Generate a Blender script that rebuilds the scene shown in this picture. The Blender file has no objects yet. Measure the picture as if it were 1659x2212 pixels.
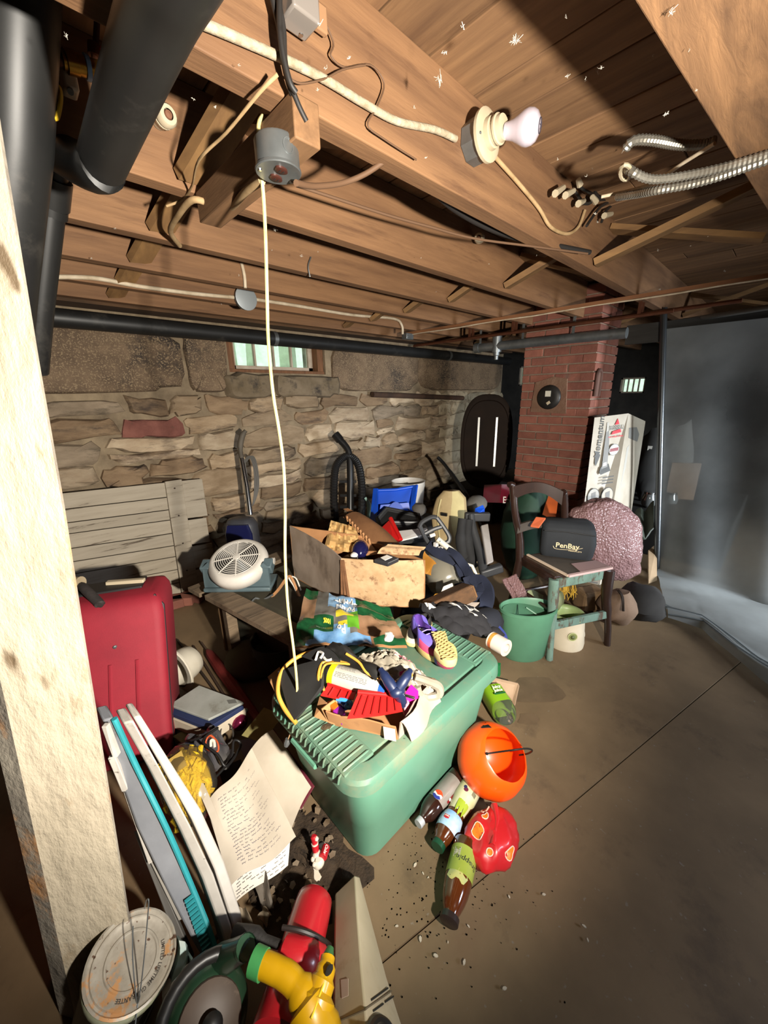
import bpy, bmesh, math, random
from mathutils import Vector as V, Matrix, noise
random.seed(7)
SC = bpy.context.scene
COL = SC.collection
PI = math.pi
# ------------------------------------------------------------------ camera (room axes: X along the joists, Y to the stone wall, Z up)
H = 1.35                       # lens height in metres
FPX = 826.26                   # focal length in pixels of a 1659 x 2212 frame
RW = ((0.719, -0.216, 0.660), (-0.694, -0.199, 0.692), (-0.018, -0.956, -0.293))   # room axes seen from the lens
RX = Matrix(RW); CAMP = V((0, 0, H))
def ray(u, v): return RX @ V(((u - 829.5) / FPX, (v - 1106) / FPX, 1.0))
def G(u, v, z=0.0):            # the point at height z
    d = ray(u, v); return CAMP + d * ((z - H) / d.z)
def PY(u, v, y):
    d = ray(u, v); return CAMP + d * (y / d.y)
def PX(u, v, x):
    d = ray(u, v); return CAMP + d * (x / d.x)
def PT(u, v, t): return CAMP + ray(u, v) * t
cam = bpy.data.cameras.new('camera'); camo = bpy.data.objects.new('camera', cam); COL.objects.link(camo)
cam.sensor_fit = 'VERTICAL'; cam.sensor_height = 24.0; cam.sensor_width = 18.0
cam.lens = FPX / 2212 * 24.0; cam.clip_start = 0.02
r3 = Matrix([[RX[i][0], -RX[i][1], -RX[i][2]] for i in range(3)])
camo.matrix_world = Matrix.Translation(CAMP) @ r3.to_quaternion().to_matrix().to_4x4()
SC.camera = camo
# ------------------------------------------------------------------ light: daylight outside the basement windows, a torch held beside the lens
SC.view_settings.view_transform = 'Standard'; SC.view_settings.look = 'None'
SC.view_settings.exposure = 0.15; SC.view_settings.gamma = 1.0; SC.view_settings.use_curve_mapping = False
wld = bpy.data.worlds.new('world'); SC.world = wld; wld.use_nodes = True
bgn = wld.node_tree.nodes['Background']
bgn.inputs[0].default_value = (0.90, 0.98, 0.90, 1); bgn.inputs[1].default_value = 1.25
def spot(name, loc, aim, power, size, blend, rad, col):
    l = bpy.data.lights.new(name, 'SPOT'); l.energy = power; l.spot_size = math.radians(size); l.spot_blend = blend
    l.shadow_soft_size = rad; l.color = col
    o = bpy.data.objects.new(name, l); COL.objects.link(o); o.location = loc
    o.rotation_euler = (V(aim) - V(loc)).to_track_quat('-Z', 'Y').to_euler(); return o
LAMP = V((0.27, -0.56, 1.24)); AIM = LAMP + V((math.sin(0.36), math.cos(0.36), -0.06)) * 3
spot('torch', LAMP, AIM, 430, 112, 0.75, 0.03, (1.0, 0.93, 0.82))
def area(name, loc, aim, power, sx, sy, col):
    l = bpy.data.lights.new(name, 'AREA'); l.energy = power; l.shape = 'RECTANGLE'; l.size = sx; l.size_y = sy; l.color = col
    l.spread = math.radians(75); o = bpy.data.objects.new(name, l); COL.objects.link(o); o.location = loc
    o.rotation_euler = (V(aim) - V(loc)).to_track_quat('-Z', 'Y').to_euler(); return o
# added cool fill brightening the plastic sheet; the wall behind has no opening
area('sheet_cool_fill', (3.1, -2.4, 0.9), (3.5, -0.5, 0.45), 70, 0.8, 1.2, (0.86, 0.93, 1.0))
area('floor_cool_fill', (1.9, -2.5, 1.6), (1.35, -0.1, 0.0), 9, 0.8, 0.5, (0.72, 0.82, 1.0))  # weak bluish fill added for the bare floor, no window behind it
# ------------------------------------------------------------------ colour and material helpers
def hexc(h):
    h = h.lstrip('#'); o = []
    for i in (0, 2, 4):
        c = int(h[i:i + 2], 16) / 255; o.append(c / 12.92 if c <= 0.04045 else ((c + 0.055) / 1.055) ** 2.4)
    return (*o, 1.0)
MATS = {}
def mat(name, col, col2=None, sc=6.0, rough=0.6, metal=0.0, bump=0.0, bsc=60.0, dirt=None, dsc=4.0, dth=0.55, dw=0.12,
        stretch=(1, 1, 1), rv=0.0, trans=0.0, coat=0.0, det=5.0, ior=1.45, spec=0.5, alpha=1.0, warp=0.0, speck=None, ssc=60, sth=.68):
    if name in MATS: return MATS[name]
    m = bpy.data.materials.new(name); m.use_nodes = True; nt = m.node_tree; N = nt.nodes; L = nt.links
    b = N['Principled BSDF']; b.inputs['Roughness'].default_value = rough; b.inputs['Metallic'].default_value = metal
    b.inputs['Specular IOR Level'].default_value = spec; b.inputs['IOR'].default_value = ior
    if trans: b.inputs['Transmission Weight'].default_value = trans
    if coat: b.inputs['Coat Weight'].default_value = coat; b.inputs['Coat Roughness'].default_value = 0.12
    if alpha < 1: b.inputs['Alpha'].default_value = alpha
    c1 = hexc(col)
    b.inputs['Base Color'].default_value = c1; m.diffuse_color = c1
    need = col2 or dirt or bump or rv or speck
    if need:
        tc = N.new('ShaderNodeTexCoord'); mp = N.new('ShaderNodeMapping'); mp.inputs['Scale'].default_value = stretch
        L.new(tc.outputs['Object'], mp.inputs['Vector'])
        vec = mp.outputs['Vector']
        oi = N.new('ShaderNodeObjectInfo')
        if rv:
            ad = N.new('ShaderNodeVectorMath'); ad.operation = 'MULTIPLY_ADD'
            L.new(oi.outputs['Random'], ad.inputs[0]); ad.inputs[1].default_value = (37.7, 19.3, 53.1); L.new(vec, ad.inputs[2]); vec = ad.outputs[0]
        cur = None
        def nz(scale, detail=det, rgh=0.6):
            n = N.new('ShaderNodeTexNoise'); n.inputs['Scale'].default_value = scale; n.inputs['Detail'].default_value = detail
            n.inputs['Roughness'].default_value = rgh; n.inputs['Distortion'].default_value = warp; L.new(vec, n.inputs['Vector']); return n.outputs[0]
        def rampf(f, a, c):
            r = N.new('ShaderNodeMapRange'); r.inputs[1].default_value = a; r.inputs[2].default_value = c; L.new(f, r.inputs[0]); return r.outputs[0]
        def mix(f, a, c):
            x = N.new('ShaderNodeMix'); x.data_type = 'RGBA'; L.new(f, x.inputs[0])
            for s, q in ((x.inputs[6], a), (x.inputs[7], c)):
                if isinstance(q, tuple): s.default_value = q
                else: L.new(q, s)
            return x.outputs[2]
        cur = c1
        if col2: cur = mix(rampf(nz(sc), 0.32, 0.68), cur, hexc(col2))
        if dirt: cur = mix(rampf(nz(dsc, 8.0, 0.7), dth, dth + dw), cur, hexc(dirt))
        if speck: cur = mix(rampf(nz(ssc, 2.0, 0.5), sth, sth + 0.05), cur, hexc(speck))
        if rv:
            h = N.new('ShaderNodeHueSaturation'); r = N.new('ShaderNodeMapRange'); r.inputs[3].default_value = 1 - rv; r.inputs[4].default_value = 1 + rv
            L.new(oi.outputs['Random'], r.inputs[0]); L.new(r.outputs[0], h.inputs['Value'])
            if isinstance(cur, tuple): h.inputs['Color'].default_value = cur
            else: L.new(cur, h.inputs['Color'])
            cur = h.outputs[0]
        if not isinstance(cur, tuple): L.new(cur, b.inputs['Base Color'])
        if bump:
            bp = N.new('ShaderNodeBump'); bp.inputs['Strength'].default_value = min(1, bump); bp.inputs['Distance'].default_value = 0.02 * bump
            L.new(nz(bsc, 6.0), bp.inputs['Height']); L.new(bp.outputs[0], b.inputs['Normal'])
    MATS[name] = m; return m
def plain(h, rough=0.55, **k): return mat('paint_' + h.lstrip('#') + '_%d' % int(rough * 100) + ''.join('%s%s' % (a, c) for a, c in sorted(k.items())), h, rough=rough, **k)
# ------------------------------------------------------------------ mesh helpers
class MB:
    def __init__(s): s.v = []; s.f = []; s.m = []
    def add(s, vs, fs, mi=0):
        o = len(s.v); s.v += [V(p) for p in vs]; s.f += [[i + o for i in f] for f in fs]; s.m += [mi] * len(fs); return s
    def merge(s, o, M=None, mi=None):
        n = len(s.v); s.v += [(M @ p if M else p.copy()) for p in o.v]; s.f += [[i + n for i in f] for f in o.f]
        s.m += [mi if mi is not None else q for q in o.m]; return s
    def hexa(s, p, mi=0):      # 8 corners: bottom loop then top loop
        return s.add(p, [(3, 2, 1, 0), (4, 5, 6, 7), (0, 1, 5, 4), (1, 2, 6, 5), (2, 3, 7, 6), (3, 0, 4, 7)], mi)
    def box(s, c, d, M=None, mi=0):
        x, y, z = d[0] / 2, d[1] / 2, d[2] / 2
        p = [V((a, b, e)) for e in (-z, z) for a, b in ((-x, -y), (x, -y), (x, y), (-x, y))]
        if M: p = [M @ q for q in p]
        return s.hexa([q + V(c) for q in p], mi)
    def bar(s, a, b, w, h, up=(0, 0, 1), mi=0):     # a beam from a to b, w wide, h deep
        a, b = V(a), V(b); d = (b - a).normalized(); x = d.cross(V(up))
        if x.length < 1e-4: x = d.cross(V((1, 0, 0)))
        x.normalize(); z = x.cross(d)
        p = []
        for q in (a, b):
            p += [q - x * w / 2 - z * h / 2, q + x * w / 2 - z * h / 2, q + x * w / 2 + z * h / 2, q - x * w / 2 + z * h / 2]
        return s.hexa(p, mi)
    def plate(s, a, b, c, d, th, mi=0):             # four corners in order and a thickness behind them
        a, b, c, d = V(a), V(b), V(c), V(d); n = (b - a).cross(d - a).normalized() * th
        return s.hexa([a - n, b - n, c - n, d - n, a, b, c, d], mi)
    def loft(s, loops, cap0=True, cap1=True, mi=0, closed=True):
        n = len(loops[0]); vs = [p for l in loops for p in l]; fs = []
        for k in range(len(loops) - 1):
            for i in range(n if closed else n - 1):
                j = (i + 1) % n; fs.append((k * n + i, k * n + j, (k + 1) * n + j, (k + 1) * n + i))
        if cap0: fs.append(tuple(range(n - 1, -1, -1)))
        if cap1: o = (len(loops) - 1) * n; fs.append(tuple(o + i for i in range(n)))
        return s.add(vs, fs, mi)
    def tube(s, pts, r, n=10, mi=0, caps=True, smooth=0):
        pts = [V(p) for p in pts]
        if smooth: pts = spline(pts, smooth)
        m = len(pts); loops = []; t0 = (pts[1] - pts[0]).normalized()
        x = t0.cross(V((0, 0, 1)));
        if x.length < 0.05: x = t0.cross(V((1, 0, 0)))
        x.normalize()
        for i, p in enumerate(pts):
            t = (pts[min(i + 1, m - 1)] - pts[max(i - 1, 0)]).normalized(); x = (x - t * x.dot(t)).normalized(); y = t.cross(x)
            q = r[min(i * len(r) // m, len(r) - 1)] if isinstance(r, (list, tuple)) else r
            loops.append([p + (x * math.cos(2 * PI * k / n) + y * math.sin(2 * PI * k / n)) * q for k in range(n)])
        return s.loft(loops, caps, caps, mi)
    def lathe(s, prof, n=24, M=None, mi=0, cap0=False, cap1=False, sx=1.0, sy=1.0):
        loops = [[V((r * sx * math.cos(2 * PI * k / n), r * sy * math.sin(2 * PI * k / n), z)) for k in range(n)] for r, z in prof]
        if M: loops = [[M @ p for p in l] for l in loops]
        return s.loft(loops, cap0, cap1, mi)
    def ball(s, c, r, n=14, M=None, mi=0):
        r = r if isinstance(r, (tuple, list)) else (r, r, r); loops = []
        for i in range(1, n // 2):
            a = PI * i / (n // 2); loops.append([V((r[0] * math.sin(a) * math.cos(2 * PI * k / n), r[1] * math.sin(a) * math.sin(2 * PI * k / n), -r[2] * math.cos(a))) for k in range(n)])
        if M: loops = [[M @ p for p in l] for l in loops]
        return s.loft([[p + V(c) for p in l] for l in loops], True, True, mi)
    def prism(s, poly, th, M=None, mi=0):           # polygon in the local xy plane, th thick along z
        lo = [V((x, y, 0)) for x, y in poly]; hi = [V((x, y, th)) for x, y in poly]
        if M: lo = [M @ p for p in lo]; hi = [M @ p for p in hi]
        return s.loft([lo, hi], True, True, mi)
    def sheet(s, fn, nu, nv, th=0.0, mi=0):         # fn(u, v) with u, v in 0..1; closed slab when th > 0
        g = [[V(fn(i / nu, j / nv)) for i in range(nu + 1)] for j in range(nv + 1)]
        idx = lambda i, j: j * (nu + 1) + i
        fs = [(idx(i, j), idx(i + 1, j), idx(i + 1, j + 1), idx(i, j + 1)) for j in range(nv) for i in range(nu)]
        vs = [p for r in g for p in r]
        if th:
            ns = []
            for j in range(nv + 1):
                for i in range(nu + 1):
                    a = g[j][min(i + 1, nu)] - g[j][max(i - 1, 0)]; b = g[min(j + 1, nv)][i] - g[max(j - 1, 0)][i]
                    ns.append(a.cross(b).normalized())
            k = len(vs); vs = vs + [p - q * th for p, q in zip(vs, ns)]
            bk = [tuple(k + q for q in reversed(f)) for f in fs]
            rim = [idx(i, 0) for i in range(nu)] + [idx(nu, j) for j in range(nv)] + [idx(i, nv) for i in range(nu, 0, -1)] + [idx(0, j) for j in range(nv, 0, -1)]
            sd = [(rim[(q + 1) % len(rim)], rim[q], k + rim[q], k + rim[(q + 1) % len(rim)]) for q in range(len(rim))]
            fs = fs + bk + sd
        return s.add(vs, fs, mi)
    def xf(s, M): s.v = [M @ p for p in s.v]; return s
def spline(pts, k=6):
    out = []; n = len(pts)
    for i in range(n - 1):
        p0, p1, p2, p3 = pts[max(i - 1, 0)], pts[i], pts[i + 1], pts[min(i + 2, n - 1)]
        for j in range(k):
            t = j / k; out.append(0.5 * ((2 * p1) + (p2 - p0) * t + (2 * p0 - 5 * p1 + 4 * p2 - p3) * t * t + (3 * p1 - p0 - 3 * p2 + p3) * t ** 3))
    return out + [pts[-1]]
def rrect(w, d, r, z=0.0, n=4, c=(0, 0)):
    o = []
    for sx, sy, a0 in ((1, 1, 0), (-1, 1, PI / 2), (-1, -1, PI), (1, -1, 3 * PI / 2)):
        for k in range(n + 1):
            a = a0 + PI / 2 * k / n; o.append(V((c[0] + sx * (w / 2 - r) + r * math.cos(a), c[1] + sy * (d / 2 - r) + r * math.sin(a), z)))
    return o
def nz3(p, s=1.0, amp=1.0): return noise.noise(V(p) * s) * amp
def frame(o, x, up):           # matrix with local x along x, local z nearest to up
    x = V(x).normalized(); u = V(up); y = u.cross(x).normalized(); z = x.cross(y)
    return Matrix.Translation(V(o)) @ Matrix((x, y, z)).transposed().to_4x4()
def zframe(o, z):             # local z exactly along z
    z = V(z).normalized(); x = z.cross(V((0, 0, 1)))
    x = V((1, 0, 0)) if x.length < 1e-4 else x.normalized(); y = z.cross(x)
    M_ = Matrix((x, y, z)).transposed().to_4x4(); M_.translation = V(o); return M_
def rot(ax, deg): return Matrix.Rotation(math.radians(deg), 4, ax)
T = Matrix.Translation
# ------------------------------------------------------------------ things, parts, setting
def build(name, mb, mats, parent=None, ang=40, kind=None, label=None, bevel=0.0, world=True, sub=0):
    me = bpy.data.meshes.new(name)
    vs = mb.v
    if parent is not None and world:
        I = WM[parent.name].inverted(); vs = [I @ p for p in vs]
    me.from_pydata([tuple(p) for p in vs], [], mb.f)
    for m in (mats if isinstance(mats, (list, tuple)) else [mats]): me.materials.append(m)
    if any(mb.m): me.polygons.foreach_set('material_index', mb.m)
    bm = bmesh.new(); bm.from_mesh(me); bmesh.ops.recalc_face_normals(bm, faces=bm.faces); bm.to_mesh(me); bm.free()
    if ang:
        me.polygons.foreach_set('use_smooth', [True] * len(me.polygons)); me.set_sharp_from_angle(angle=math.radians(ang))
    me.update(); o = bpy.data.objects.new(name, me); COL.objects.link(o)
    WM[o.name] = WM[parent.name].copy() if parent is not None else Matrix()
    if parent is not None: o.parent = parent
    if kind: o['kind'] = kind
    if label: o['label'] = label
    if bevel:
        b = o.modifiers.new('bevel', 'BEVEL'); b.width = bevel; b.segments = 2; b.limit_method = 'ANGLE'
    if sub:
        b = o.modifiers.new('sub', 'SUBSURF'); b.levels = sub; b.render_levels = sub
    return o
WM = {}
def tag(o, label, cat, group=None, kind=None):
    o['label'] = label; o['category'] = cat
    if group: o['group'] = group
    if kind: o['kind'] = kind
    return o
def thing(name, label, cat, M=None, group=None):
    o = bpy.data.objects.new(name, None); COL.objects.link(o); o.empty_display_size = 0.05
    M = M if isinstance(M, Matrix) else T(V(M or (0, 0, 0))); o.matrix_world = M; WM[o.name] = M.copy()
    return tag(o, label, cat, group)
def copytree(o, M, label=None):
    c = o.copy(); COL.objects.link(c); c.matrix_world = M; WM[c.name] = M.copy()
    if label: c['label'] = label
    for ch in o.children:
        d = ch.copy(); COL.objects.link(d); d.parent = c
        for g in ch.children:
            e = g.copy(); COL.objects.link(e); e.parent = d
    return c
def textmesh(s, size=1.0, bold=0.0, shear=0.0, align='CENTER'):
    cu = bpy.data.curves.new('lettering', 'FONT'); cu.body = s; cu.size = size; cu.align_x = align; cu.align_y = 'CENTER'; cu.offset = bold; cu.shear = shear
    cu.resolution_u = 2
    o = bpy.data.objects.new('lettering', cu); COL.objects.link(o)
    dg = bpy.context.evaluated_depsgraph_get(); dg.update(); me = bpy.data.meshes.new_from_object(o.evaluated_get(dg))
    mb = MB().add([v.co.copy() for v in me.vertices], [tuple(p.vertices) for p in me.polygons])
    bpy.data.objects.remove(o); bpy.data.curves.remove(cu); bpy.data.meshes.remove(me); return mb
def decal(s, size, M, m, parent, bold=0.0, shear=0.0, warp=None, name='lettering', align='CENTER', sx=1.0):
    t = textmesh(s, size, bold, shear, align)
    for p in t.v: p.x *= sx
    if warp: t.v = [warp(p) for p in t.v]
    else: t.xf(M)
    return build(name, t, m, parent, ang=0)
# ------------------------------------------------------------------ materials used in many places
def film(name, tint, diff=0.15, dcol='#c8ccc8', gloss=0.12, rough=0.15, nsc=0.0, nlo=.35, nhi=.7, bub=0):
    """thin see-through plastic or dusty glass: lets light through, scatters a little, shines a little"""
    m = bpy.data.materials.new(name); m.use_nodes = True; N = m.node_tree.nodes; L = m.node_tree.links
    N.remove(N['Principled BSDF']); out = N['Material Output']
    t = N.new('ShaderNodeBsdfTransparent'); t.inputs[0].default_value = hexc(tint)
    d = N.new('ShaderNodeBsdfDiffuse'); d.inputs[0].default_value = hexc(dcol)
    tr = N.new('ShaderNodeBsdfTranslucent'); tr.inputs[0].default_value = hexc(dcol)
    g = N.new('ShaderNodeBsdfGlossy'); g.inputs[1].default_value = rough
    md = N.new('ShaderNodeMixShader'); md.inputs[0].default_value = 0.35; L.new(d.outputs[0], md.inputs[1]); L.new(tr.outputs[0], md.inputs[2])
    a = N.new('ShaderNodeMixShader'); a.inputs[0].default_value = diff; L.new(t.outputs[0], a.inputs[1]); L.new(md.outputs[0], a.inputs[2])
    if bub:
        tcb = N.new('ShaderNodeTexCoord'); vo = N.new('ShaderNodeTexVoronoi'); vo.inputs['Scale'].default_value = bub; L.new(tcb.outputs['Object'], vo.inputs['Vector'])
        bp = N.new('ShaderNodeBump'); bp.invert = True; bp.inputs['Strength'].default_value = 1.0; bp.inputs['Distance'].default_value = .006; L.new(vo.outputs['Distance'], bp.inputs['Height'])
        for q_ in (d, g): L.new(bp.outputs[0], q_.inputs['Normal'])
    if nsc:
        tc = N.new('ShaderNodeTexCoord'); n = N.new('ShaderNodeTexNoise'); n.inputs['Scale'].default_value = nsc; n.inputs['Detail'].default_value = 6
        L.new(tc.outputs['Object'], n.inputs['Vector']); r = N.new('ShaderNodeMapRange'); r.inputs[1].default_value = nlo; r.inputs[2].default_value = nhi
        r.inputs[3].default_value = diff * 0.35; r.inputs[4].default_value = min(1, diff * 1.7); L.new(n.outputs[0], r.inputs[0]); L.new(r.outputs[0], a.inputs[0])
    fr = N.new('ShaderNodeFresnel'); fr.inputs[0].default_value = 1.45
    mu = N.new('ShaderNodeMath'); mu.operation = 'MULTIPLY'; mu.inputs[1].default_value = gloss * 8; L.new(fr.outputs[0], mu.inputs[0])
    b = N.new('ShaderNodeMixShader'); L.new(mu.outputs[0], b.inputs[0]); L.new(a.outputs[0], b.inputs[1]); L.new(g.outputs[0], b.inputs[2])
    L.new(b.outputs[0], out.inputs[0]); MATS[name] = m; return m
joist_m = mat('joist_wood', '#836041', '#664830', 2.2, 0.75, stretch=(0.8, 9, 9), rv=0.10, bump=0.25, bsc=14, dirt='#4f3422', dsc=2.5, dth=0.56, dw=.2)
plank_m = mat('ceiling_plank_wood', '#866545', '#644831', 2.4, 0.75, stretch=(9, 0.8, 9), rv=0.17, bump=0.2, bsc=14, dirt='#50351f', dsc=2.2, dth=0.57, dw=.2)
brace_m = mat('brace_wood', '#8a683f', '#6b4e30', 3, 0.75, stretch=(7, 1, 7), rv=0.1)
gran_m = mat('granite', '#75614c', '#55453630'[:7], 9, 0.85, bump=0.5, bsc=28, speck='#857259', ssc=120, sth=.55, dirt='#38302a', dsc=2.5, dth=.55)
mort_m = mat('lime_mortar', '#94836a', '#685a48', 7, 0.95, bump=0.7, bsc=35)
stone_ms = [mat('stone_%s' % n, a, b, 4.5, 0.85, bump=0.8, bsc=9, stretch=(1, 1, 3.2), rv=0.24, dirt=d, dsc=3.5, dth=.52, dw=.15) for n, a, b, d in (
    ('buff', '#a48f74', '#806b52', '#52453a'), ('cream', '#b7a58b', '#927c63', '#625244'), ('brown', '#8f785d', '#6e5842', '#483b31'), ('grey', '#8d7d69', '#6b5d4c', '#484034'))]
red_stone = mat('red_mortar_stone', '#85554a', '#6b4038', 8, 0.95, bump=0.8, bsc=22, dirt='#5a4a3a', dsc=4)
pale_stone = mat('parged_stone', '#aa9c84', '#8c7d64', 6, 0.95, bump=0.7, bsc=16, dirt='#5d513f', dsc=5, dth=.55)
dark_m = plain('#15130f', 0.9)
blackpvc = mat('black_plastic_pipe', '#20201f', '#191919', 5, 0.45, dirt='#3f3c38', dsc=6, dth=.58, dw=.25, bump=0.05)
steel = mat('galvanised_steel', '#8b8f90', '#6f7373', 9, 0.42, metal=0.75, dirt='#6a5d4e', dsc=6, dth=.62)
chrome = mat('chrome', '#c9cbcc', rough=0.16, metal=1.0)
copper = mat('copper', '#6b402c', '#523122', 9, 0.5, metal=0.6)
porc = mat('porcelain', '#b8ac95', '#a2957a', 6, 0.35, dirt='#7a5a3a', dsc=9, dth=.62)
glassm = film('window_glass', '#f2fff6', 0.12, '#c8d4c4', 0.04, 0.05, nsc=18)
# ------------------------------------------------------------------ setting
ZC = 2.12
def structure(o): o['kind'] = 'structure'; return o
floor_m = mat('concrete_floor', '#7a654b', '#65533d', 3.0, 0.62, bump=0.16, bsc=30, dirt='#4b3d2f', dsc=3.2, dth=.55, dw=.2, speck='#7a6e5f', ssc=70, sth=.70, det=9)
A, B = V((-1.6, 0.93)), V((6.6, -1.08))
A, B = V((-1.6, 0.404 + (0.529 + 1.6) * 0.2435)), V((6.6, 0.404 - (6.6 - 0.529) * 0.2435))
gx = V((0, 0.005))
fm = MB()
fm.hexa([V((-1.6, A.y + .002, -.06)), V((6.6, B.y + .002, -.06)), V((6.6, 3.4, -.06)), V((-1.6, 3.4, -.06)), V((-1.6, A.y + .002, 0)), V((6.6, B.y + .002, 0)), V((6.6, 3.4, 0)), V((-1.6, 3.4, 0))])
fm.hexa([V((-1.6, -2.8, -.06)), V((6.6, -2.8, -.06)), V((6.6, B.y - .002, -.06)), V((-1.6, A.y - .002, -.06)), V((-1.6, -2.8, -.004)), V((6.6, -2.8, -.004)), V((6.6, B.y - .002, -.004)), V((-1.6, A.y - .002, -.004))])
fm.box((2.5, 0.3, -0.09), (8.2, 6.2, 0.05), mi=1)
structure(build('floor', fm, [floor_m, mat('crack_dirt', '#54463a')], ang=0))
# ceiling: planks across, joists along
ceil = structure(build('ceiling', MB().box((2.5, 0.3, ZC + 0.06), (8.4, 6.4, 0.06)), dark_m, ang=0))
x = -1.6; k = 0
while x < 6.6:
    w = random.choice((0.14, 0.165, 0.165, 0.19)); ys = [-2.8, random.uniform(-1, 2.6), 3.3]
    for a, b in zip(ys, ys[1:]):
        build('plank', MB().box((x + w / 2, (a + b) / 2, ZC + 0.012 + random.uniform(-.002, .002)), (w - 0.006, b - a - 0.004, 0.024)), plank_m, ceil, ang=0, bevel=0.002)
    x += w
JY = [(-1.2, .05), (-.62, .05), (.09, .13), (.77, .055), (1.24, .05), (1.64, .05), (2.04, .05), (2.42, .05), (2.78, .06)]
for y, w in JY:
    ja, jb = V((-1.55, y + w / 2, 2.0)), V((6.6, y + w / 2, 2.0))
    if w > .1: ja, jb = V((-1.5, .40, 2.0)), V((2.9, .03, 2.0))
    build('joist', MB().bar(ja, jb, w, .24), joist_m if w < .1 else mat('flat_grain_wood', '#916c4a', '#5f4530', 3.2, .75, stretch=(.7, 5, 5), warp=2.2, bump=.25, bsc=14, dirt='#4a3626', dsc=3, dth=.6, dw=.2), ceil, ang=0, bevel=0.003)
for xb in (0.5, 2.15, 4.1):
    for (y0, w0), (y1, w1) in zip(JY[2:], JY[3:]):
        if xb < 1 and y0 < .5: continue
        build('bridging_strut', MB().bar((xb + .04 + y0 * .06, y0 + w0, 2.08), (xb - .05 + y0 * .06, y1 - 0.002, 1.91), 0.09, 0.028, up=(0, -.5, 1)), brace_m, ceil, ang=0)
        build('bridging_strut', MB().bar((xb + .17 + y0 * .06, y0 + w0, 1.915), (xb + .10 + y0 * .06, y1 - .002, 2.08), 0.07, 0.022, up=(0, .5, 1)), brace_m, ceil, ang=0)
build('sill_beam', MB().box((1.8, 2.99, 1.965), (6.8, 0.3, 0.20)), mat('sill_wood', '#5a4028', '#3c2b1c', 4, 0.9, stretch=(1, 8, 8), bump=.3, bsc=15), ceil, ang=0)
# stone wall with its window opening
W0, W1, WZ0 = 1.29, 2.17, 1.535
wb = MB()
for x0, x1, z0, z1 in ((-1.6, W0, 0, 2.1), (W1, 5.25, 0, 2.1), (W0, W1, 0, WZ0), (W0, W1, 1.83, 2.1)):
    wb.box(((x0 + x1) / 2, 3.18, (z0 + z1) / 2), (x1 - x0, 0.36, z1 - z0))
wall = structure(build('wall_back', wb, mort_m, ang=0))
def stone(x0, x1, z0, z1, m, prot=0.05, jit=0.024, n=13, name='stone', y=3.0, top=False, bev=0.18):
    cx, cz, a, b = (x0 + x1) / 2, (z0 + z1) / 2, (x1 - x0) / 2, (z1 - z0) / 2
    out = []
    for k in range(n):
        t = 2 * PI * (k + .5) / n; c, s = math.cos(t), math.sin(t); e = random.uniform(.3, .6)
        px = math.copysign(abs(c) ** e, c) * a; pz = math.copysign(abs(s) ** e, s) * b
        out.append((px + random.uniform(-jit, jit), pz + random.uniform(-jit, jit)))
    sl = random.uniform(-.3, .3); loops = []
    for sc_, d in ((1.0, 0.02), (1.0 - bev * .25, -prot * .55), (1 - bev, -prot * .95), (.42, -prot * 1.05)):
        loops.append([V((cx + px * sc_, y + d + (pz * sl * .25 if d < 0 else 0) + (random.uniform(-.012, .012) * min(1, prot * 18) if d < 0 else 0), cz + pz * sc_)) for px, pz in out])
    return build(name, MB().loft(loops, False, True), m, wall, ang=38)
z = -0.02; row = 0
while z < 1.33:
    h = min(random.choice((0.10, .13, .16, .19)), 1.37 - z)
    if 1.37 - z - h < .07: h = 1.37 - z
    x = -0.7 + random.uniform(0, .2)
    while x < 4.95:
        w = random.uniform(1.3, 3.6) * h + .06; dz = random.uniform(-.012, .012)
        if x > 3.7: st = pale_stone; pr = random.uniform(.012, .03)
        else:
            st = random.choice(stone_ms + stone_ms[:3]); pr = random.uniform(.02, .058)
        if 1.08 < z + h / 2 < 1.24 and .55 < x + w / 2 < 1.1: st = red_stone; pr = .03
        if z > .2 or x > 1.2: 
            if h > .15 and random.random() < .35:
                q = random.uniform(.35, .65) * h
                stone(x, x + w - .008, z + dz, z + q, st, pr); stone(x, x + w - .02, z + q + .006, z + h - .004, random.choice(stone_ms) if x < 3.7 else st, pr * .8)
            else: stone(x, x + w - .008, z + dz, z + h - .004, st, pr)
        x += w
    z += h; row += 1
for x0, x1 in ((-.9, .98), (.985, 1.26), (2.23, 3.4), (3.41, 5.2)):
    stone(x0, x1, 1.385, 1.83, gran_m, .05, .008, 28, name='granite_block', bev=.06)
for x0, x1, z1 in ((1.22, 1.62, 1.53), (1.63, 2.32, 1.53)):
    stone(x0, x1, 1.34, z1, mat('cement_patch', '#7f705c', '#62543f', 7, .9, bump=.5, bsc=20, dirt='#3c352e', dsc=5), .075, .012, 16, name='sill_stone')
def closed_wall(name, c, d, m): return structure(build(name, MB().box(c, d), m, ang=0))
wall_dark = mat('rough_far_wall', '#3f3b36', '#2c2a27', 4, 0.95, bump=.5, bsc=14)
wf = MB()
for y0, y1, z0, z1 in ((-2.8, 1.52, 0, 2.2), (1.83, 3.25, 0, 2.2), (3.42, 4.5, 0, 2.2), (1.52, 1.83, 0, 1.31), (1.52, 1.83, 1.52, 2.2), (3.25, 3.42, 0, 1.46), (3.25, 3.42, 1.77, 2.2)):
    wf.box((6.65, (y0 + y1) / 2, (z0 + z1) / 2), (0.2, y1 - y0, z1 - z0))
structure(build('wall_right', wf, wall_dark, ang=0))
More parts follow.
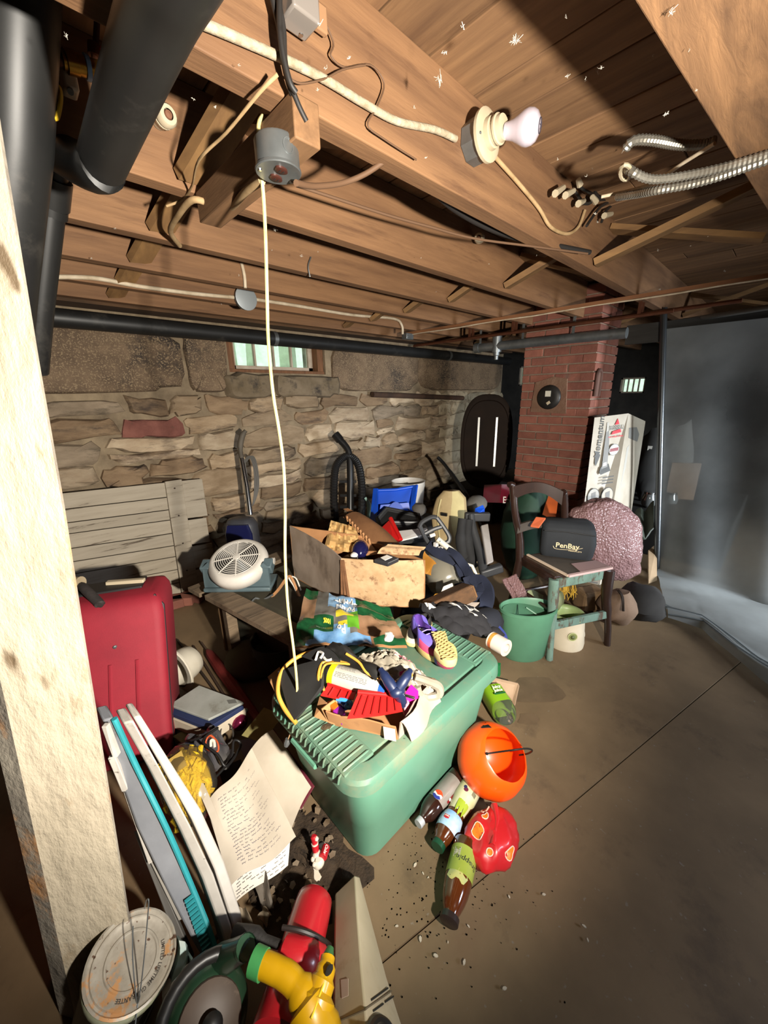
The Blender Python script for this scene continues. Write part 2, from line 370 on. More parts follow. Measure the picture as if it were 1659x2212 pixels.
closed_wall('wall_recess', (5.95, 4.4, 1.1), (1.6, .2, 2.2), wall_dark); closed_wall('wall_recess_side', (5.2, 3.85, 1.1), (.1, 1.0, 2.2), wall_dark); closed_wall('ceiling_recess', (5.9, 3.9, 2.15), (1.7, 1.3, .1), wall_dark); closed_wall('floor_recess', (5.9, 3.95, -.03), (1.7, 1.1, .06), wall_dark)
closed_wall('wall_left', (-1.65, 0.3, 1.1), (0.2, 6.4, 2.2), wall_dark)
closed_wall('wall_front', (2.5, -2.85, 1.1), (8.4, 0.2, 2.2), wall_dark)
# windows
brownframe = mat('brown_window_wood', '#7a5233', '#5c3c25', 5, .7, stretch=(8, 8, 1), dirt='#3d2a1b', dsc=6, dth=.6)
sashm = mat('old_white_sash', '#b9aa98', '#9c8b78', 8, .7, dirt='#6d5a48', dsc=9, dth=.58)
wn = structure(thing('window_1', '', '', (W0, 3.0, WZ0))); del wn['label'], wn['category']
fr = MB(); fr.box((W0 + .03, 3.10, 1.69), (.06, .14, .32)).box((W1 - .03, 3.10, 1.69), (.06, .14, .32)).box(((W0 + W1) / 2, 3.10, 1.545), (W1 - W0, .16, .03)).box(((W0 + W1) / 2, 3.10, 1.835), (W1 - W0, .14, .03))
build('window_frame', fr, brownframe, wn, ang=0, bevel=.003)
sx0, sx1 = W0 + .06, W1 - .06
sa = MB(); sa.box((sx0 + .022, 3.13, 1.69), (.044, .04, .27)).box((sx1 - .022, 3.13, 1.69), (.044, .04, .27)).box(((sx0 + sx1) / 2, 3.13, 1.577), (sx1 - sx0, .04, .034)).box(((sx0 + sx1) / 2, 3.13, 1.815), (sx1 - sx0, .04, .03))
build('sash', sa, sashm, wn, ang=0, bevel=.002)
pw = (sx1 - sx0 - .088) / 4
for k in range(4):
    a = sx0 + .044 + pw * k
    build('pane', MB().box((a + pw / 2, 3.135, 1.695), (pw - .006, .004, .22)), glassm, wn, ang=0)
    if k: build('muntin', MB().box((a, 3.125, 1.695), (.014, .03, .22)), sashm, wn, ang=0)
for nm, y0, y1, z0, z1, n in (('window_2', 1.52, 1.83, 1.31, 1.52, 4), ('window_3', 3.25, 3.42, 1.46, 1.77, 2)):
    w_ = structure(thing(nm, '', '', (6.55, y0, z0))); del w_['label'], w_['category']
    f_ = MB(); f_.box((6.6, (y0 + y1) / 2, z0 + .01), (.08, y1 - y0, .02)).box((6.6, (y0 + y1) / 2, z1 - .01), (.08, y1 - y0, .02)).box((6.6, y0 + .01, (z0 + z1) / 2), (.08, .02, z1 - z0)).box((6.6, y1 - .01, (z0 + z1) / 2), (.08, .02, z1 - z0))
    build('window_frame', f_, sashm, w_, ang=0)
    for k in range(n):
        q = (y1 - y0 - .04) / n; a = y0 + .02 + q * k
        build('pane', MB().box((6.62, a + q / 2, (z0 + z1) / 2), (.004, q - .01, z1 - z0 - .04)), glassm, w_, ang=0)
        if k: build('muntin', MB().box((6.6, a, (z0 + z1) / 2), (.03, .015, z1 - z0 - .04)), sashm, w_, ang=0)
# what stands outside the first window: a pale green board fence, pale tree trunks, a bush
structure(build('ground_outside', MB().box((1.75, 5.2, 1.0), (6.6, 3.6, .4)), plain('#8f9f7a', .9), ang=0))
og = thing('board_fence', 'pale green board fence standing outside the barred basement window', 'fence', (1.0, 4.1, 1.2))
for k in range(3): build('board', MB().box((2.4, 4.1 + .004 * k, 1.267 + .14 * k), (5.0, .03, .135)), mat('green_board', '#c6d8ca', '#b4cbba', 5, .8), og, ang=0)
for k, (tx, tl, w) in enumerate(((1.72, .03, .05), (2.06, -.04, .045), (2.18, .12, .05), (2.75, .0, .12), (3.35, -.08, .04))):
    t_ = build('tree_trunk', MB().tube([(tx, 4.6, .9), (tx + tl * .5, 4.6, 1.7), (tx + tl, 4.6, 2.8)], [w, w * .9, w * .8], 8), mat('pale_bark', '#e9eee2', '#c9cfbd', 6, .9))
    tag(t_, ('thin pale trunk seen through the leftmost window pane', 'pale trunk leaning left, seen through the second window pane', 'pale trunk leaning right, seen beside the pull cord through the second window pane', 'thickest pale trunk, seen through the third window pane', 'thin pale trunk seen through the rightmost window pane')[k], 'tree', 'tree trunks outside the window')
# chimney
ch = thing('chimney', 'red brick chimney column rising from floor to joists, with a black round flue cover', 'chimney', (3.3, 1.1, 0))
CX0, CX1, CY0, CY1 = 3.3, 3.76, 1.11, 1.69
build('mortar_core', MB().box(((CX0 + CX1) / 2 + .006, (CY0 + CY1) / 2 + .006, 1.05), (CX1 - CX0 - .012, CY1 - CY0 - .012, 2.1)), mat('brick_mortar', '#8c7868', '#766455', 9, .95, bump=.5, bsc=40), ch, ang=0)
brick_m = mat('red_brick', '#8c5848', '#74463a', 7, .85, bump=.35, bsc=30, rv=.2, dirt='#6b5348', dsc=5, dth=.58, dw=.2)
c = 0; z = .28
while z < 2.08:
    def row_(a, b, off):
        o = []; p = a
        first = True
        while p < b - .02:
            L_ = off if first and off else .2; q = min(p + L_, b)
            if b - q < .05: q = b
            o.append((p, q)); p = q + .011; first = False
        return o
    g = .01
    ys = row_(CY0 + (.10 if c % 2 else 0), CY1, 0); xs = row_(CX0 + (0 if c % 2 else .10), CX1, 0)
    for a, b in ys:
        j = random.uniform(-.003, .003); build('brick', MB().box((CX0 + .05 + j, (a + b) / 2, z + .0285), (.1, b - a, .057)), brick_m, ch, ang=0, bevel=.004)
    for a, b in xs:
        j = random.uniform(-.003, .003); build('brick', MB().box(((a + b) / 2, CY0 + .05 + j, z + .0285), (b - a, .1, .057)), brick_m, ch, ang=0, bevel=.004)
    z += .0675; c += 1
fp = PX(1187, 858, CX0 - .01)
build('mortar_patch', MB().prism([(.15, -.13), (.13, .14), (.02, .16), (-.13, .12), (-.15, -.12)], .012, frame(fp + V((.008, 0, 0)), (0, -1, 0), (-1, 0, 0))), mat('patch_mortar', '#7a5f4c', '#6a4a3a', 6, .95, bump=.5, bsc=30), ch, ang=0)
Mf = frame(fp, (0, -1, 0), (-1, 0, 0))
fc = build('flue_cover', MB().lathe([(0, .03), (.05, .03), (.085, .026), (.095, .018), (.098, .008), (.098, 0)], 28, Mf, cap0=False), mat('black_tin', '#1d1b19', '#2b2724', 7, .45, metal=.3), ch)
build('sticker', MB().box((0, .028, .0315), (.045, .045, .002)).xf(Mf), plain('#c9c4b4'), fc, ang=0)
build('sticker', MB().box((.01, -.045, .03), (.03, .022, .003), rot('Z', 35).to_3x3()).xf(Mf), plain('#b9a98f'), fc, ang=0)
ap = PY(1290, 830, CY0 - .004); Ma = frame(ap, (1, 0, 0), (0, -1, 0))
arch = [(.045 * math.cos(PI * k / 12), .06 + .045 * math.sin(PI * k / 12)) for k in range(13)]
build('cleanout_arch', MB().tube([Ma @ V((a, b, .01)) for a, b in [(.045, -.09)] + arch + [(-.045, -.09)]], .012, 8), mat('rusty_brick_iron', '#5c4036', '#47322a', 8, .8, bump=.3), ch)
build('cleanout_panel', MB().prism([(.045, -.09)] + arch + [(-.045, -.09)], .008, Ma), mat('panel_rust', '#6f5348', '#5a4238', 7, .85), ch, ang=0)
# ------------------------------------------------------------------ post, pipes and fittings overhead
def tubething(name, label, cat, pts, r, m, n=10, group=None, smooth=5):
    mb = MB().tube(pts, r, n, smooth=smooth); o = build(name, mb, m, ang=60); return tag(o, label, cat, group)
creamp = mat('cracked_cream_paint', '#a69b87', '#928774', 5, .6, bump=.8, bsc=22, stretch=(1, 1, .4), dirt='#86745c', dsc=8, dth=.57, dw=.10, det=9, speck='#5e4f3c', ssc=16, sth=.665)
worn = mat('bare_worn_edge', '#8f8779', '#6a6258', 9, .9, bump=.6, bsc=30, dirt='#a0703f', dsc=6)
bl, br, tr = G(150, 2212), G(305, 2130), PT(0, 240, .53)
ex = (br - bl); bk = V((-.10, .995, 0)); wd = ex.length; ex.normalize()
sec = [(-.012, .03), (.012, 0), (wd - .004, 0), (wd, .004), (wd, .12), (-.012, .12)]
lean = (tr - br); lean = lean / lean.z
pm = MB(); loops = []
for k in range(9):
    z = 1.885 * k / 8; o = bl + lean * z; loops.append([o + ex * (a + nz3((k, a, 3), 3, .003)) + bk * (b + nz3((k, b, 9), 3, .003)) for a, b in sec])
pm.loft(loops)
pm.m = [1 if (i % 6 in (0, 2) and i < 48) else 0 for i in range(len(pm.f))]
post = build('support_post', pm, [creamp, worn], ang=25); tag(post, 'square timber post in cracked cream paint, standing beside the paint bucket', 'post')
tubething('waste_pipe', 'fat black waste pipe slanting down between the joists, ending in an elbow', 'pipe',
          [PT(560, -420, .305), PT(395, -90, .415), PT(329, 60, .505), PT(226, 335, .76), PT(215, 362, .785), PT(180, 358, .84), PT(100, 315, .93)], .042, blackpvc, 20, smooth=6)
tubething('drain_stack', 'thickest black pipe, upright directly behind the top of the cream post', 'pipe', [PT(34, -120, .66), PT(26, 300, .76), PT(4, 600, .88), PT(-10, 900, 1.05)], .064, blackpvc, 18, smooth=0)
vp_ = thing('vent_pipe', 'thinner upright black pipe with a collar, behind the slanting waste pipe', 'pipe', PT(92, 660, 1.2))
build('pipe_run', MB().tube([PT(114, 330, 1.05), PT(110, 440, 1.12), PT(86, 660, 1.2), PT(76, 800, 1.3)], .036, 14), blackpvc, vp_, ang=60)
build('collar', MB().tube([PT(114, 378, 1.08), PT(109, 440, 1.12)], .045, 14), blackpvc, vp_, ang=60)
build('collar', MB().tube([PT(109, 445, 1.12), PT(108, 462, 1.13)], .041, 14), blackpvc, vp_, ang=60)
wp_ = thing('long_drain_pipe', 'long black plastic drain pipe running along the top of the stone wall', 'pipe', PY(90, 683, 2.86))
a, b = PY(60, 680, 2.86), PY(1100, 781, 2.86)
build('pipe_run', MB().tube([a, b], .05, 16), blackpvc, wp_, ang=60)
for q in (.28, .72): build('strap', MB().tube([a.lerp(b, q), a.lerp(b, q + .006)], .053, 16), steel, wp_, ang=60)
# brass valve on the left
br_ = mat('brass', '#b98d3c', '#8f6a2a', 9, .3, metal=.95)
vv = thing('stop_valve', 'brass stop valve with a blue ring on a copper water pipe', 'valve', PY(165, 138, 1.17))
def vy(u, v): return PY(u, v, 1.17)
build('copper_pipe', MB().tube([vy(60, 112), vy(135, 130)], .011, 10), copper, vv)
build('valve_body', MB().tube([vy(133, 129), vy(140, 131), vy(141, 131), vy(165, 138), vy(166, 138), vy(182, 143)], [.015, .015, .02, .02, .018, .018], 12), br_, vv)
build('blue_ring', MB().tube([vy(183, 143), vy(193, 147)], .021, 12), plain('#7fa3cf', .4), vv)
build('valve_outlet', MB().tube([vy(193, 147), vy(225, 156)], .017, 12), br_, vv)
build('stem', MB().tube([vy(205, 148), vy(204, 110)], .006, 8).tube([vy(204, 122), vy(203, 96)], .012, 10), copper, vv)
build('handle', MB().tube([vy(196, 104), vy(238, 116)], .008, 8), plain('#b5262b', .4), vv)
tubething('hanging_rod', 'thin dark rod above the brass valve', 'rod', [PY(206, 105, 1.17), PY(212, 0, 1.17), PY(214, -40, 1.17)], .006, plain('#3a1f1a', .5), 6, smooth=0)
cl = thing('pipe_clip', 'pale plastic pipe clip nailed to the joist under the brass valve', 'clip', PY(147, 175, 1.225))
build('clip_body', MB().box(PY(147, 172, 1.21), (.028, .04, .05)), plain('#b9ad9c', .5), cl, bevel=.006)
build('nail', MB().tube([PY(151, 185, 1.21), PY(152, 198, 1.19)], .006, 8), steel, cl)
tubething('yellow_tag_loop', 'yellow and black looped tag hanging left of the slanting waste pipe', 'tag', [PY(118, 185, 1.15), PY(127, 190, 1.15), PY(130, 215, 1.15), PY(124, 250, 1.15), PY(116, 255, 1.15)], .005, plain('#c7a227', .5), 6)
# porcelain knobs
def knob(u, v, y, label, aim=(.1, -1, -.12), s=1.0):
    k_ = thing('porcelain_insulator', label, 'insulator', frame(PY(u, v, y), V(aim).cross(V((0, 0, 1))), aim))
    build('knob', MB().lathe([(0, 0), (.017 * s, 0), (.019 * s, .02 * s), (.022 * s, .024 * s), (.022 * s, .03 * s), (.018 * s, .034 * s), (.023 * s, .038 * s), (.023 * s, .05 * s), (.019 * s, .056 * s), (.011 * s, .057 * s)], 18, cap0=True), porc, k_, world=False)
    build('nail_head', MB().lathe([(0, .05 * s), (.011 * s, .05 * s), (.008 * s, .058 * s), (0, .06 * s)], 12), mat('rusted_nail', '#6e4a35', rough=.8), k_, world=False)
knob(343, 262, 1.235, 'white porcelain wire knob on the joist right of the waste pipe')
knob(1040, 516, 1.20, 'smaller porcelain wire knob on the joist below the light bulb', (-.9, -.35, -.2), 1.0)
# wooden block with the outlet box
zt = 1.878; zb = 1.808
blk = build('hanger_block', MB().box((.527, .985, (zt + zb) / 2), (.058, .49, zt - zb)), mat('block_wood', '#7d5c3d', '#63472e', 4, .75, stretch=(8, 1, 8), bump=.2, bsc=20), bevel=.003)
tag(blk, 'short timber block nailed under the joists, carrying the round outlet box', 'timber')
oc = G(602, 374, zb - .035); ob = thing('outlet_box', 'round galvanised outlet box with two brown sockets under the timber block', 'outlet box', oc)
TO = T(oc) @ Matrix.Scale(.86, 4)
build('box_body', MB().lathe([(.046, .06), (.049, .055), (.049, .006)], 28, TO, cap0=True), steel, ob)
build('cover_plate', MB().lathe([(.051, .007), (.052, .002), (.05, 0)], 28, TO, cap0=True, cap1=True), steel, ob)
build('knockout_ring', MB().tube([TO @ (V((.012 * math.cos(t), -.0492, .034)) + V((0, .0015 * abs(math.cos(t)), .014 * math.sin(t)))) for t in [2 * PI * k / 16 for k in range(17)]], .0012, 5), steel, ob)
soc = mat('brown_bakelite', '#3b1f18', rough=.35)
for s in (-1, 1):
    q = TO @ V((.004 * s, .019 * s, -.001)); fr_ = rot('Z', 20)
    sk = build('socket', MB().lathe([(.0165, .003), (.0165, -.003), (.013, -.0045)], 20, T(q) @ Matrix.Scale(.76, 4) @ fr_ @ Matrix.Diagonal((1.15, .8, 1, 1)), cap0=True, cap1=True), soc, ob)
    for d in (-.005, .005): build('slot', MB().box(q + V((d * .76, 0, -.0036)), (.0018, .008, .0006)), dark_m, sk, ang=0)
for s in (-1, 1): build('screw', MB().ball(TO @ V((.04 * s, .012, 0)), .004, 8), chrome, ob)
# bulb and its porcelain base on the big joist
lc = PY(1018, 312, .768)
lh = thing('bulb_holder', 'porcelain lampholder on a steel box on the joist side, with a bare bulb', 'lampholder', lc)
ML = frame(lc, (1, 0, 0), (0, -1, 0))
build('box_body', MB().lathe([(.05, 0), (.05, .045)], 8, ML @ rot('Z', 22), cap0=True), steel, lh, ang=20)
build('base_plate', MB().lathe([(.052, .043), (.058, .046), (.058, .054), (.05, .058), (.038, .060)], 30, ML, cap0=True, cap1=True), porc, lh)
build('socket_collar', MB().lathe([(.036, .058), (.034, .072), (.030, .074), (.030, .080), (.033, .083), (.033, .088), (.029, .090), (.027, .1)], 24, ML, cap1=True), porc, lh)
for s in (-1, 1): build('screw', MB().ball(ML @ V((.044 * s, .012 * s, .058)), .004, 8), steel, lh)
bulb_m = mat('frosted_bulb', '#b3a9b2', rough=.25, coat=.6)
bu = thing('light_bulb', 'unlit frosted light bulb screwed into the porcelain lampholder', 'bulb', ML @ V((0, 0, .095)))
MLB = ML @ T(V((0, 0, .06))) @ Matrix.Rotation(.34, 4, V((.35, .9, 0))) @ T(V((0, 0, -.06)))
MLB = MLB @ T(V((0, 0, .06))) @ Matrix.Diagonal((1.22, 1.22, .82, 1)) @ T(V((0, 0, -.066)))
build('screw_cap', MB().lathe([(.0125, .092), (.0135, .1), (.0125, .103), (.0135, .107), (.014, .116)], 18, MLB, cap0=True), steel, bu)
build('glass', MB().lathe([(.0145, .114), (.016, .128), (.019, .142), (.025, .158), (.030, .174), (.031, .186), (.029, .2), (.024, .211), (.014, .219), (0.001, .2215)], 26, MLB), bulb_m, bu)
bt = [MLB @ V((.0125 * math.cos(t), .0125 * math.sin(t), .221)) for t in [2 * PI * k / 18 for k in range(19)]]
build('maker_ring', MB().tube(bt, .0009, 5).tube([MLB @ V((-.006, 0, .2222)), MLB @ V((.006, 0, .2222))], .001, 5).tube([MLB @ V((0, -.006, .2222)), MLB @ V((0, .006, .2222))], .001, 5), plain('#35303a'), bu)
# cables
clothc = mat('cloth_cable', '#a79d88', '#7d6f57', 40, .85, bump=.4, bsc=140, stretch=(1, 1, 1))
nmc = mat('tan_cable', '#b79a72', '#8d734f', 14, .7)
blackc = plain('#221f1d', .55); brownc = plain('#5b422e', .7); whitec = mat('white_cable', '#cfc0a8', '#a9977c', 14, .6)
def pyl(l, y): return [PY(u, v, y) for u, v in l]
def gl(l, z): return [G(u, v, z) for u, v in l]
tubething('cloth_cable', 'pale braided cable stapled along the big joist up to the lampholder', 'cable', pyl([(380, 28), (425, 45), (520, 85), (620, 130), (700, 170), (790, 225), (860, 262), (940, 280), (985, 300)], .758), .0075, clothc)
tubething('cloth_cable', 'pale braided cable drooping from the lampholder to the wire splices', 'cable', pyl([(1062, 330), (1120, 395), (1165, 450), (1190, 490), (1225, 505), (1250, 490), (1264, 455)], .758), .006, nmc)
tubething('black_cable', 'thick black cable sagging behind the big joist below the bulb', 'cable', gl([(870, 345), (920, 395), (980, 450), (1050, 490), (1120, 515), (1200, 530), (1275, 545)], 1.9), .009, blackc)
tubething('joist_wire', 'thin brown wire strung along the second joist through a porcelain knob', 'wire', gl([(640, 400), (830, 462), (930, 490), (1025, 515), (1150, 532), (1270, 548)], 1.873), .004, brownc)
for k, l in enumerate(([(585, -20), (603, 60), (612, 130), (632, 205), (668, 272)], [(596, -20), (612, 60), (617, 140), (640, 215), (662, 262)], [(604, -20), (606, 80), (624, 170), (640, 200)])):
    tubething('service_wire', ('outer dark wire hanging over the big joist to the timber block', 'inner dark wire hanging over the big joist to the timber block', 'shortest dark wire hanging over the big joist')[k], 'wire', [PY(u, v, .745 - .006 * k) for u, v in l], .005, blackc, 8)
tubething('stray_wire', 'stray thin brown wire looping across the big joist face', 'wire', pyl([(690, 20), (720, 90), (715, 120), (745, 145), (800, 140), (830, 180), (815, 230), (795, 270), (830, 300), (900, 345)], .757), .0018, brownc, 6)
tubething('stray_wire', 'second thin brown wire running from the timber block across the joist', 'wire', pyl([(620, 165), (650, 180), (700, 170), (740, 150), (790, 140)], .752), .0018, brownc, 6)
tubething('drooping_wire', 'thin tan wire drooping from the big joist down past the outlet box', 'wire', [G(u, v, z) for u, v, z in ((600, 160, 1.875), (560, 200, 1.86), (490, 285, 1.85), (430, 345, 1.85), (415, 400, 1.87), (395, 430, 1.88), (360, 445, 1.87))], .003, nmc, 6)
tubething('outlet_cable', 'tan cable looping from the outlet box to the next joist', 'cable', [G(u, v, z) for u, v, z in ((566, 390, 1.78), (530, 415, 1.79), (495, 450, 1.82), (455, 440, 1.84), (415, 432, 1.85), (385, 465, 1.85), (368, 500, 1.86), (388, 530, 1.87))], .008, nmc)
tubething('appliance_cord', 'brown cord swinging from the outlet box to the right', 'cord', [G(u, v, z) for u, v, z in ((640, 395, 1.76), (680, 402, 1.79), (740, 395, 1.83), (790, 375, 1.86), (835, 345, 1.89))], .006, brownc)
tubething('wall_cable', 'white cable stapled along the last visible joist to the round cover', 'cable', pyl([(80, 598), (200, 600), (300, 618), (420, 634), (505, 642)], 2.405), .010, whitec)
tubething('wall_cable', 'white cable running on from the round cover to the small steel box', 'cable', pyl([(548, 646), (640, 660), (760, 680), (850, 688), (868, 702), (870, 722)], 2.405), .010, whitec)
dj = thing('junction_cover', 'round grey junction box cover on the last visible joist', 'junction box', PY(527, 646, 2.41))
Mj = frame(PY(527, 646, 2.41), (1, 0, 0), (0, -1, 0))
build('box_body', MB().lathe([(.06, 0), (.06, .03)], 20, Mj, cap0=True), steel, dj); build('cover_plate', MB().lathe([(.066, .03), (.066, .034), (.062, .036)], 24, Mj, cap0=True, cap1=True), mat('grey_cover', '#9aa0a3', rough=.5, metal=.3), dj)
tubething('cable_tail', 'short white cable tail above the round grey cover', 'cable', pyl([(522, 568), (528, 595), (530, 622)], 2.03), .008, whitec, 8)
tubething('bent_nail', 'bent wire hook under the middle joists right of the pull cord', 'hook', pyl([(672, 555), (666, 575), (670, 598)], 1.63), .003, steel, 6)
sb = thing('steel_box', 'small square steel box at the end of the long wooden strip', 'junction box', PY(881, 726, 2.5))
build('box_body', MB().box(PY(881, 727, 2.5), (.09, .06, .05)), steel, sb, bevel=.004); build('screw', MB().ball(PY(881, 727, 2.465), .005, 8), chrome, sb)
ub = thing('clear_box', 'grey box bracket fixed high on the big joist near the dark wires', 'bracket', PY(650, 30, .75))
build('box_body', MB().box(PY(645, 12, .735), (.055, .05, .05)), mat('smoky_plastic', '#77706a', rough=.2, coat=.5), ub, bevel=.004)
build('flange', MB().box(PY(668, 22, .755), (.075, .012, .04)), mat('smoky_flange', '#8b6a4e', rough=.3), ub, bevel=.003)
build('screw', MB().ball(PY(650, 70, .75), .006, 8), chrome, ub)
# long strip, copper lines, conduits
a, b = G(876, 722, 1.869), G(1659, 597, 1.869); d = (b - a).normalized()
strip = tag(build('wood_strip', MB().bar(a, a + d * 4.2, .05, .02), mat('strip_wood', '#8d5f3d', '#70482c', 3, .7, stretch=(8, 1, 8)), ang=0), 'long thin wooden strip nailed across the undersides of the joists', 'timber strip')
tubething('strip_wire', 'thin white wire stapled along the long wooden strip', 'wire', [a + d * q + V((-.02, 0, -.014 + .003 * math.sin(q * 9))) for q in [k * .2 for k in range(21)]], .005, whitec, 6, smooth=0)
for k, (dx, dz) in enumerate(((0, 0), (.05, .012))):
    cl_ = thing('copper_line', ('lower copper water pipe in front of the chimney top', 'upper copper water pipe in front of the chimney top')[k], 'pipe', V((3.02 + dx, 2.7, 1.80 + dz)))
    build('pipe_run', MB().tube([V((3.02 + dx, 2.7, 1.80 + dz)), V((3.02 + dx, .62 - k * .3, 1.80 + dz))], .012, 8), copper, cl_)
    for y_ in (2.06, 1.66, .8): build('hanger', MB().box((3.02 + dx, y_, 1.842 + dz / 2), (.012, .02, .085 - dz)), copper, cl_, ang=0)
cp = thing('grey_conduit', 'thick grey metal pipe crossing in front of the chimney top', 'pipe', PX(1030, 752, 3.2))
p0, p1 = PX(1030, 752, 3.2), PX(1355, 719, 3.2)
build('pipe_run', MB().tube([p0, p1], .036, 16), steel, cp)
for q_ in [(p0.y - yy) / (p0.y - p1.y) for yy in (2.065, 1.665, 1.265)]: build('hanger', MB().bar(p0.lerp(p1, q_), V((p0.lerp(p1, q_).x, p0.lerp(p1, q_).y, 1.885)), .02, .004), steel, cp, ang=0)
e0 = p0.lerp(p1, .17)
build('end_collar', MB().tube([p0 + (p0 - p1) * .01, p0.lerp(p1, .03)], .042, 14), steel, cp)
build('tee', MB().tube([e0 + V((0, 0, .1)), e0 + V((0, 0, -.05))], .04, 12), steel, cp)
build('spout', MB().tube([e0 + V((0, 0, -.04)), e0 + V((0, 0, -.075)), e0 + V((0, 0, -.08)), e0 + V((0, 0, -.11))], [.026, .026, .018, .018], 12), steel, cp)
tubething('right_pipe', 'dark pipe running over the top edge of the hanging plastic sheet', 'pipe', [G(1440, 699, 1.80), G(1659, 664, 1.80), G(1659, 664, 1.80) + (G(1659, 664, 1.80) - G(1440, 699, 1.80)) * 1.5], .016, plain('#5c5c5a', .4), 10, smooth=0)
# flexible metal conduits and splices
def flex(label, pts, r):
    pts = spline([V(p) for p in pts], 10); L_ = [0]
    for p, q in zip(pts, pts[1:]): L_.append(L_[-1] + (q - p).length)
    n = int(L_[-1] / .0045); out = []; rr = []
    for k in range(n + 1):
        s = L_[-1] * k / n; i = max(j for j in range(len(L_)) if L_[j] <= s + 1e-9); i = min(i, len(pts) - 2)
        out.append(pts[i].lerp(pts[i + 1], (s - L_[i]) / max(1e-9, L_[i + 1] - L_[i]))); rr.append(r if k % 2 else r * .80)
    return tag(build('flexible_conduit', MB().tube(out, rr, 10), mat('flex_steel', '#b3afa4', '#8c867a', 12, .4, metal=.75), ang=25), label, 'conduit', 'flexible conduits between the joists')
flex('topmost flexible metal conduit curving up between the joists', [G(u, v, z) for u, v, z in ((1352, 322, 1.99), (1370, 304, 2.0), (1410, 303, 2.0), (1470, 313, 2.0), (1520, 312, 2.0), (1548, 303, 2.0))], .013)
flex('middle flexible metal conduit with an open curled end', [G(u, v, z) for u, v, z in ((1352, 362, 1.92), (1368, 372, 1.89), (1400, 386, 1.872), (1440, 386, 1.868), (1520, 372, 1.868), (1600, 352, 1.868), (1720, 315, 1.868))], .011)
flex('lowest flexible metal conduit running out of the wire splices', [G(u, v, z) for u, v, z in ((1335, 425, 1.93), (1370, 420, 1.90), (1420, 411, 1.868), (1490, 399, 1.86), (1560, 380, 1.86), (1640, 352, 1.86), (1720, 328, 1.86))], .011)
tag(build('end_bushing', MB().tube([G(1352 + 12 * math.cos(t), 372 + 16 * math.sin(t), 1.90) for t in [2 * PI * k / 14 for k in range(15)]], .005, 6), porc), 'white round bushing on the open end of a conduit', 'bushing')
ws = thing('wire_splice', 'tangle of dark wires with white wire nuts on the big joist', 'wiring', PY(1290, 430, .74))
wsp = MB()
for l in ([(1335, 428), (1300, 425), (1262, 410), (1248, 395)], [(1335, 430), (1290, 432), (1265, 440), (1240, 410)], [(1330, 430), (1300, 445), (1280, 470), (1268, 488)], [(1340, 430), (1310, 455), (1300, 480)], [(1345, 372), (1300, 380), (1285, 410), (1300, 430)], [(1330, 395), (1318, 415), (1310, 430)]):
    wsp.tube(pyl(l, .735), .0055, 7, smooth=4)
build('wires', wsp, blackc, ws)
for l in ([(1218, 405), (1200, 418)], [(1240, 412), (1222, 422)], [(1250, 388), (1254, 400)], [(1262, 434), (1250, 440)], [(1280, 425), (1288, 436)], [(1322, 462), (1306, 466)]):
    build('wire_nut', MB().tube(pyl(l, .725), [.009, .012], 8), porc, ws)
tubething('taped_tail', 'white taped wire tail hanging beside the wire splices', 'wire', pyl([(1335, 440), (1345, 455), (1365, 462), (1366, 480), (1364, 492)], .735), .007, whitec, 8)
tubething('slim_cable', 'slim pale cable crossing between the two flexible conduits', 'cable', gl([(1300, 425), (1400, 400), (1480, 350), (1545, 310)], 1.95), .005, whitec, 8)
# pull cord
pc = thing('pull_cord', 'long pale cord hanging from the timber block down to the green tote', 'cord', PY(568, 250, .86))
lcord = [(568, 250), (559, 270), (560, 330), (569, 420), (574, 520), (577, 640), (580, 740), (590, 850), (603, 930), (613, 1010), (616, 1100), (616, 1200), (622, 1310), (634, 1400), (642, 1490), (637, 1545)]
build('cord_upper', MB().tube(pyl(lcord, .86), .0038, 8, smooth=4), mat('pale_cord', '#d6c995', '#b9a86a', 20, .7), pc)
build('cord_lower', MB().tube(pyl([(637, 1545), (632, 1570), (622, 1598)], .86), .002, 6, smooth=3), mat('tan_string', '#8a6f50', rough=.9), pc)
build('weight', MB().tube(pyl([(622, 1596), (620, 1604), (618, 1612)], .86), [.008, .010, .006], 8), steel, pc)
# cobwebs and dust tufts caught on the timber: nobody could count them
cw = MB()
for k in range(85):
    u, v = random.uniform(110, 1600), random.uniform(10, 660)
    z = random.choice((1.872, 1.872, 2.0, 2.09)); p = G(u, v, z)
    if p.length > 6 or p.y > 2.7 or z > 1.9 and p.y > .7: continue
    s = random.uniform(.0006, .0016) * (1 + p.length * .3)
    for q in range(random.choice((2, 3, 5))):
        d1 = V((random.gauss(0, 1), random.gauss(0, 1), random.gauss(0, 1))) * s
        cw.tube([p + d1, p + d1 * .3 + V((random.gauss(0, s), random.gauss(0, s), -s)), p - d1 * .8], s * .16, 3, caps=False)
for u, v in ((1115, 85), (955, 432), (1310, 550), (595, 495), (950, 170)):
    p = G(u, v, 1.95)
    for q in range(14):
        d1 = V((random.gauss(0, 1), random.gauss(0, 1), random.gauss(0, 1))) * .005
        cw.tube([p + d1, p + d1 * .2 + V((0, 0, random.gauss(0, .006))), p - d1.yxz * .7], .0004, 3, caps=False)
tag(build('cobwebs', cw, plain('#b9b4a8', .9), ang=0), 'white cobweb tufts and dust caught on the joists and planks', 'cobwebs', kind='stuff')
# ------------------------------------------------------------------ left foreground
def g3(l): return [G(u, v, z) for u, v, z in l]
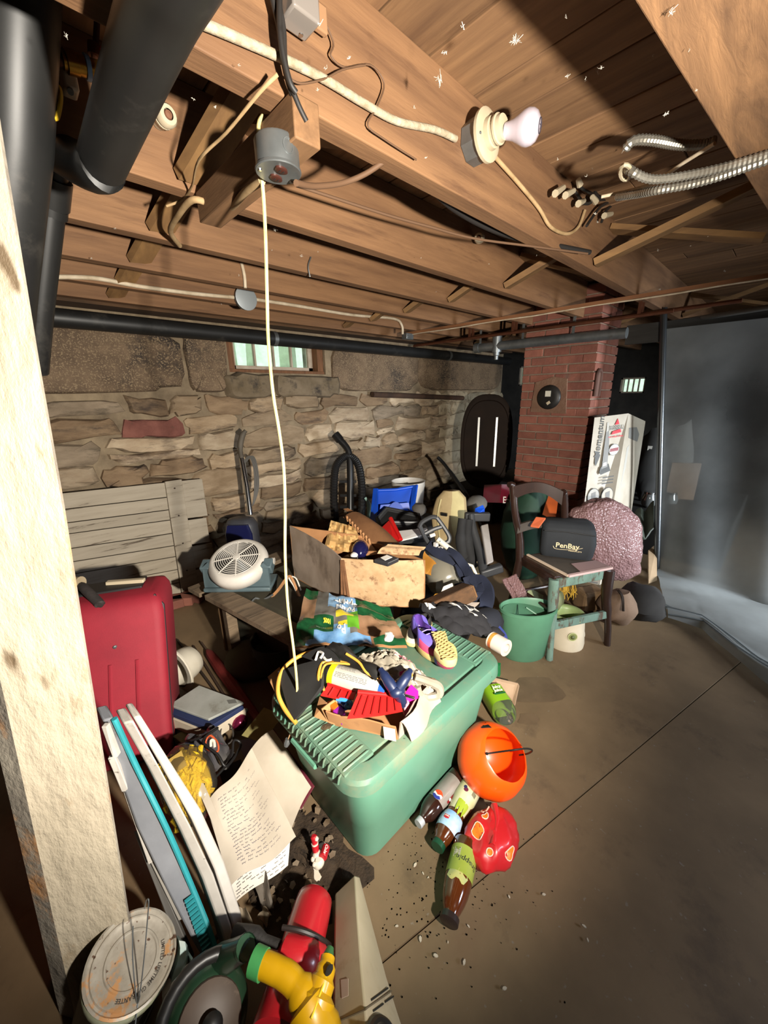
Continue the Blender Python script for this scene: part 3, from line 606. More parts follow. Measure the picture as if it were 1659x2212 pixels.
# paint can
can_n = V((.276, -.276, .921)).normalized(); cc = PT(284, 2074, .825)
Mc = zframe(cc, can_n)
pcn = thing('paint_can', 'paint can with a stained white lid and wire bail at the foot of the post', 'paint can', Mc @ T(V((0, 0, -.19))))
build('can_body', MB().lathe([(.079, -.19), (.081, -.186), (.08, -.17), (.08, -.02), (.083, -.014), (.083, -.004), (.081, 0)], 36, Mc, cap0=True, cap1=True), mat('dark_tin', '#26282a', '#34332f', 8, .4, metal=.4, dirt='#b9bba9', dsc=9, dth=.66), pcn)
build('rim_band', MB().lathe([(.0835, -.028), (.086, -.022), (.086, -.008), (.0835, -.002)], 36, Mc), mat('greenish_rim', '#b4b79a', '#8c8d72', 9, .5, dirt='#5b4a34', dsc=9), pcn)
lid = build('lid', MB().lathe([(.085, 0), (.086, .004), (.082, .006), (.079, .002), (.075, .002), (.073, .005), (.069, .005), (.066, .003), (.052, .003), (.050, .0052), (.047, .0052), (.045, .003), (0.0005, .003)], 44, Mc),
            mat('stained_lid', '#aaa396', '#8f877a', 30, .45, metal=.25, dirt='#b98a5c', dsc=13, dth=.54, dw=.06, speck='#5a4436', ssc=75, sth=.66), pcn)
def ring(p, r=.059, a0=1.2):
    t = a0 - p.x / r; return Mc @ V(((r + p.y) * math.cos(t), (r + p.y) * math.sin(t), .0036))
decal('LIMITED LIFETIME GUARANTEE', .0095, None, plain('#3a352f'), lid, bold=.0002, warp=ring)
wr = MB(); wr.tube([PT(u, v, t) for u, v, t in ((312, 1962, .83), (316, 1945, .80), (321, 1946, .79), (318, 1990, .80), (312, 2060, .795), (304, 2130, .785), (297, 2170, .775), (290, 2230, .75))], .0013, 6, smooth=5)
wr.tube([PT(u, v, t) for u, v, t in ((287, 2000, .82), (286, 2060, .80), (290, 2120, .785), (296, 2166, .775), (302, 2150, .775))], .0013, 6, smooth=5)
build('bail_wire', wr, steel, pcn)
# slabs leaning by the post
def slab(name, label, left, right, D, m, m2=None, cat='panel', group=None, parts=None):
    L_ = g3(left); R_ = g3(right); n = len(L_)
    loops = [[a, b, b + D, a + D] for a, b in zip(L_, R_)]
    mb = MB().loft(loops)
    if m2:
        mb.m = [1 if (i % 4 == 1 and i < 4 * (n - 1)) else 0 for i in range(len(mb.f))]
    t_ = thing(name, label, cat, R_[-1], group); build('panel_body', mb, [m, m2 or m], t_, ang=30, bevel=.004); return t_, L_, R_
grey_p = mat('grey_plastic', '#83858a', '#6d6f74', 5, .35, dirt='#5b544b', dsc=7, dth=.6, coat=.2)
teal_p = mat('teal_plastic', '#2f8f96', '#27767d', 6, .4)
dteal = mat('dark_teal_plastic', '#2b5a62', '#214a50', 6, .45)
D1 = V((-.005, .06, .0))
zs = [.66, .52, .36, .2, .09, .02]
t_, L_, R_ = slab('plastic_shelf_panel', 'grey plastic panel with a bright teal edge, leaning beside the post', [(u, v, z) for (u, v), z in zip(((222, 1556), (248, 1650), (298, 1790), (360, 1920), (418, 2035), (450, 2090)), zs)],
     [(u, v, z) for (u, v), z in zip(((246, 1550), (292, 1650), (358, 1785), (408, 1900), (452, 2010), (474, 2085)), zs)], D1, grey_p, dteal)
build('teal_edge', MB().tube([p + V((0, -.004, 0)) for p in R_], .0065, 8, smooth=4), teal_p, t_)
rb = MB()
for k in range(16):
    q = R_[3].lerp(R_[5], .15 + k * .05); rb.box(q + V((-.012, -.006, 0)), (.02, .006, .006))
build('edge_ribs', rb, teal_p, t_, ang=0, kind='stuff')
whitep = mat('old_white_board', '#aca79f', '#948e86', 7, .55, dirt='#6c6257', dsc=8, dth=.62, speck='#6d675e', ssc=70, sth=.70)
slab('white_board', 'speckled white panel leaning next to the teal-edged panel', [(u, v, z) for (u, v), z in zip(((266, 1562), (322, 1660), (388, 1790), (438, 1900), (478, 2010), (500, 2090)), zs)],
     [(u, v, z) for (u, v), z in zip(((288, 1556), (346, 1660), (412, 1785), (462, 1890), (500, 2000), (516, 2080)), zs)], D1 * 1.0, whitep)
slab('white_board', 'outermost white panel of those leaning by the post, against the notebook', [(u, v, z) for (u, v), z in zip(((288, 1550), (346, 1650), (414, 1770), (464, 1880), (500, 1990), (514, 2072)), zs)],
     [(u, v, z) for (u, v), z in zip(((304, 1546), (364, 1640), (434, 1750), (484, 1860), (522, 1975), (534, 2062)), zs)], D1 * 1.05, mat('white_board_clean', '#b8b3ac', '#a09a91', 7, .5, dirt='#8d8478', dsc=6, dth=.64))
wt = thing('plastic_trim', 'broken white plastic trim strip wedged between the post and the grey panel', 'trim strip', G(345, 1900, .2))
for l in ([(226, 1560, .66), (238, 1560, .66), (262, 1625, .56), (252, 1630, .56)], [(236, 1630, .55), (252, 1626, .55), (282, 1700, .45), (266, 1702, .45)], [(268, 1704, .44), (284, 1698, .44), (338, 1850, .25), (322, 1860, .25)]):
    p = g3(l); build('strip', MB().plate(*p, .012), whitep, wt, ang=0, bevel=.002)
for k, (l, c_) in enumerate((([(292, 1790, .3), (304, 1786, .3), (420, 2060, .04), (400, 2066, .04)], '#55524e'), ([(325, 1850, .25), (336, 1846, .25), (400, 1975, .12), (388, 1980, .12)], '#8a857d'))):
    p = g3(l); o = build('metal_rail', MB().plate(*p, .015), plain(c_, .5), None, ang=0, bevel=.002)
    tag(o, ('dark rail leaning left of the grey panel', 'pale short rail lying against the grey panel')[k], 'rail')
pb = MB().sheet(lambda a, b: G(385 + 32 * a - 20 * b + 6 * math.sin(9 * b), 2020 + 50 * a + 170 * b, .14 - .06 * b + .02 * math.sin(7 * a)), 6, 10, .004)
tag(build('striped_bag', pb, mat('white_teal_print', '#bdb9af', '#8fb0b0', 12, .5, stretch=(1, .3, 1))), 'crumpled white bag with a pale teal stripe, behind the paint can', 'bag')
wb_ = MB().sheet(lambda a, b: G(352 + 80 * a * (1 - .3 * b) - 6 * b + 40 * a * b, 2130 + 90 * b - 70 * a, .11 + .015 * math.sin(6 * b + 2 * a)), 6, 8, .004)
tag(build('white_wrapper', wb_, plain('#b3ada3', .5)), 'white plastic wrapper lying between the paint can and the green kettle', 'wrapper')
# green kettle with black handle and brown lid
kc = G(448, 2196, .10); kn = (V((-.10, -.62, .75))).normalized(); Mk = frame(kc, V((1, 0, 0)), kn) @ Matrix.Scale(.86, 4)
kt = thing('kettle', 'dark green round kettle with brown lid, black knob and black hoop handle', 'kettle', V((kc.x, kc.y, 0)))
gk = mat('green_enamel', '#27432f', '#1f3827', 6, .4, coat=.2, dirt='#4d4a36', dsc=8, dth=.6)
build('body', MB().lathe([(.02, -.085), (.07, -.08), (.093, -.045), (.098, -.01), (.09, .025), (.074, .042), (.07, .045)], 32, Mk, cap0=True, cap1=True), gk, kt)
build('lid', MB().lathe([(.072, .046), (.07, .052), (.05, .060), (.02, .064), (0.001, .064)], 30, Mk), mat('brown_lid', '#54463c', '#453a31', 9, .5, dirt='#6f6052', dsc=8), kt)
build('knob', MB().lathe([(.012, .062), (.012, .072), (.022, .076), (.024, .086), (.017, .093), (.001, .095)], 22, Mk), plain('#1b1a19', .35), kt)
build('handle', MB().tube([Mk @ V((.108 * math.cos(t), .108 * math.sin(t), .03 + .012 * math.sin(t))) for t in [math.radians(x) for x in range(38, 232, 12)]], .013, 10), plain('#1d1c1b', .4), kt)
sp0 = Mk @ V((.062, .066, 0)); sp1 = G(531, 2046, .235)
build('spout', MB().tube([sp0, sp0.lerp(sp1, .5), sp1, sp1.lerp(sp0, .1)], [.030, .025, .021, .016], 16), gk, kt)
build('spout_rim', MB().tube([sp1.lerp(sp0, .06), sp1 + (sp1 - sp0) * .02], .0225, 16, caps=False), gk, kt)
for a_, b_ in ((.066, .072), (.05, .085)): build('rivet', MB().ball(Mk @ V((a_, b_, .042)), .006, 8), chrome, kt)
# red hand blower
red_p = mat('red_gloss_plastic', '#b31f28', '#9b1a22', 6, .3, coat=.35, dirt='#c98a86', dsc=9, dth=.68, dw=.05)
bA, bB = G(678, 1950, .10), G(597, 2250, .15)
hb = thing('hand_blower', 'red barrel-shaped hand blower with a black side grip, lying beside the cream machine', 'hand tool', (bA.x, bA.y, 0))
dd = (bB - bA).normalized()
build('barrel', MB().tube([bA - dd * .012, bA - dd * .006, bA + dd * .02, bA + dd * .10, bA + dd * .2, bB], [.040, .046, .048, .050, .053, .055], 24), red_p, hb, ang=50)
build('end_recess', MB().tube([bA - dd * .0125, bA - dd * .0135], [.036, .03], 20), plain('#7f1820', .5), hb)
hj = G(640, 2068, .17); he = G(515, 2038, .16)
build('arm', MB().tube([G(672, 2085, .13), hj, hj.lerp(he, .35), hj.lerp(he, .6), he], [.045, .034, .016, .011, .010], 14, smooth=4), red_p, hb)
build('grip', MB().tube([hj.lerp(he, .22) + V((0, .012, .012)), hj.lerp(he, .6) + V((0, .018, .014)), he + V((0, .016, .012))], [.010, .019, .018], 12, smooth=3), mat('black_grip', '#1f1d1c', '#2b2826', 30, .7, bump=.3, bsc=120), hb)
build('strap', MB().tube([G(610, 2003, .2), G(650, 2010, .2), G(690, 2026, .175), G(712, 2042, .12)], .0055, 8, smooth=4), plain('#241d1b', .5), hb)
# yellow sprayer body
yel = mat('scuffed_yellow_plastic', '#c0930c', '#a98009', 5, .35, coat=.3, dirt='#7a5a14', dsc=10, dth=.60, dw=.12, bump=.12, bsc=30)
ys_ = thing('yellow_sprayer', 'scuffed yellow sprayer handle with a green cap, lying over the red blower', 'sprayer', G(680, 2200, .1))
def q(u, v, z): return G(u, v, z)
ym = MB().tube([q(567, 2082, .25), q(590, 2092, .25), q(625, 2112, .245), q(655, 2150, .235), q(672, 2190, .225), q(690, 2260, .2)], [.022, .022, .023, .030, .040, .046], 18, smooth=4)
ym.tube([q(676, 2190, .225), q(690, 2140, .235), q(702, 2100, .24), q(708, 2068, .24)], [.036, .026, .020, .015], 14, smooth=4)
build('body', ym, yel, ys_)
build('cap', MB().tube([q(548, 2074, .25), q(570, 2084, .25)], .025, 18), mat('green_cap', '#3f8a4c', '#2f6f3c', 9, .5, dirt='#8a8f6a', dsc=9), ys_)
build('tip', MB().tube([q(707, 2074, .24), q(714, 2046, .24)], [.014, .007], 12), plain('#2f5a34', .5), ys_)
build('trigger_hole', MB().ball(q(711, 2096, .26), (.010, .004, .014), 10), dark_m, ys_)
build('mould_seam', MB().tube([q(672, 2200, .262), q(690, 2150, .262), q(704, 2110, .257)], .0018, 5, smooth=3), mat('yellow_seam', '#e3c234', rough=.35), ys_)
# cream machine housing
cream_p = mat('yellowed_cream_plastic', '#b9ad93', '#a3967b', 4, .5, dirt='#7d6a45', dsc=5, dth=.54, dw=.2, bump=.05)
ch_ = thing('cream_machine', 'long wedge-shaped cream plastic machine housing, yellowed along its ridge', 'machine', G(770, 1900, 0))
far = g3([(724, 1930, .05), (766, 1890, .10), (776, 1893, .06), (776, 1900, .005), (724, 1950, .005)])
mid = g3([(721, 2090, .15), (781, 2090, .20), (834, 2110, .10), (840, 2140, .01), (718, 2190, .01)])
nr = g3([(720, 2270, .2), (798, 2270, .26), (884, 2270, .12), (905, 2330, .01), (700, 2360, .01)])
def lp(a, b, t): return [p.lerp(r_, t) for p, r_ in zip(a, b)]
build('housing', MB().loft([far, lp(far, mid, .5), mid, lp(mid, nr, .5), nr]), cream_p, ch_, ang=25, bevel=.004)
def onface(u, v, A_, B_, C_, l=.001):        # where the line of sight meets the face A B C
    n_ = (B_ - A_).cross(C_ - A_).normalized(); d_ = ray(u, v); return CAMP + d_ * ((A_ - CAMP).dot(n_) / d_.dot(n_)) * (1 - l)
fA, fB, fC = mid[1], nr[1], nr[2]
build('seam', MB().tube([onface(724, 2208, mid[0], nr[0], nr[1]), onface(790, 2180, mid[0], nr[0], nr[1]), onface(794, 2176, fA, fB, fC), onface(846, 2140, fA, fB, fC)], .0014, 5, smooth=0), plain('#5b5140'), ch_)
for l in ([(802, 2160), (838, 2134)], [(806, 2184), (828, 2168)], [(832, 2164), (850, 2152)]):
    build('vent_slot', MB().tube([onface(u, v, fA, fB, fC) for u, v in l], .0015, 6), dark_m, ch_)
lb = [onface(u, v, mid[0], nr[0], nr[1]) for u, v in ((736, 2116), (752, 2113), (752, 2150), (738, 2156))]
build('label_sticker', MB().plate(*lb[::-1], .001), plain('#b8a595'), ch_, ang=0)
bw = MB().tube([onface(u, v, fA, fB, fC, .004) for u, v in ((792, 2236), (803, 2212), (818, 2202), (838, 2214), (852, 2240))], .007, 8, smooth=4)
build('black_knob_rim', bw, plain('#171615', .4), ch_)
# ---- ornament, notebook, box with binder
oc_ = G(690, 1868, 0); od = thing('ornament', 'small white ornament base with a red bottle and a red can on the dirt', 'ornament', oc_)
wg = mat('white_glaze', '#d8cfc0', '#c2b6a2', 9, .3, coat=.4, dirt='#8f7a5c', dsc=12, dth=.62)
bx = V((.62, .62, 0)).normalized(); Mo = frame(oc_ + V((.005, .006, 0)), bx, (0, 0, 1))
build('base', MB().lathe([(.036, 0), (.038, .004), (.036, .009), (.03, .011), (.001, .011)], 26, Mo, cap0=True, sx=1.35, sy=.85), wg, od)
for c_, r_ in (((-.016, -.002, .024), (.018, .016, .017)), ((.0, .006, .03), (.015, .014, .014)), ((-.028, .008, .036), (.007, .006, .008)), ((-.02, .014, .044), (.006, .006, .008)), ((.012, -.006, .022), (.012, .009, .010))):
    build('white_form', MB().ball(Mo @ V(c_), r_, 12), wg, od)
build('bottle', MB().tube([Mo @ V(p) for p in ((.006, .010, .04), (.010, .012, .056), (.012, .013, .066), (.016, .015, .082), (.017, .0155, .086))], [.010, .011, .008, .010, .006], 14), red_p, od)
build('white_cap', MB().ball(Mo @ V((.012, .006, .08)), .0065, 10), wg, od)
build('neck_ring', MB().tube([Mo @ V((.0105, .012, .060)), Mo @ V((.0115, .0125, .064))], .0105, 14), wg, od)
ca, cb_ = Mo @ V((-.012, -.014, .038)), Mo @ V((.022, -.018, .030))
build('can', MB().tube([ca, ca.lerp(cb_, .05), ca.lerp(cb_, .95), cb_], [.0105, .0125, .0125, .0105], 16), red_p, od)
def canwarp(p):
    ax = (cb_ - ca).normalized(); up = V((-.3, -.55, .78)); up = (up - ax * up.dot(ax)).normalized(); sd = ax.cross(up)
    t = p.y / .013; return (ca + cb_) / 2 - ax * p.x + (up * math.cos(t) + sd * math.sin(t)) * .0129
decal('Coke', .013, None, plain('#efe6dc'), od, shear=.3, bold=.0003, warp=canwarp)
paper = mat('old_paper', '#bdb2a2', '#a99d8b', 5, .85, dirt='#9c8b74', dsc=7, dth=.64); ink = plain('#56505a', .8)
nb = thing('notebook', 'open notebook with wavy handwritten pages lying against the green tote', 'notebook', G(590, 1760, .05))
cv = g3([(546, 1616, .17), (590, 1574, .19), (679, 1698, .14), (650, 1748, .10)])
build('cover', MB().plate(*cv[::-1], .006), mat('burgundy_cover', '#5a1f2a', rough=.5), nb, ang=0, bevel=.001)
def bil(c, a, b): return c[0].lerp(c[1], a).lerp(c[3].lerp(c[2], a), b)
rp = g3([(542, 1620, .178), (589, 1577, .198), (672, 1698, .15), (628, 1790, .09)])
build('page', MB().sheet(lambda a, b: bil(rp, a, b) + V((0, 0, .012 * math.sin(PI * a) + .006 * math.sin(5 * b))), 8, 8, .003), paper, nb)
lpg = g3([(446, 1742, .13), (545, 1622, .19), (640, 1812, .085), (500, 1918, .06)])
def pagef(a, b): return bil(lpg, a, b) + V((0, 0, .013 * math.sin(2.2 * PI * a + .6) + .004 * math.sin(7 * b + 3 * a)))
build('page', MB().sheet(pagef, 18, 14, .0015), paper, nb)
bp_ = g3([(500, 1905, .05), (628, 1800, .08), (622, 1868, .035), (505, 1952, .03)])
def bpf(a, b): return bil(bp_, a, b) + V((0, 0, .006 * math.sin(6 * a) * b))
build('page', MB().sheet(bpf, 12, 5, .001), mat('fresh_paper', '#d8d2c8', '#c8c0b4', 6, .8), nb)
sp_ = g3([(420, 1688, .17), (440, 1692, .17), (512, 1860, .08), (498, 1872, .075)])
build('page', MB().sheet(lambda a, b: bil(sp_, a, b) + V((0, 0, .008 * math.sin(4 * b))), 3, 8, .001), paper, nb)
def scrib(f, rows, n, a0, a1, b0, b1, h):
    mb = MB()
    for r_ in range(rows):
        b = b0 + (b1 - b0) * r_ / max(1, rows - 1); a = a0 + random.uniform(0, .06)
        while a < a1:
            w = random.uniform(.03, .10); m = 7
            pts = [f(min(1, a + w * i / m), b + h * math.sin(i * 2.3 + r_) * random.uniform(.3, 1)) + V((0, 0, .0016)) for i in range(m + 1)]
            mb.tube(pts, .0008, 3, caps=False); a += w + random.uniform(.012, .05)
            if random.random() < .22: a += .15
    return mb
build('handwriting', scrib(pagef, 22, 0, .16, .80, .12, .9, .010), ink, nb, ang=0, kind='stuff')
build('handwriting', scrib(bpf, 6, 0, .05, .92, .15, .9, .03), plain('#3f3b40', .8), nb, ang=0, kind='stuff')
# white box with navy book and grey binder
def slabz(l, z0, z1, m, name, label, cat, bev=.002):
    lo = [G(u, v, z1) for u, v in l]; mb = MB().hexa([V((p.x, p.y, z0)) for p in lo] + lo)
    o = build(name, mb, m, None, ang=0, bevel=bev); return tag(o, label, cat)
slabz([(362, 1548), (432, 1500), (530, 1530), (450, 1584)], .05, .10, mat('off_white_card', '#b8ac98', '#9e917c', 6, .8, dirt='#6d604e', dsc=6), 'flat_box', 'flat off-white box under the navy book beside the red suitcase', 'box')
slabz([(362, 1537), (430, 1492), (526, 1524), (450, 1572)], .102, .122, mat('navy_cloth', '#1f2a4d', '#18213f', 8, .7), 'navy_book', 'navy blue book lying between the grey binder and the flat white box', 'book')
gb = thing('binder', 'pale grey binder lying on top of the navy book', 'binder', G(445, 1520, .125))
lo = [G(u, v, .135) for u, v in ((365, 1522), (430, 1480), (527, 1516), (450, 1553))]
build('cover', MB().hexa([V((p.x, p.y, .124)) for p in lo] + lo), mat('grey_binder', '#9b9d98', '#84867f', 6, .5, dirt='#6b675e', dsc=6, dth=.58), gb, ang=0, bevel=.002)
sq = [G(u, v, .136) for u, v in ((490, 1512), (508, 1510), (512, 1518), (494, 1520))]
build('label_sticker', MB().plate(*sq[::-1], .001), plain('#5c5c58'), gb, ang=0)
slabz([(372, 1590), (430, 1560), (480, 1590), (420, 1625)], .0, .05, mat('green_magazine', '#6f7a45', '#4b4a35', 6, .6), 'magazine_stack', 'greenish magazines under the flat white box', 'magazine')
# suitcase
BR, TR = G(374, 1632), G(349, 1285, .60); su = (TR - BR); sd_ = V((-.909, .416, 0)); sb_ = V((.416, .909, 0))
sc_m = mat('red_suitcase_cloth', '#8f1d2c', '#7d1826', 5, .7, bump=.12, bsc=220, dirt='#5a2a2c', dsc=3, dth=.6, dw=.2)
st_ = thing('suitcase', 'upright red cloth suitcase standing beside the post', 'suitcase', BR)
Ms = Matrix((sd_, sb_, su / .60)).transposed().to_4x4(); Ms.translation = BR
W_, D_ = .42, .25
lo = []
for z, ins, r in ((.0, .012, .03), (.012, .0, .035), (.53, .0, .035), (.565, .006, .035), (.59, .02, .03), (.60, .045, .02)):
    lo.append([Ms @ p for p in rrect(W_ - 2 * ins, D_ - 2 * ins, r, z, 4, (W_ / 2, D_ / 2))])
build('shell', MB().loft(lo), sc_m, st_, ang=50)
tr_ = MB()
for x_ in (.004, W_ - .004): tr_.tube([Ms @ V((x_, .035, .0)), Ms @ V((x_, .035, .55)), Ms @ V((x_ + (.03 if x_ < .1 else -.03), .035, .592))], .006, 8)
build('piping', tr_, plain('#231a1c', .6), st_)
build('logo_stud', MB().ball(Ms @ V((.17, -.001, .44)), (.008, .003, .008), 10), steel, st_)
for k in range(3): build('pleat', MB().tube([Ms @ V((.10 + .09 * k, -.001, .38)), Ms @ V((.105 + .09 * k, -.003, .2)), Ms @ V((.10 + .085 * k, -.001, .05))], .007, 6, smooth=3), sc_m, st_)
build('handle_plate', MB().box((0, 0, 0), (.30, .10, .012)).xf(Ms @ T(V((.24, .15, .603)))), plain('#1f1d1d', .5), st_, bevel=.004)
build('grip_strap', MB().tube([Ms @ V(p) for p in ((.34, .17, .61), (.30, .10, .64), (.27, .06, .635), (.22, .02, .60), (.215, .01, .595))], [.012, .017, .018, .018, .012], 10, smooth=3), mat('black_webbing', '#262221', '#332c29', 40, .8, bump=.2, bsc=150), st_)
build('grip_roll', MB().tube([Ms @ V(p) for p in ((.41, .16, .645), (.30, .10, .655))], .024, 14), mat('dirty_cream_roll', '#a89a80', '#8a7a60', 8, .8), st_)
build('telescopic_bar', MB().box((0, 0, 0), (.15, .022, .014)).xf(Ms @ T(V((.16, .15, .615))) @ rot('Z', 12)), mat('pale_bar', '#b5a68b', rough=.5), st_, bevel=.003)
# white pail on its side
pn = V((-.75, -.35, .35)).normalized(); pp = G(392, 1440, .09); Mp = frame(pp, V((0, 0, 1)), pn)
wp2 = mat('white_plastic', '#c9c2b2', '#b5ad9b', 5, .4, dirt='#857a66', dsc=6, dth=.62)
pl = thing('potty_bowl', 'white plastic bowl with a wide flange tipped on its side behind the suitcase', 'bowl', V((pp.x, pp.y, 0)))
build('bowl', MB().lathe([(.001, -.085), (.05, -.083), (.072, -.065), (.08, -.03), (.085, .03), (.08, .03), (.066, -.05), (.001, -.07)], 28, Mp), wp2, pl)
build('flange', MB().lathe([(.083, .03), (.112, .034), (.114, .042), (.11, .046), (.08, .04)], 30, Mp, sx=1.15), wp2, pl)
# rods, umbrella
tubething('dark_rod', 'dark thin rod lying on the floor left of the red umbrella', 'rod', g3([(383, 1382, .012), (474, 1505, .012)]), .006, plain('#2b211b', .6), 8, smooth=0)
tubething('dark_rod', 'second dark rod lying between the first rod and the red umbrella', 'rod', g3([(418, 1396, .012), (505, 1535, .012)]), .006, plain('#35261d', .6), 8, smooth=0)
um = thing('umbrella', 'folded red umbrella lying on the floor under the bench', 'umbrella', G(470, 1440, 0))
ua, ub2 = G(448, 1405, .03), G(575, 1580, .04)
build('canopy', MB().tube([ua.lerp(ub2, t) for t in (0, .06, .3, .6, 1)], [.010, .022, .028, .026, .018], 9), mat('dusty_red_cloth', '#8a2a26', '#6b211e', 7, .8, dirt='#59473b', dsc=6), um, ang=30)
build('shaft', MB().tube([ua + (ua - ub2) * .14, ua.lerp(ub2, .1)], .005, 8), plain('#4a3a30', .5), um)
# yellow rope hank in a bag, printed bag, wires, ball, cards
yr = thing('rope_hank', 'hank of bright yellow rope in a clear bag behind the leaning white panels', 'rope', G(408, 1720, .06))
yc = G(408, 1690, .15); ax = (G(380, 1630, .2) - G(425, 1755, .1)).normalized(); sx_ = V((.9, -.3, .3)); sx_ = (sx_ - ax * sx_.dot(ax)).normalized(); nx = ax.cross(sx_)
if nx.z < 0: nx = -nx
rm = MB()
for k in range(34):
    a = random.uniform(-.062, .062); h = .045 * math.sqrt(max(0, 1 - (a / .07) ** 2)) * random.uniform(.6, 1.0); ln = random.uniform(.07, .105); sh = random.uniform(-.012, .012)
    rm.tube([yc + ax * (ln * t) + sx_ * (a + sh * math.sin(3 * t + k) + .01 * math.sin(9 * t + k)) + nx * (h * (1 - .5 * t * t) + .006 * math.sin(11 * t + 2 * k)) for t in (-1, -.75, -.5, -.25, 0, .25, .5, .75, 1)], .0085, 6, smooth=2)
build('rope', rm, mat('yellow_rope', '#d9b414', '#b8920d', 60, .7, bump=.6, bsc=160), yr, kind='stuff')
build('core', MB().ball(yc - nx * .01, 1.0, 12, Matrix((sx_ * .066, ax * .10, nx * .035)).transposed().to_4x4()), mat('yellow_core', '#a07f0e', rough=.8), yr)
build('paper_tag', MB().box((0, 0, 0), (.055, .05, .002)).xf(Matrix((sx_, ax, nx)).transposed().to_4x4()).xf(T(yc + ax * .062 + nx * .05)), plain('#9a7e3a', .6), yr, ang=0)
clearf = film('clear_bag_film', '#f4f4f0', .04, '#d8d4c8', .10, .12)
build('bag', MB().ball(yc + nx * .004, 1.0, 16, Matrix((sx_ * .085, ax * .125, nx * .062)).transposed().to_4x4()), clearf, yr)
pbg = thing('printed_bag', 'crumpled dark printed plastic bag with an orange round emblem, beside the yellow rope', 'bag', G(460, 1640, .05))
pc4 = g3([(400, 1598, .14), (468, 1570, .14), (512, 1640, .10), (448, 1690, .10)])
def pbf(a, b): return bil(pc4, a, b) + V((0, 0, .02 * nz3((a * 3, b * 3, 2), 1.4) + .012 * math.sin(9 * a + 5 * b) + .02 * math.sin(PI * a) * math.sin(PI * b)))
build('bag_film', MB().sheet(pbf, 16, 16, .002), mat('dark_glossy_bag', '#2a2a36', '#5b5854', 3.5, .22, coat=.5, dirt='#8d8980', dsc=5, dth=.6), pbg, ang=30)
build('emblem', MB().tube([pbf(.55 + .16 * math.cos(t), .5 + .2 * math.sin(t)) + V((0, 0, .004)) for t in [2 * PI * k / 20 for k in range(21)]], .0035, 6), plain('#b5502c', .4), pbg)
build('emblem_fill', MB().tube([pbf(.48, .56) + V((0, 0, .004)), pbf(.55, .48) + V((0, 0, .005)), pbf(.62, .52) + V((0, 0, .004)), pbf(.56, .62) + V((0, 0, .004))], .005, 6, smooth=3), plain('#c9bfae', .4), pbg)
tubething('loose_cable', 'tangled black cord lying over the printed bag', 'cord', g3([(385, 1610, .15), (440, 1590, .18), (470, 1572, .18), (438, 1600, .19), (470, 1630, .17), (490, 1655, .14), (520, 1610, .12), (505, 1600, .14), (498, 1640, .12), (455, 1690, .13)]), .0045, plain('#171616', .45), 8)
tubething('grey_ring', 'thin dark ring standing between the flat box and the pink ball', 'ring', [G(490 + 14 * math.cos(t), 1585 + 22 * math.sin(t), .08) for t in [2 * PI * k / 12 for k in range(13)]], .003, plain('#3b3733', .4), 6)
bl_ = thing('ornament_ball', 'glossy dark pink bauble beside the flat white box', 'bauble', G(517, 1572, .03))
build('ball', MB().ball(G(517, 1560, .055), .033, 18), mat('pink_bauble', '#7a2142', rough=.15, metal=.7), bl_); build('cap', MB().tube([G(526, 1542, .07), G(534, 1532, .075)], .008, 10), steel, bl_)
yc4 = g3([(522, 1588, .13), (570, 1528, .15), (612, 1545, .15), (566, 1604, .13)])
tag(build('yellow_card', MB().plate(*yc4[::-1], .003), mat('yellow_card', '#8f8550', '#6f6840', 7, .8), ang=0), 'dull yellow card leaning on the left end of the green tote', 'card')
for k, (l, c_) in enumerate((([(512, 1600, .06), (560, 1590, .08), (575, 1625, .06), (530, 1640, .05)], '#6b6f7a'), ([(470, 1660, .05), (520, 1640, .05), (540, 1690, .03), (490, 1720, .03)], '#1d1b1a'))):
    p = g3(l); tag(build('loose_card', MB().plate(*p[::-1], .004), plain(c_, .6), ang=0), ('grey card lying behind the notebook', 'black card lying under the printed bag')[k], 'card')
# ------------------------------------------------------------------ green tote and what lies on it
tote_m = mat('tote_green', '#5f8f78', '#56856e', 3, .45, dirt='#6d7a60', dsc=4, dth=.62, dw=.2, bump=.03)
lid_m = mat('dusty_tote_lid', '#4b7562', '#556f5d', 3, .5, dirt='#74735c', dsc=4.5, dth=.48, dw=.22, bump=.05, speck='#3c4a3c', ssc=60, sth=.72)
LZ = .43; TC = (.765, .782)
tt = thing('storage_tote', 'big green plastic storage tote with a dusty lid, standing on the floor', 'storage tote', (TC[0], TC[1], 0))
bl = []
for z, w, d, r in ((0, .52, .30, .05), (.008, .55, .33, .055), (.17, .592, .37, .06), (.18, .60, .378, .06), (.365, .65, .42, .06), (.37, .665, .435, .065), (.39, .665, .435, .065)):
    bl.append(rrect(w, d, r, z, 6, TC))
build('tub', MB().loft(bl), tote_m, tt, ang=35)
ll = []
for z, ins in ((.378, .004), (.384, 0), (.418, .002), (.428, .008), (.432, .02), (.432, .047), (.428, .052), (.419, .056), (.419, .066), (.425, .069), (.426, .074)):
    ll.append(rrect(.71 - 2 * ins, .475 - 2 * ins, .075 - ins * .55, z, 6, TC))
lido = build('lid', MB().loft(ll), lid_m, tt, ang=30)
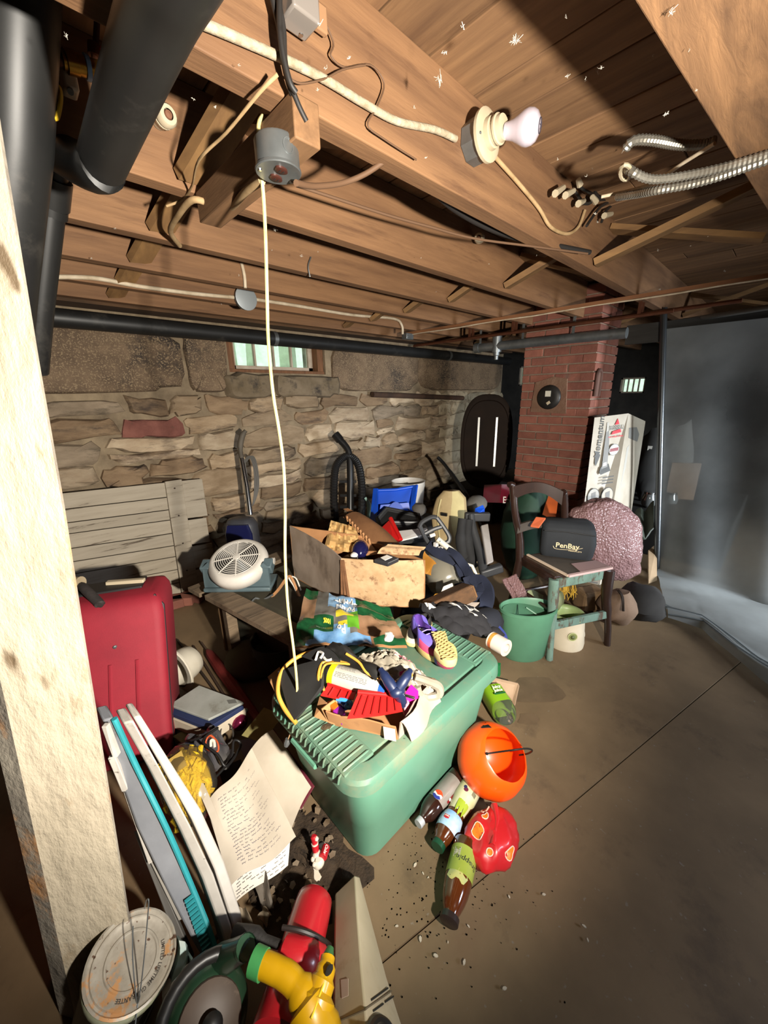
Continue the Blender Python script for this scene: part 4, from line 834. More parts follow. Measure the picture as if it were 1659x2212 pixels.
for sx in (-1, 1):
    rb = MB()
    for k in range(16):
        y = TC[1] - .165 + k * .022; x0 = TC[0] + sx * .355
        rb.tube([(x0 + sx * .001, y, .405), (x0 - sx * .004, y, .4235), (x0 - sx * .02, y, .4325), (x0 - sx * .098, y, .4325), (x0 - sx * .104, y, .430)], .0034, 6)
    build('rib_pad', MB().box((TC[0] + sx * .295, TC[1], .4228), (.10, .36, .0195)), lid_m, lido, ang=0, bevel=.003)
    build('grip_ribs', rb, lid_m, lido, ang=60, kind='stuff')
    build('latch_bulge', MB().tube([(TC[0] + sx * .353, TC[1] - .06, .372), (TC[0] + sx * .353, TC[1] + .06, .372)], .010, 8), tote_m, tt)
# cardboard tray of odds and ends
card = mat('cardboard', '#a8794f', '#966a43', 5, .85, dirt='#7c5638', dsc=6, dth=.6)
A_, B_, C_ = G(712, 1564, LZ), G(862, 1597, LZ), G(930, 1512, LZ)
D_ = A_ + (C_ - B_)
tray = thing('cardboard_tray', 'torn cardboard tray of odds and ends on the green tote lid', 'cardboard tray', A_)
up = V((0, 0, 1))
cen = (A_ + B_ + C_ + D_) / 4
def wallp(a, b, h, out, m, name='side', bow=0.0):
    o = ((a + b) / 2 - cen); o.z = 0; o.normalize()
    return build(name, MB().sheet(lambda s, t: a.lerp(b, s) + up * (h * t) + o * (out * t + bow * math.sin(PI * s) * t + .004 * math.sin(8 * s)), 8, 3, .004), m, tray, ang=30)
build('bottom', MB().plate(A_ + up * .002, B_ + up * .002, C_ + up * .002, D_ + up * .002, .002), card, tray, ang=0)
wallp(A_, B_, .055, .012, card, bow=.004); wallp(C_, D_, .06, .03, card); wallp(D_, A_, .05, .02, card)
wallp(B_, C_, .058, .006, mat('card_white_side', '#ab9b8c', '#988676', 6, .8), bow=-.006)
fl = g3([(692, 1505, .472), (707, 1518, .478), (724, 1566, .438), (680, 1549, .438)])
build('flap', MB().plate(*fl, .003), card, tray, ang=0)
rfo = ((B_ + C_) / 2 - cen).normalized()
build('flap', MB().sheet(lambda s, t: B_.lerp(C_, s) + rfo * (.004 + .03 * t + .01 * math.sin(6 * s)) + up * (.062 - .06 * t * t), 8, 4, .003), mat('card_white_side', '#cdbcac'), tray, ang=30)
nt_ = [B_.lerp(A_, .16) + V((0, 0, .006)), B_.lerp(A_, .16) + V((0, 0, .052)), B_.lerp(A_, .0) + V((0, 0, .052)), B_.lerp(A_, .0) + V((0, 0, .006))]
of_ = ((A_ + B_) / 2 - cen).normalized() * .014
build('paper_label', MB().plate(*[p + of_ * (1 + .3 * (p.z > LZ + .03)) for p in nt_], .001), plain('#cbbca9', .8), tray, ang=0)
redt = mat('red_toy_plastic', '#c41f1c', '#b21a19', 6, .35, coat=.2)
def toytray(name, label, quad, lift, ribs, grp=None):
    p = g3(quad); n = (p[1] - p[0]).cross(p[3] - p[0]).normalized()
    if n.z < 0: n = -n
    t_ = thing(name, label, 'toy', p[0])
    build('plate', MB().sheet(lambda a, b: bil(p, a, b) + n * (.008 * (1 - math.sin(PI * a))), 8, 6, .004), redt, t_, ang=30)
    for k in range(ribs):
        a = (k + .8) / (ribs + .6)
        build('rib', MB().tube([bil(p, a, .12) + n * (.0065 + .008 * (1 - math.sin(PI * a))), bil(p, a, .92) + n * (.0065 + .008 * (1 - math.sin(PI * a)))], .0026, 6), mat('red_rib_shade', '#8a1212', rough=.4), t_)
    build('edge_roll', MB().tube([bil(p, -.02, 0) + n * .01, bil(p, 1.0, 0) + n * .006], .007, 10), redt, t_)
    return t_
toytray('toy_scoop', 'large red ribbed toy scoop at the front of the cardboard tray', [(775, 1499, .525), (862, 1505, .52), (870, 1540, .505), (750, 1556, .50)], 0, 6)
toytray('toy_rake', 'small red slatted toy piece at the left of the cardboard tray', [(712, 1480, .505), (772, 1496, .505), (766, 1515, .495), (694, 1506, .49)], 0, 3)
def blob(name, label, cat, c, r, m, seed=1, amp=.25, n=16, fr=1.6, M=None):
    mb = MB().ball((0, 0, 0), 1.0, n)
    R3 = Matrix.Diagonal((*r, 1)) if not M else M @ Matrix.Diagonal((*r, 1))
    vs = []
    for p in mb.v: vs.append(R3 @ (p * (1 + amp * noise.noise(p * fr + V((seed * 3.7, seed, 0))))) + V(c))
    mb.v = vs; o = build(name, mb, m, None, ang=50)
    return tag(o, label, cat) if label else o
def cubelet(name, label, quad, h, m, cat='toy'):
    p = g3(quad); mb = MB().hexa([V((q.x, q.y, q.z - h)) for q in p] + p); o = build(name, mb, m, None, ang=0, bevel=.003); return tag(o, label, cat)
cubelet('toy_block', 'magenta toy block at the right end of the cardboard tray', [(872, 1500, .50), (888, 1476, .53), (905, 1492, .52), (892, 1508, .49)], .03, plain('#b31a86', .4))
cubelet('toy_block', 'purple toy block under the left end of the red scoop', [(718, 1534, .475), (735, 1522, .475), (746, 1535, .475), (738, 1550, .475)], .03, plain('#8a1d8c', .4))
cubelet('toy_block', 'orange toy block in the left corner of the cardboard tray', [(706, 1515, .475), (722, 1508, .475), (732, 1524, .475), (722, 1535, .475)], .03, plain('#e0661a', .4))
cubelet('toy_block', 'pink toy block between the red scoop and the carton side', [(868, 1520, .48), (882, 1508, .48), (885, 1518, .48), (874, 1532, .48)], .03, plain('#d88a98', .4))
tubething('toy_ring', 'light blue curled toy between the red scoop and the purple block', 'toy', g3([(728, 1510, .49), (745, 1512, .495), (758, 1518, .495), (757, 1528, .485), (748, 1526, .485), (752, 1518, .49)]), .006, plain('#3f8fd0', .4), 8)
cubelet('toy_piece', 'blue toy piece lying under the small red slatted piece', [(728, 1512, .478), (748, 1508, .478), (756, 1520, .478), (742, 1526, .478)], .02, plain('#3a6fae', .4))
blob('orange_scrap', 'orange toy scrap behind the navy glove', 'toy', G(882, 1458, .56), (.016, .012, .012), plain('#d9823a', .5), 4)
cubelet('toy_block', 'magenta toy scrap sticking up behind the navy glove', [(862, 1450, .56), (874, 1446, .57), (876, 1456, .56), (866, 1464, .55)], .012, plain('#c02a80', .4))
# spray can
s0, s1 = G(690, 1448, .525), G(834, 1490, .52); sd = (s1 - s0); sl = sd.length; sd.normalize()
spc = thing('spray_can', 'spray can with black, yellow and white label lying across the tray', 'spray can', s0)
RC = .033
def seg(a, b, r0, m, nm, n=24): return build(nm, MB().tube([s0 + sd * sl * a, s0 + sd * sl * (a + .004), s0 + sd * sl * (b - .004), s0 + sd * sl * b], [r0 * .97, r0, r0, r0 * .97], n), m, spc)
blk_l = mat('black_label', '#191817', rough=.35); whl = mat('white_label', '#b5b1a9', '#a39e94', 8, .45)
seg(0, .19, RC, blk_l, 'black_band'); seg(.19, .27, RC * 1.004, plain('#d9cf17', .4), 'yellow_band'); lbl = seg(.27, .93, RC, whl, 'white_band'); seg(.93, 1.02, RC * 1.01, plain('#234f8f', .35), 'blue_collar')
build('nozzle', MB().tube([s0 + sd * sl * 1.02, s0 + sd * sl * 1.06, s0 + sd * sl * 1.15], [.022, .014, .012], 14), plain('#1f3f73', .35), spc)
upc = (V((0, -.35, 1)) - sd * V((0, -.35, 1)).dot(sd)).normalized(); sdc = sd.cross(upc)
def canw(off, aa):
    def f(p):
        t = (p.y + off) / RC; return s0 + sd * (sl * aa + p.x) + (upc * math.cos(t) - sdc * math.sin(t)) * (RC * 1.012)
    return f
if sdc.dot(RX @ V((0, -1, 0))) > 0: pass
bars = MB(); xx = 0
while xx < .034:
    w = random.choice((.0008, .0014, .002)); bars.box((xx, 0, 0), (w, .022, .0002)); xx += w + random.choice((.0008, .0014))
bars.v = [canw(.012, .72)(p) for p in bars.v]; build('barcode', bars, blk_l, lbl, ang=0)
ll_ = MB()
for k in range(9):
    x = 0
    while x < .055: w = random.uniform(.003, .010); ll_.box((x, .022 - .0026 * k, 0), (w, .0010, .0002)); x += w + .0015
for k in range(4):
    x = 0
    while x < .1: w = random.uniform(.003, .010); ll_.box((x, -.012 - .004 * k, 0), (w, .0014, .0002)); x += w + .002
ll_.v = [canw(.0, .31)(p) for p in ll_.v]; build('small_print', ll_, plain('#77736c', .6), lbl, ang=0, kind='stuff')
decal('FILL', .018, None, plain('#dcd8d0'), spc, bold=.0006, warp=lambda p: canw(.006, .09)(V((-p.y, p.x, 0))))
# navy glove
gv = mat('navy_rubber', '#1c2748', '#151e38', 6, .4, coat=.3)
gl_ = thing('rubber_glove', 'dark navy rubber glove lying over the end of the spray can', 'glove', G(855, 1490, .53))
gm = MB().ball(G(858, 1492, .55), (.026, .022, .018), 14)
for l in ([(850, 1488, .56), (835, 1466, .58), (822, 1446, .59)], [(862, 1485, .56), (876, 1465, .58), (886, 1448, .585)], [(860, 1495, .55), (868, 1512, .52), (870, 1525, .50)]):
    gm.tube(g3(l), [.016, .014, .009], 12, smooth=3)
build('glove', gm, gv, gl_)
tubething('bolt', 'bright metal bolt sticking out beside the glove', 'bolt', g3([(868, 1500, .54), (880, 1503, .54), (896, 1508, .535)]), .004, chrome, 8, smooth=0)
# black sports bag panel with yellow piping
fab = mat('black_bag_cloth', '#222120', '#1a1919', 8, .75, bump=.1, bsc=180); yp = mat('yellow_piping', '#c9973f', '#b07f2e', 8, .5)
bg = thing('equipment_bag', 'flattened black bag with yellow piping, draped over the left end of the tote', 'bag', G(640, 1500, LZ))
bq = g3([(604, 1452, .52), (700, 1428, .56), (700, 1486, .54), (637, 1560, .445)])
def bgf(a, b): return bil(bq, a, b) + V((0, 0, .012 * math.sin(PI * a) * math.sin(PI * b)))
build('panel', MB().sheet(bgf, 10, 10, .012), fab, bg, ang=30)
build('piping', MB().tube(g3([(735, 1405, .565), (690, 1405, .56), (645, 1418, .55), (610, 1448, .53), (600, 1492, .50), (614, 1530, .47), (640, 1562, .45)]), .0065, 10, smooth=5), yp, bg)
build('piping', MB().tube(g3([(760, 1435, .57), (720, 1428, .572), (697, 1432, .565), (688, 1460, .555), (696, 1490, .53)]), .005, 8, smooth=5), yp, bg)
build('piping', MB().tube(g3([(752, 1434, .575), (718, 1432, .575), (701, 1438, .565), (694, 1462, .555), (700, 1492, .53)]), .0035, 8, smooth=5), yp, bg)
bf = g3([(655, 1420, .55), (712, 1398, .58), (735, 1432, .575), (690, 1432, .56)])
build('top_panel', MB().sheet(lambda a, b: bil(bf, a, b) + V((0, 0, .008 * math.sin(PI * a))), 6, 6, .008), fab, bg, ang=30)
fq = g3([(706, 1398, .585), (736, 1400, .60), (834, 1462, .555), (812, 1470, .56)])
build('tongue', MB().sheet(lambda a, b: bil(fq, a, b) + V((0, 0, .014 * math.sin(PI * a) + .01 * math.sin(3 * PI * b))), 6, 12, .008), mat('black_leather', '#1b1a19', rough=.35), bg, ang=40)
build('piping', MB().tube(g3([(748, 1412, .60), (775, 1430, .59), (795, 1455, .575), (830, 1468, .56)]), .004, 8, smooth=5), yp, bg)
for k, (l) in enumerate(([(682, 1425, .575), (688, 1408, .58), (698, 1412, .585), (692, 1422, .58)], [(700, 1420, .58), (706, 1426, .58), (716, 1424, .585)])):
    build('white_print', MB().tube(g3(l), .004, 6, smooth=3), plain('#c9c6c0', .5), bg)
pf = g3([(578, 1462, .47), (604, 1440, .50), (612, 1470, .46), (596, 1500, .44)])
tag(build('card_scrap', MB().plate(*pf[::-1], .004), card, ang=0), 'small cardboard scrap poking out left of the black bag', 'cardboard')
# crumpled shopping bag
cbq = g3([(770, 1420, .53), (850, 1402, .56), (952, 1488, .50), (880, 1478, .53)])
def cbf(a, b):
    p = bil(cbq, a, b); return p + V((0, 0, .035 * math.sin(PI * a) * math.sin(PI * b) + .016 * nz3((a * 5, b * 9, 1.3), 1.5) + .008 * nz3((a * 14, b * 18, 4), 1.3)))
sb2 = thing('shopping_bag', 'crumpled beige plastic shopping bag behind the spray can', 'bag', G(850, 1460, .5))
bag_m = mat('beige_bag_film', '#8f8778', '#7c7466', 6, .4, coat=.25)
build('bag_film', MB().sheet(cbf, 30, 30, .002), bag_m, sb2, ang=60)
build('bag_loop', MB().tube(g3([(896, 1462, .545), (920, 1470, .53), (946, 1482, .50), (948, 1500, .475), (925, 1506, .47), (908, 1500, .49), (902, 1482, .52)]), [.012, .014, .012, .010], 8, smooth=5), bag_m, sb2)
decal('umo', .045, None, plain('#9a4a58', .5), sb2, shear=.2, warp=lambda p: cbf(.78 - p.y * 5, .42 - p.x * 5) + V((0, 0, .007)))
# printed film wrap
gp = [mat('film_green', '#1f5a35', '#123d22', 14, .25, coat=.6, stretch=(2, 1, 1)), mat('film_blue', '#4f7fae', '#8fb0cc', 9, .25, coat=.6), mat('film_brown', '#7d5a40', '#94755a', 6, .28, coat=.6), mat('film_white', '#77746c', '#5b5852', 7, .22, coat=.6), mat('film_yellow', '#d9c53a', rough=.3, coat=.6), mat('film_leaf', '#62a02d', '#4d8522', 8, .3, coat=.6)]
fq4 = g3([(662, 1272, .47), (842, 1316, .47), (880, 1392, .455), (632, 1392, .42)])
def ff(a, b):
    return bil(fq4, a, b) + V((0, 0, .022 * math.sin(PI * a) * math.sin(PI * min(1, b * 1.1)) + .018 * nz3((a * 6, b * 5, 7), 1.2) + .006 * nz3((a * 16, b * 14, 2), 1.2)))
wrp = thing('film_wrap', 'empty printed plastic wrap of a bottle pack, green and blue, beside the cardboard box', 'plastic wrap', G(750, 1350, .4))
fs = MB().sheet(ff, 44, 26)
def reg(a, b):
    w = .05 * math.sin(9 * a + 4 * b)
    if b > .93 + w * .3 and a < .5: return 1 if a > .12 else 0
    if b > .78 + w * .5 + .15 * abs(a - .45) and .18 < a < .7: return 1
    if a < .36 and b > .58 + w: return 0
    if a > .62 and b < .42 + w: return 0
    if a > .72 and b > .84: return 0
    if a < .16 and b < .2: return 0
    if .30 < a < .66 and b < .38 + w * .5: return 1
    if .38 < a < .56 and .42 < b < .52: return 4
    if .50 < a < .62 and .40 < b < .74: return 5
    if .40 < a < .60 and .60 < b < .68: return 4
    if .36 < a < .52 and .66 < b < .80: return 1
    if a > .60: return 2
    if a < .16: return 2
    return 3
k = 0
for j in range(26):
    for i in range(44): fs.m[k] = reg((i + .5) / 44, (j + .5) / 26); k += 1
build('film', fs, gp, wrp, ang=60)
wt_ = plain('#d8d9d6', .35)
def fw(a0, b0, s): return lambda p: ff(a0 - p.x * s, b0 + p.y * s * 2.0) + V((0, 0, .003))
decal('Spring', .30, None, wt_, wrp, bold=.012, warp=fw(.50, .17, .34))
decal('Poland', .22, None, wt_, wrp, bold=.008, warp=fw(.49, .335, .34))
decal('Po', .26, None, wt_, wrp, bold=.010, warp=fw(.44, .74, .31))
decal('100%', .10, None, plain('#d9c53a'), wrp, bold=.004, warp=fw(.30, .62, .35)); decal('NATURAL', .07, None, plain('#8fae8f'), wrp, warp=fw(.24, .74, .3))
build('inner_card', MB().sheet(lambda a, b: ff(a, b) - V((0, 0, .012)), 20, 12, .003), card, wrp, ang=40)
blob('paper_wad', 'white paper wad on the right edge of the printed plastic wrap', 'paper', G(840, 1376, .53), (.018, .016, .018), plain('#d6cfc4', .8), 3, .35)
# shoes
def shoe(name, label, heel, toe, upv, uppers, solem, flip=False, zs=1.0):
    h, t = V(heel), V(toe); L_ = (t - h).length; M_ = frame(h, t - h, upv) @ Matrix.Diagonal((1, 1, zs, 1))
    o = thing(name, label, 'shoe', M_)
    n = 24; out = []
    for k in range(n):
        th = 2 * PI * k / n; x = .5 - .5 * math.cos(th); w = .17 + .045 * math.sin(PI * x * .9) * (1.6 if x > .5 else .4) - .05 * math.exp(-((x - .4) / .14) ** 2)
        y = math.copysign(1, math.sin(th)) * abs(math.sin(th)) ** .7 * w; out.append((x * L_, y * L_ + .015 * L_ * math.sin(PI * x)))
    def ring(s, z, dx=0): return [V((L_ * .5 + (x - L_ * .5) * s + dx, y * s, z)) for x, y in out]
    build('sole', MB().loft([ring(.96, 0), ring(1.0, .006), ring(1.02, .018), ring(.99, .026)]), solem, o, world=False)
    if flip:
        tr = MB()
        for k in range(15):
            x = (.07 + k * .061) * L_; w = min(abs(y) for (xx, y) in out if abs(xx - x) < .06 * L_ ) if 0 else .15 * L_ - .04 * L_ * math.exp(-((x / L_ - .4) / .14) ** 2)
            tr.tube([(x + .004 * math.sin(k * 2 + q * 2), -w + 2 * w * q / 6 + .01 * L_, -.002) for q in range(7)], .0028, 5)
        build('tread', tr, mat('tread_shade', '#a9905a', rough=.8), o, world=False, kind='stuff')
    ul = []
    for s, z, a in ((.97, .026, 0), (.95, .045, 0), (.86, .062, -.02), (.70, .07, -.07), (.50, .072, -.14)):
        r_ = ring(s, z); r_ = [V((p.x + a * L_, p.y, p.z + (.018 if p.x < L_ * .35 else 0) * (1 if z > .05 else 0) - (.022 * max(0, (p.x / L_ - .55)) * 2 if z > .04 else 0))) for p in r_]; ul.append(r_)
    um_ = MB().loft(ul, False, False)
    um_.m = [(0 if (i % n) < n * .3 or (i % n) > n * .7 else 1) if i // n < 2 else 0 for i in range(len(um_.f))]
    build('upper', um_, uppers[:2], o, world=False, ang=50)
    ir = [V((p.x, p.y, p.z - .002)) for p in ul[-1]]; ir2 = [V((L_ * .36 + (p.x - L_ * .36) * .8, p.y * .8, .034)) for p in ir]
    build('lining', MB().loft([ir, ir2], False, True), uppers[2], o, world=False)
    for k in range(3):
        x = (.50 + .07 * k) * L_; build('lace', MB().tube([(x, -.055 * L_ * 1.6, .066 - .006 * k), (x + .005, 0, .074 - .008 * k), (x, .055 * L_ * 1.6, .066 - .006 * k)], .0025, 5), uppers[3], o, world=False)
    return o
lav = plain('#6a5cb8', .7); pnk = plain('#c9486f', .7)
solem = mat('cream_sole', '#cdb67c', '#bfa566', 5, .7); sole2 = mat('yellow_sole', '#d2bb85', '#c4a25a', 4, .75)
shoe('sneaker', 'purple and pink child sneaker standing on the green tote lid', G(893, 1362, LZ), G(952, 1432, LZ), (0, 0, 1), (lav, pnk, plain('#4a2a7a', .8), plain('#8f7fd0', .6)), solem)
shoe('sneaker', 'child sneaker lying sole up on the green tote lid', G(946, 1362, LZ + .072), G(975, 1428, LZ + .072), (0, 0, -1), (lav, pnk, plain('#4a2a7a', .8), plain('#8f7fd0', .6)), sole2, True)
shoe('sneaker', 'black and cream sneaker behind the purple one, by the tote lid edge', G(926, 1344, LZ), G(884, 1398, LZ), (0, 0, 1), (plain('#232120', .7), plain('#cfc6a8', .7), plain('#1b1a19', .8), plain('#cfc9ba', .6)), solem, zs=.6)
blob('dirt_clod', 'crumbled brown dirt clod on the tote lid in front of the tray', 'dirt', G(705, 1570, .433), (.016, .013, .005), mat('dirt_clod', '#4f4029', '#3a2f20', 30, 1, bump=.6, bsc=90), 6, .4, 12, 3)
# ------------------------------------------------------------------ pumpkin pail, bottles, balloon
tp = 1.344; pc_ = PT(1062, 1637, tp); pr = .118; pc_.z = pr * .98
pn = (RX @ V((.37, -.64, -.67))).normalized(); Mq = zframe(pc_, pn)
pk = thing('pumpkin_pail', 'orange plastic pumpkin pail tipped on its side next to the green tote', 'pail', (pc_.x, pc_.y, 0))
org = mat('orange_plastic', '#ee5206', '#e64a04', 3, .38, coat=.25)
n = 48; prof = []
for k in range(0, 17):
    a = -PI / 2 + (PI / 2 + math.radians(47)) * k / 16; prof.append((pr * math.cos(a) * 1.02 + .0005, pr * .96 * math.sin(a)))
def plo(pf, s=1.0, dent=.02):
    o = []
    for r, z in pf: o.append([Mq @ V((r * s * (1 - dent * abs(math.cos(4 * t)) ** 6) * math.cos(t), r * s * (1 - dent * abs(math.cos(4 * t)) ** 6) * math.sin(t), z * s)) for t in [2 * PI * q / n for q in range(n)]])
    return o
sh = MB().loft(plo(prof) + plo([(prof[-1][0] - .004, prof[-1][1] + .002)]) + plo(prof[::-1], .965), False, False)
build('shell', sh, org, pk, ang=60)
def on_ball(u, v, lift=1.012):
    d = ray(u, v); o = CAMP - pc_; b_ = o.dot(d); c_ = o.dot(o) - (pr * lift) ** 2; A2 = d.dot(d); s = (-b_ - math.sqrt(max(0, b_ * b_ - A2 * c_))) / A2; return CAMP + d * s
bk_ = plain('#17120e', .5)
for tri in ([(1040, 1572), (1062, 1571), (1049, 1560)], [(1013, 1567), (1021, 1562), (1019, 1567)]):
    q3 = [on_ball(*p) for p in tri]; nn = (q3[0] - pc_).normalized()
    build('painted_eye', MB().loft([[p - nn * .002 for p in q3], [p + nn * .0006 for p in q3]]), bk_, pk, ang=0)
hq = Mq @ V((0, 0, .10))
build('handle', MB().tube([on_ball(1052, 1628), on_ball(1072, 1625, 1.02), PT(1110, 1620, 1.225), PT(1138, 1617, 1.24), PT(1150, 1621, 1.27), PT(1140, 1628, 1.31), PT(1122, 1631, 1.34)], .0028, 8, smooth=5), bk_, pk)
build('handle_knob', MB().ball(on_ball(1052, 1628), .005, 8), bk_, pk)
cola = mat('cola_plastic', '#2a1610', rough=.12, coat=.6); teac = mat('amber_tea', '#54280f', '#3f1d0b', 3, rough=.1, coat=.8)
clearp = film('clear_bottle', '#f1efe8', .12, '#cfcabf', .16, .06)
def bottle(name, label, pcap, pbase, prof, mats, caps, r, extra=None):
    a, b = V(pbase), V(pcap); L_ = (b - a).length; M_ = frame(a, V((0, 0, 1)), b - a); M_ = Matrix((M_.col[1].xyz, M_.col[0].xyz * -1, M_.col[2].xyz)).transposed().to_4x4(); M_.translation = a
    o = thing(name, label, 'bottle', M_)
    for nm, z0, z1, m in mats:
        pf = [(q[0] * r, q[1] * L_) for q in prof if z0 - 1e-6 <= q[1] <= z1 + 1e-6]; g_ = .0006 if 'label' in nm else 0
        build(nm, MB().lathe([(p + g_, z) for p, z in pf], 26, cap0=(z0 == 0)), m, o, world=False)
    build('cap', MB().lathe([(caps[1], L_ * .93), (caps[1], L_ * .995), (caps[1] * .94, L_), (.0005, L_)], 22), caps[0], o, world=False)
    return o, M_, L_
def pr_(l): return l
P1 = [(.5, 0), (.85, .005), (1, .04), (.97, .12), (1, .2), (1, .26), (.98, .27), (.98, .66), (1, .67), (.96, .74), (.8, .82), (.5, .89), (.4, .92), (.4, .94)]
b1, M1, L1 = bottle('soda_bottle', 'dark cola bottle with a silver cap and white label beside the tote', G(903, 1782, .035), G(1004, 1662, .038), P1,
    [('body', 0, .27, cola), ('label', .26, .67, mat('cola_label', '#9a938c', '#4b4440', 5, .3, coat=.5, stretch=(1, 1, .3))), ('shoulder', .66, .94, cola)], (plain('#9b9da0', .4), .015), .035)
def cyl(M_, r, zc, a0):
    def f(p): t = a0 + p.x / r; return M_ @ V((r * math.cos(t), r * math.sin(t), zc + p.y))
    return f
def ang_to_cam(M_, L_, z): v = M_.inverted() @ CAMP; return math.atan2(v.y, v.x)
def disc(rad, n=24): return [(rad * math.cos(2 * PI * k / n), rad * math.sin(2 * PI * k / n)) for k in range(n)]
a1 = ang_to_cam(M1, L1, 0)
def patch(name, poly, M_, r, zc, a0, m, par):
    # a printed patch bent round the bottle
    mb = MB(); f = cyl(M_, r, zc, a0); c0 = (sum(p[0] for p in poly) / len(poly), sum(p[1] for p in poly) / len(poly)); n = len(poly)
    vs = [f(V((c0[0], c0[1], 0)))] + [f(V((c0[0] + (x - c0[0]) * s, c0[1] + (y - c0[1]) * s, 0))) for s in (.5, 1) for x, y in poly]
    fs = [(0, 1 + i, 1 + (i + 1) % n) for i in range(n)] + [(1 + i, 1 + n + i, 1 + n + (i + 1) % n, 1 + (i + 1) % n) for i in range(n)]
    return build(name, mb.add(vs, fs), m, par, ang=60)
R1 = .0362
patch('logo_disc', disc(.0165), M1, R1, L1 * .62, a1 + .35, plain('#ded9d2', .4), b1)
up_ = [(.0165 * math.cos(t), .0165 * math.sin(t)) for t in [math.radians(x) for x in range(15, 166, 12)]] + [(-.008, .001), (.0, .006), (.010, .003)]
dn_ = [(.0165 * math.cos(t), .0165 * math.sin(t)) for t in [math.radians(x) for x in range(195, 346, 12)]] + [(.008, -.002), (0, .0015), (-.010, -.006)]
patch('logo_blue', [(-y, x) for x, y in up_] if 0 else [(x, y) for x, y in up_], M1, R1 + .0004, L1 * .62, a1 + .35, plain('#26307f', .4), b1)
patch('logo_red', dn_, M1, R1 + .0004, L1 * .62, a1 + .35, plain('#d8401f', .4), b1)
patch('red_stripe', [(-.004, -.04), (.004, -.04), (.004, .03), (-.004, .03)], M1, R1, L1 * .46, a1 - .75, plain('#7a1c22', .4), b1)
for z_ in (.40, .52): patch('small_mark', disc(.005, 12), M1, R1 + .0006, L1 * z_, a1 - .72, plain('#d8cfc8', .4), b1)
P2 = [(.6, 0), (.95, .008), (1, .03), (.98, .08), (.98, .10), (1.0, .12), (.99, .3), (.82, .46), (.78, .52), (.86, .58), (.97, .66), (.98, .72), (.92, .8), (.74, .87), (.6, .9), (.58, .94)]
b2, M2, L2 = bottle('tea_bottle', 'tea bottle with green cap and blue label, between cola and red balloon', G(944, 1832, .036), G(1022, 1692, .038), P2,
    [('body', 0, .12, teac), ('lower_label', .10, .52, mat('pale_tea_label', '#c3bda9', '#aab06a', 5, .35, coat=.4)), ('waist', .52, .58, teac), ('upper_label', .58, .80, mat('sky_label', '#2f86c8', '#dfe9ea', 5, .35, coat=.4)), ('neck', .8, .94, teac)], (mat('green_bottle_cap', '#123d28', rough=.4), .021), .037)
a2 = ang_to_cam(M2, L2, 0)
patch('red_tag', [(-.009, -.005), (.009, -.005), (.009, .006), (0, .009), (-.009, .006)], M2, .0375, L2 * .69, a2 + .55, plain('#b01f2c', .4), b2)
decal('Lipton', .006, None, plain('#efe6d8'), b2, bold=.0002, warp=cyl(M2, .0379, L2 * .69, a2 + .55))
patch('berry_print', disc(.008, 10), M2, .0375, L2 * .24, a2 + .25, plain('#5a1f3a', .5), b2)
patch('berry_print', disc(.006, 10), M2, .0377, L2 * .21, a2 + .4, plain('#232a52', .5), b2)
def leafpoly(s): return [(0, -.03 * s), (.006 * s, -.01 * s), (.003 * s, .02 * s), (0, .03 * s), (-.006 * s, .01 * s), (-.008 * s, -.01 * s)]
for q, z_ in ((-.5, .45), (-.1, .47), (.25, .43)): patch('leaf_print', leafpoly(1.1), M2, .034, L2 * z_, a2 + q, plain('#8da02a', .5), b2)
for k in range(8): patch('bar_line', [(-.0006, -.008), (.0006, -.008), (.0006, .008), (-.0006, .008)], M2, .0376, L2 * .22, a2 - .75 + .055 * k, plain('#2b2a28', .5), b2)
P3 = [(.6, 0), (.95, .006), (1, .03), (1, .14), (1, .16), (1, .50), (.98, .56), (.92, .66), (.8, .76), (.62, .86), (.52, .9), (.5, .94)]
b3, M3, L3 = bottle('juice_tea_bottle', 'amber tea bottle with a torn green label and dark cap, nearest on the bare floor', G(969, 1998, .030), G(1008, 1822, .040), P3,
    [('body', 0, .16, teac), ('label', .14, .50, mat('green_tea_label', '#7d8a2c', '#8f9a4a', 6, .4, coat=.3, dirt='#c9b95a', dsc=7, dth=.62)), ('shoulder', .5, .94, teac)], (mat('dark_cap', '#2d2423', rough=.3, metal=.2), .025), .038)
a3 = ang_to_cam(M3, L3, 0)
patch('torn_edge', [(-.03, .012), (-.02, -.004), (.0, -.002), (.012, .008), (.024, -.006), (.034, .02), (.02, .03), (-.02, .03)][::-1], M3, .0384, L3 * .47, a3 + .1, mat('label_yellow', '#b9a84a', '#6f9a8a', 8, .4), b3)
patch('barcode_panel', [(-.010, -.014), (.010, -.014), (.010, .014), (-.010, .014)], M3, .0386, L3 * .26, a3 + .55, plain('#b9b49e', .5), b3)
for k in range(9): patch('bar_line', [(-.009, -.0005), (.009, -.0005), (.009, .0005), (-.009, .0005)], M3, .0388, L3 * .26 - .011 + .0027 * k, a3 + .55, plain('#2b2a28', .5), b3)
decal('Snapple', .020, None, plain('#2a2f22'), b3, bold=.0004, shear=.15, warp=lambda p: cyl(M3, .0386, L3 * .33, a3 - .35)(V((p.x * 1.1, p.y, 0))))
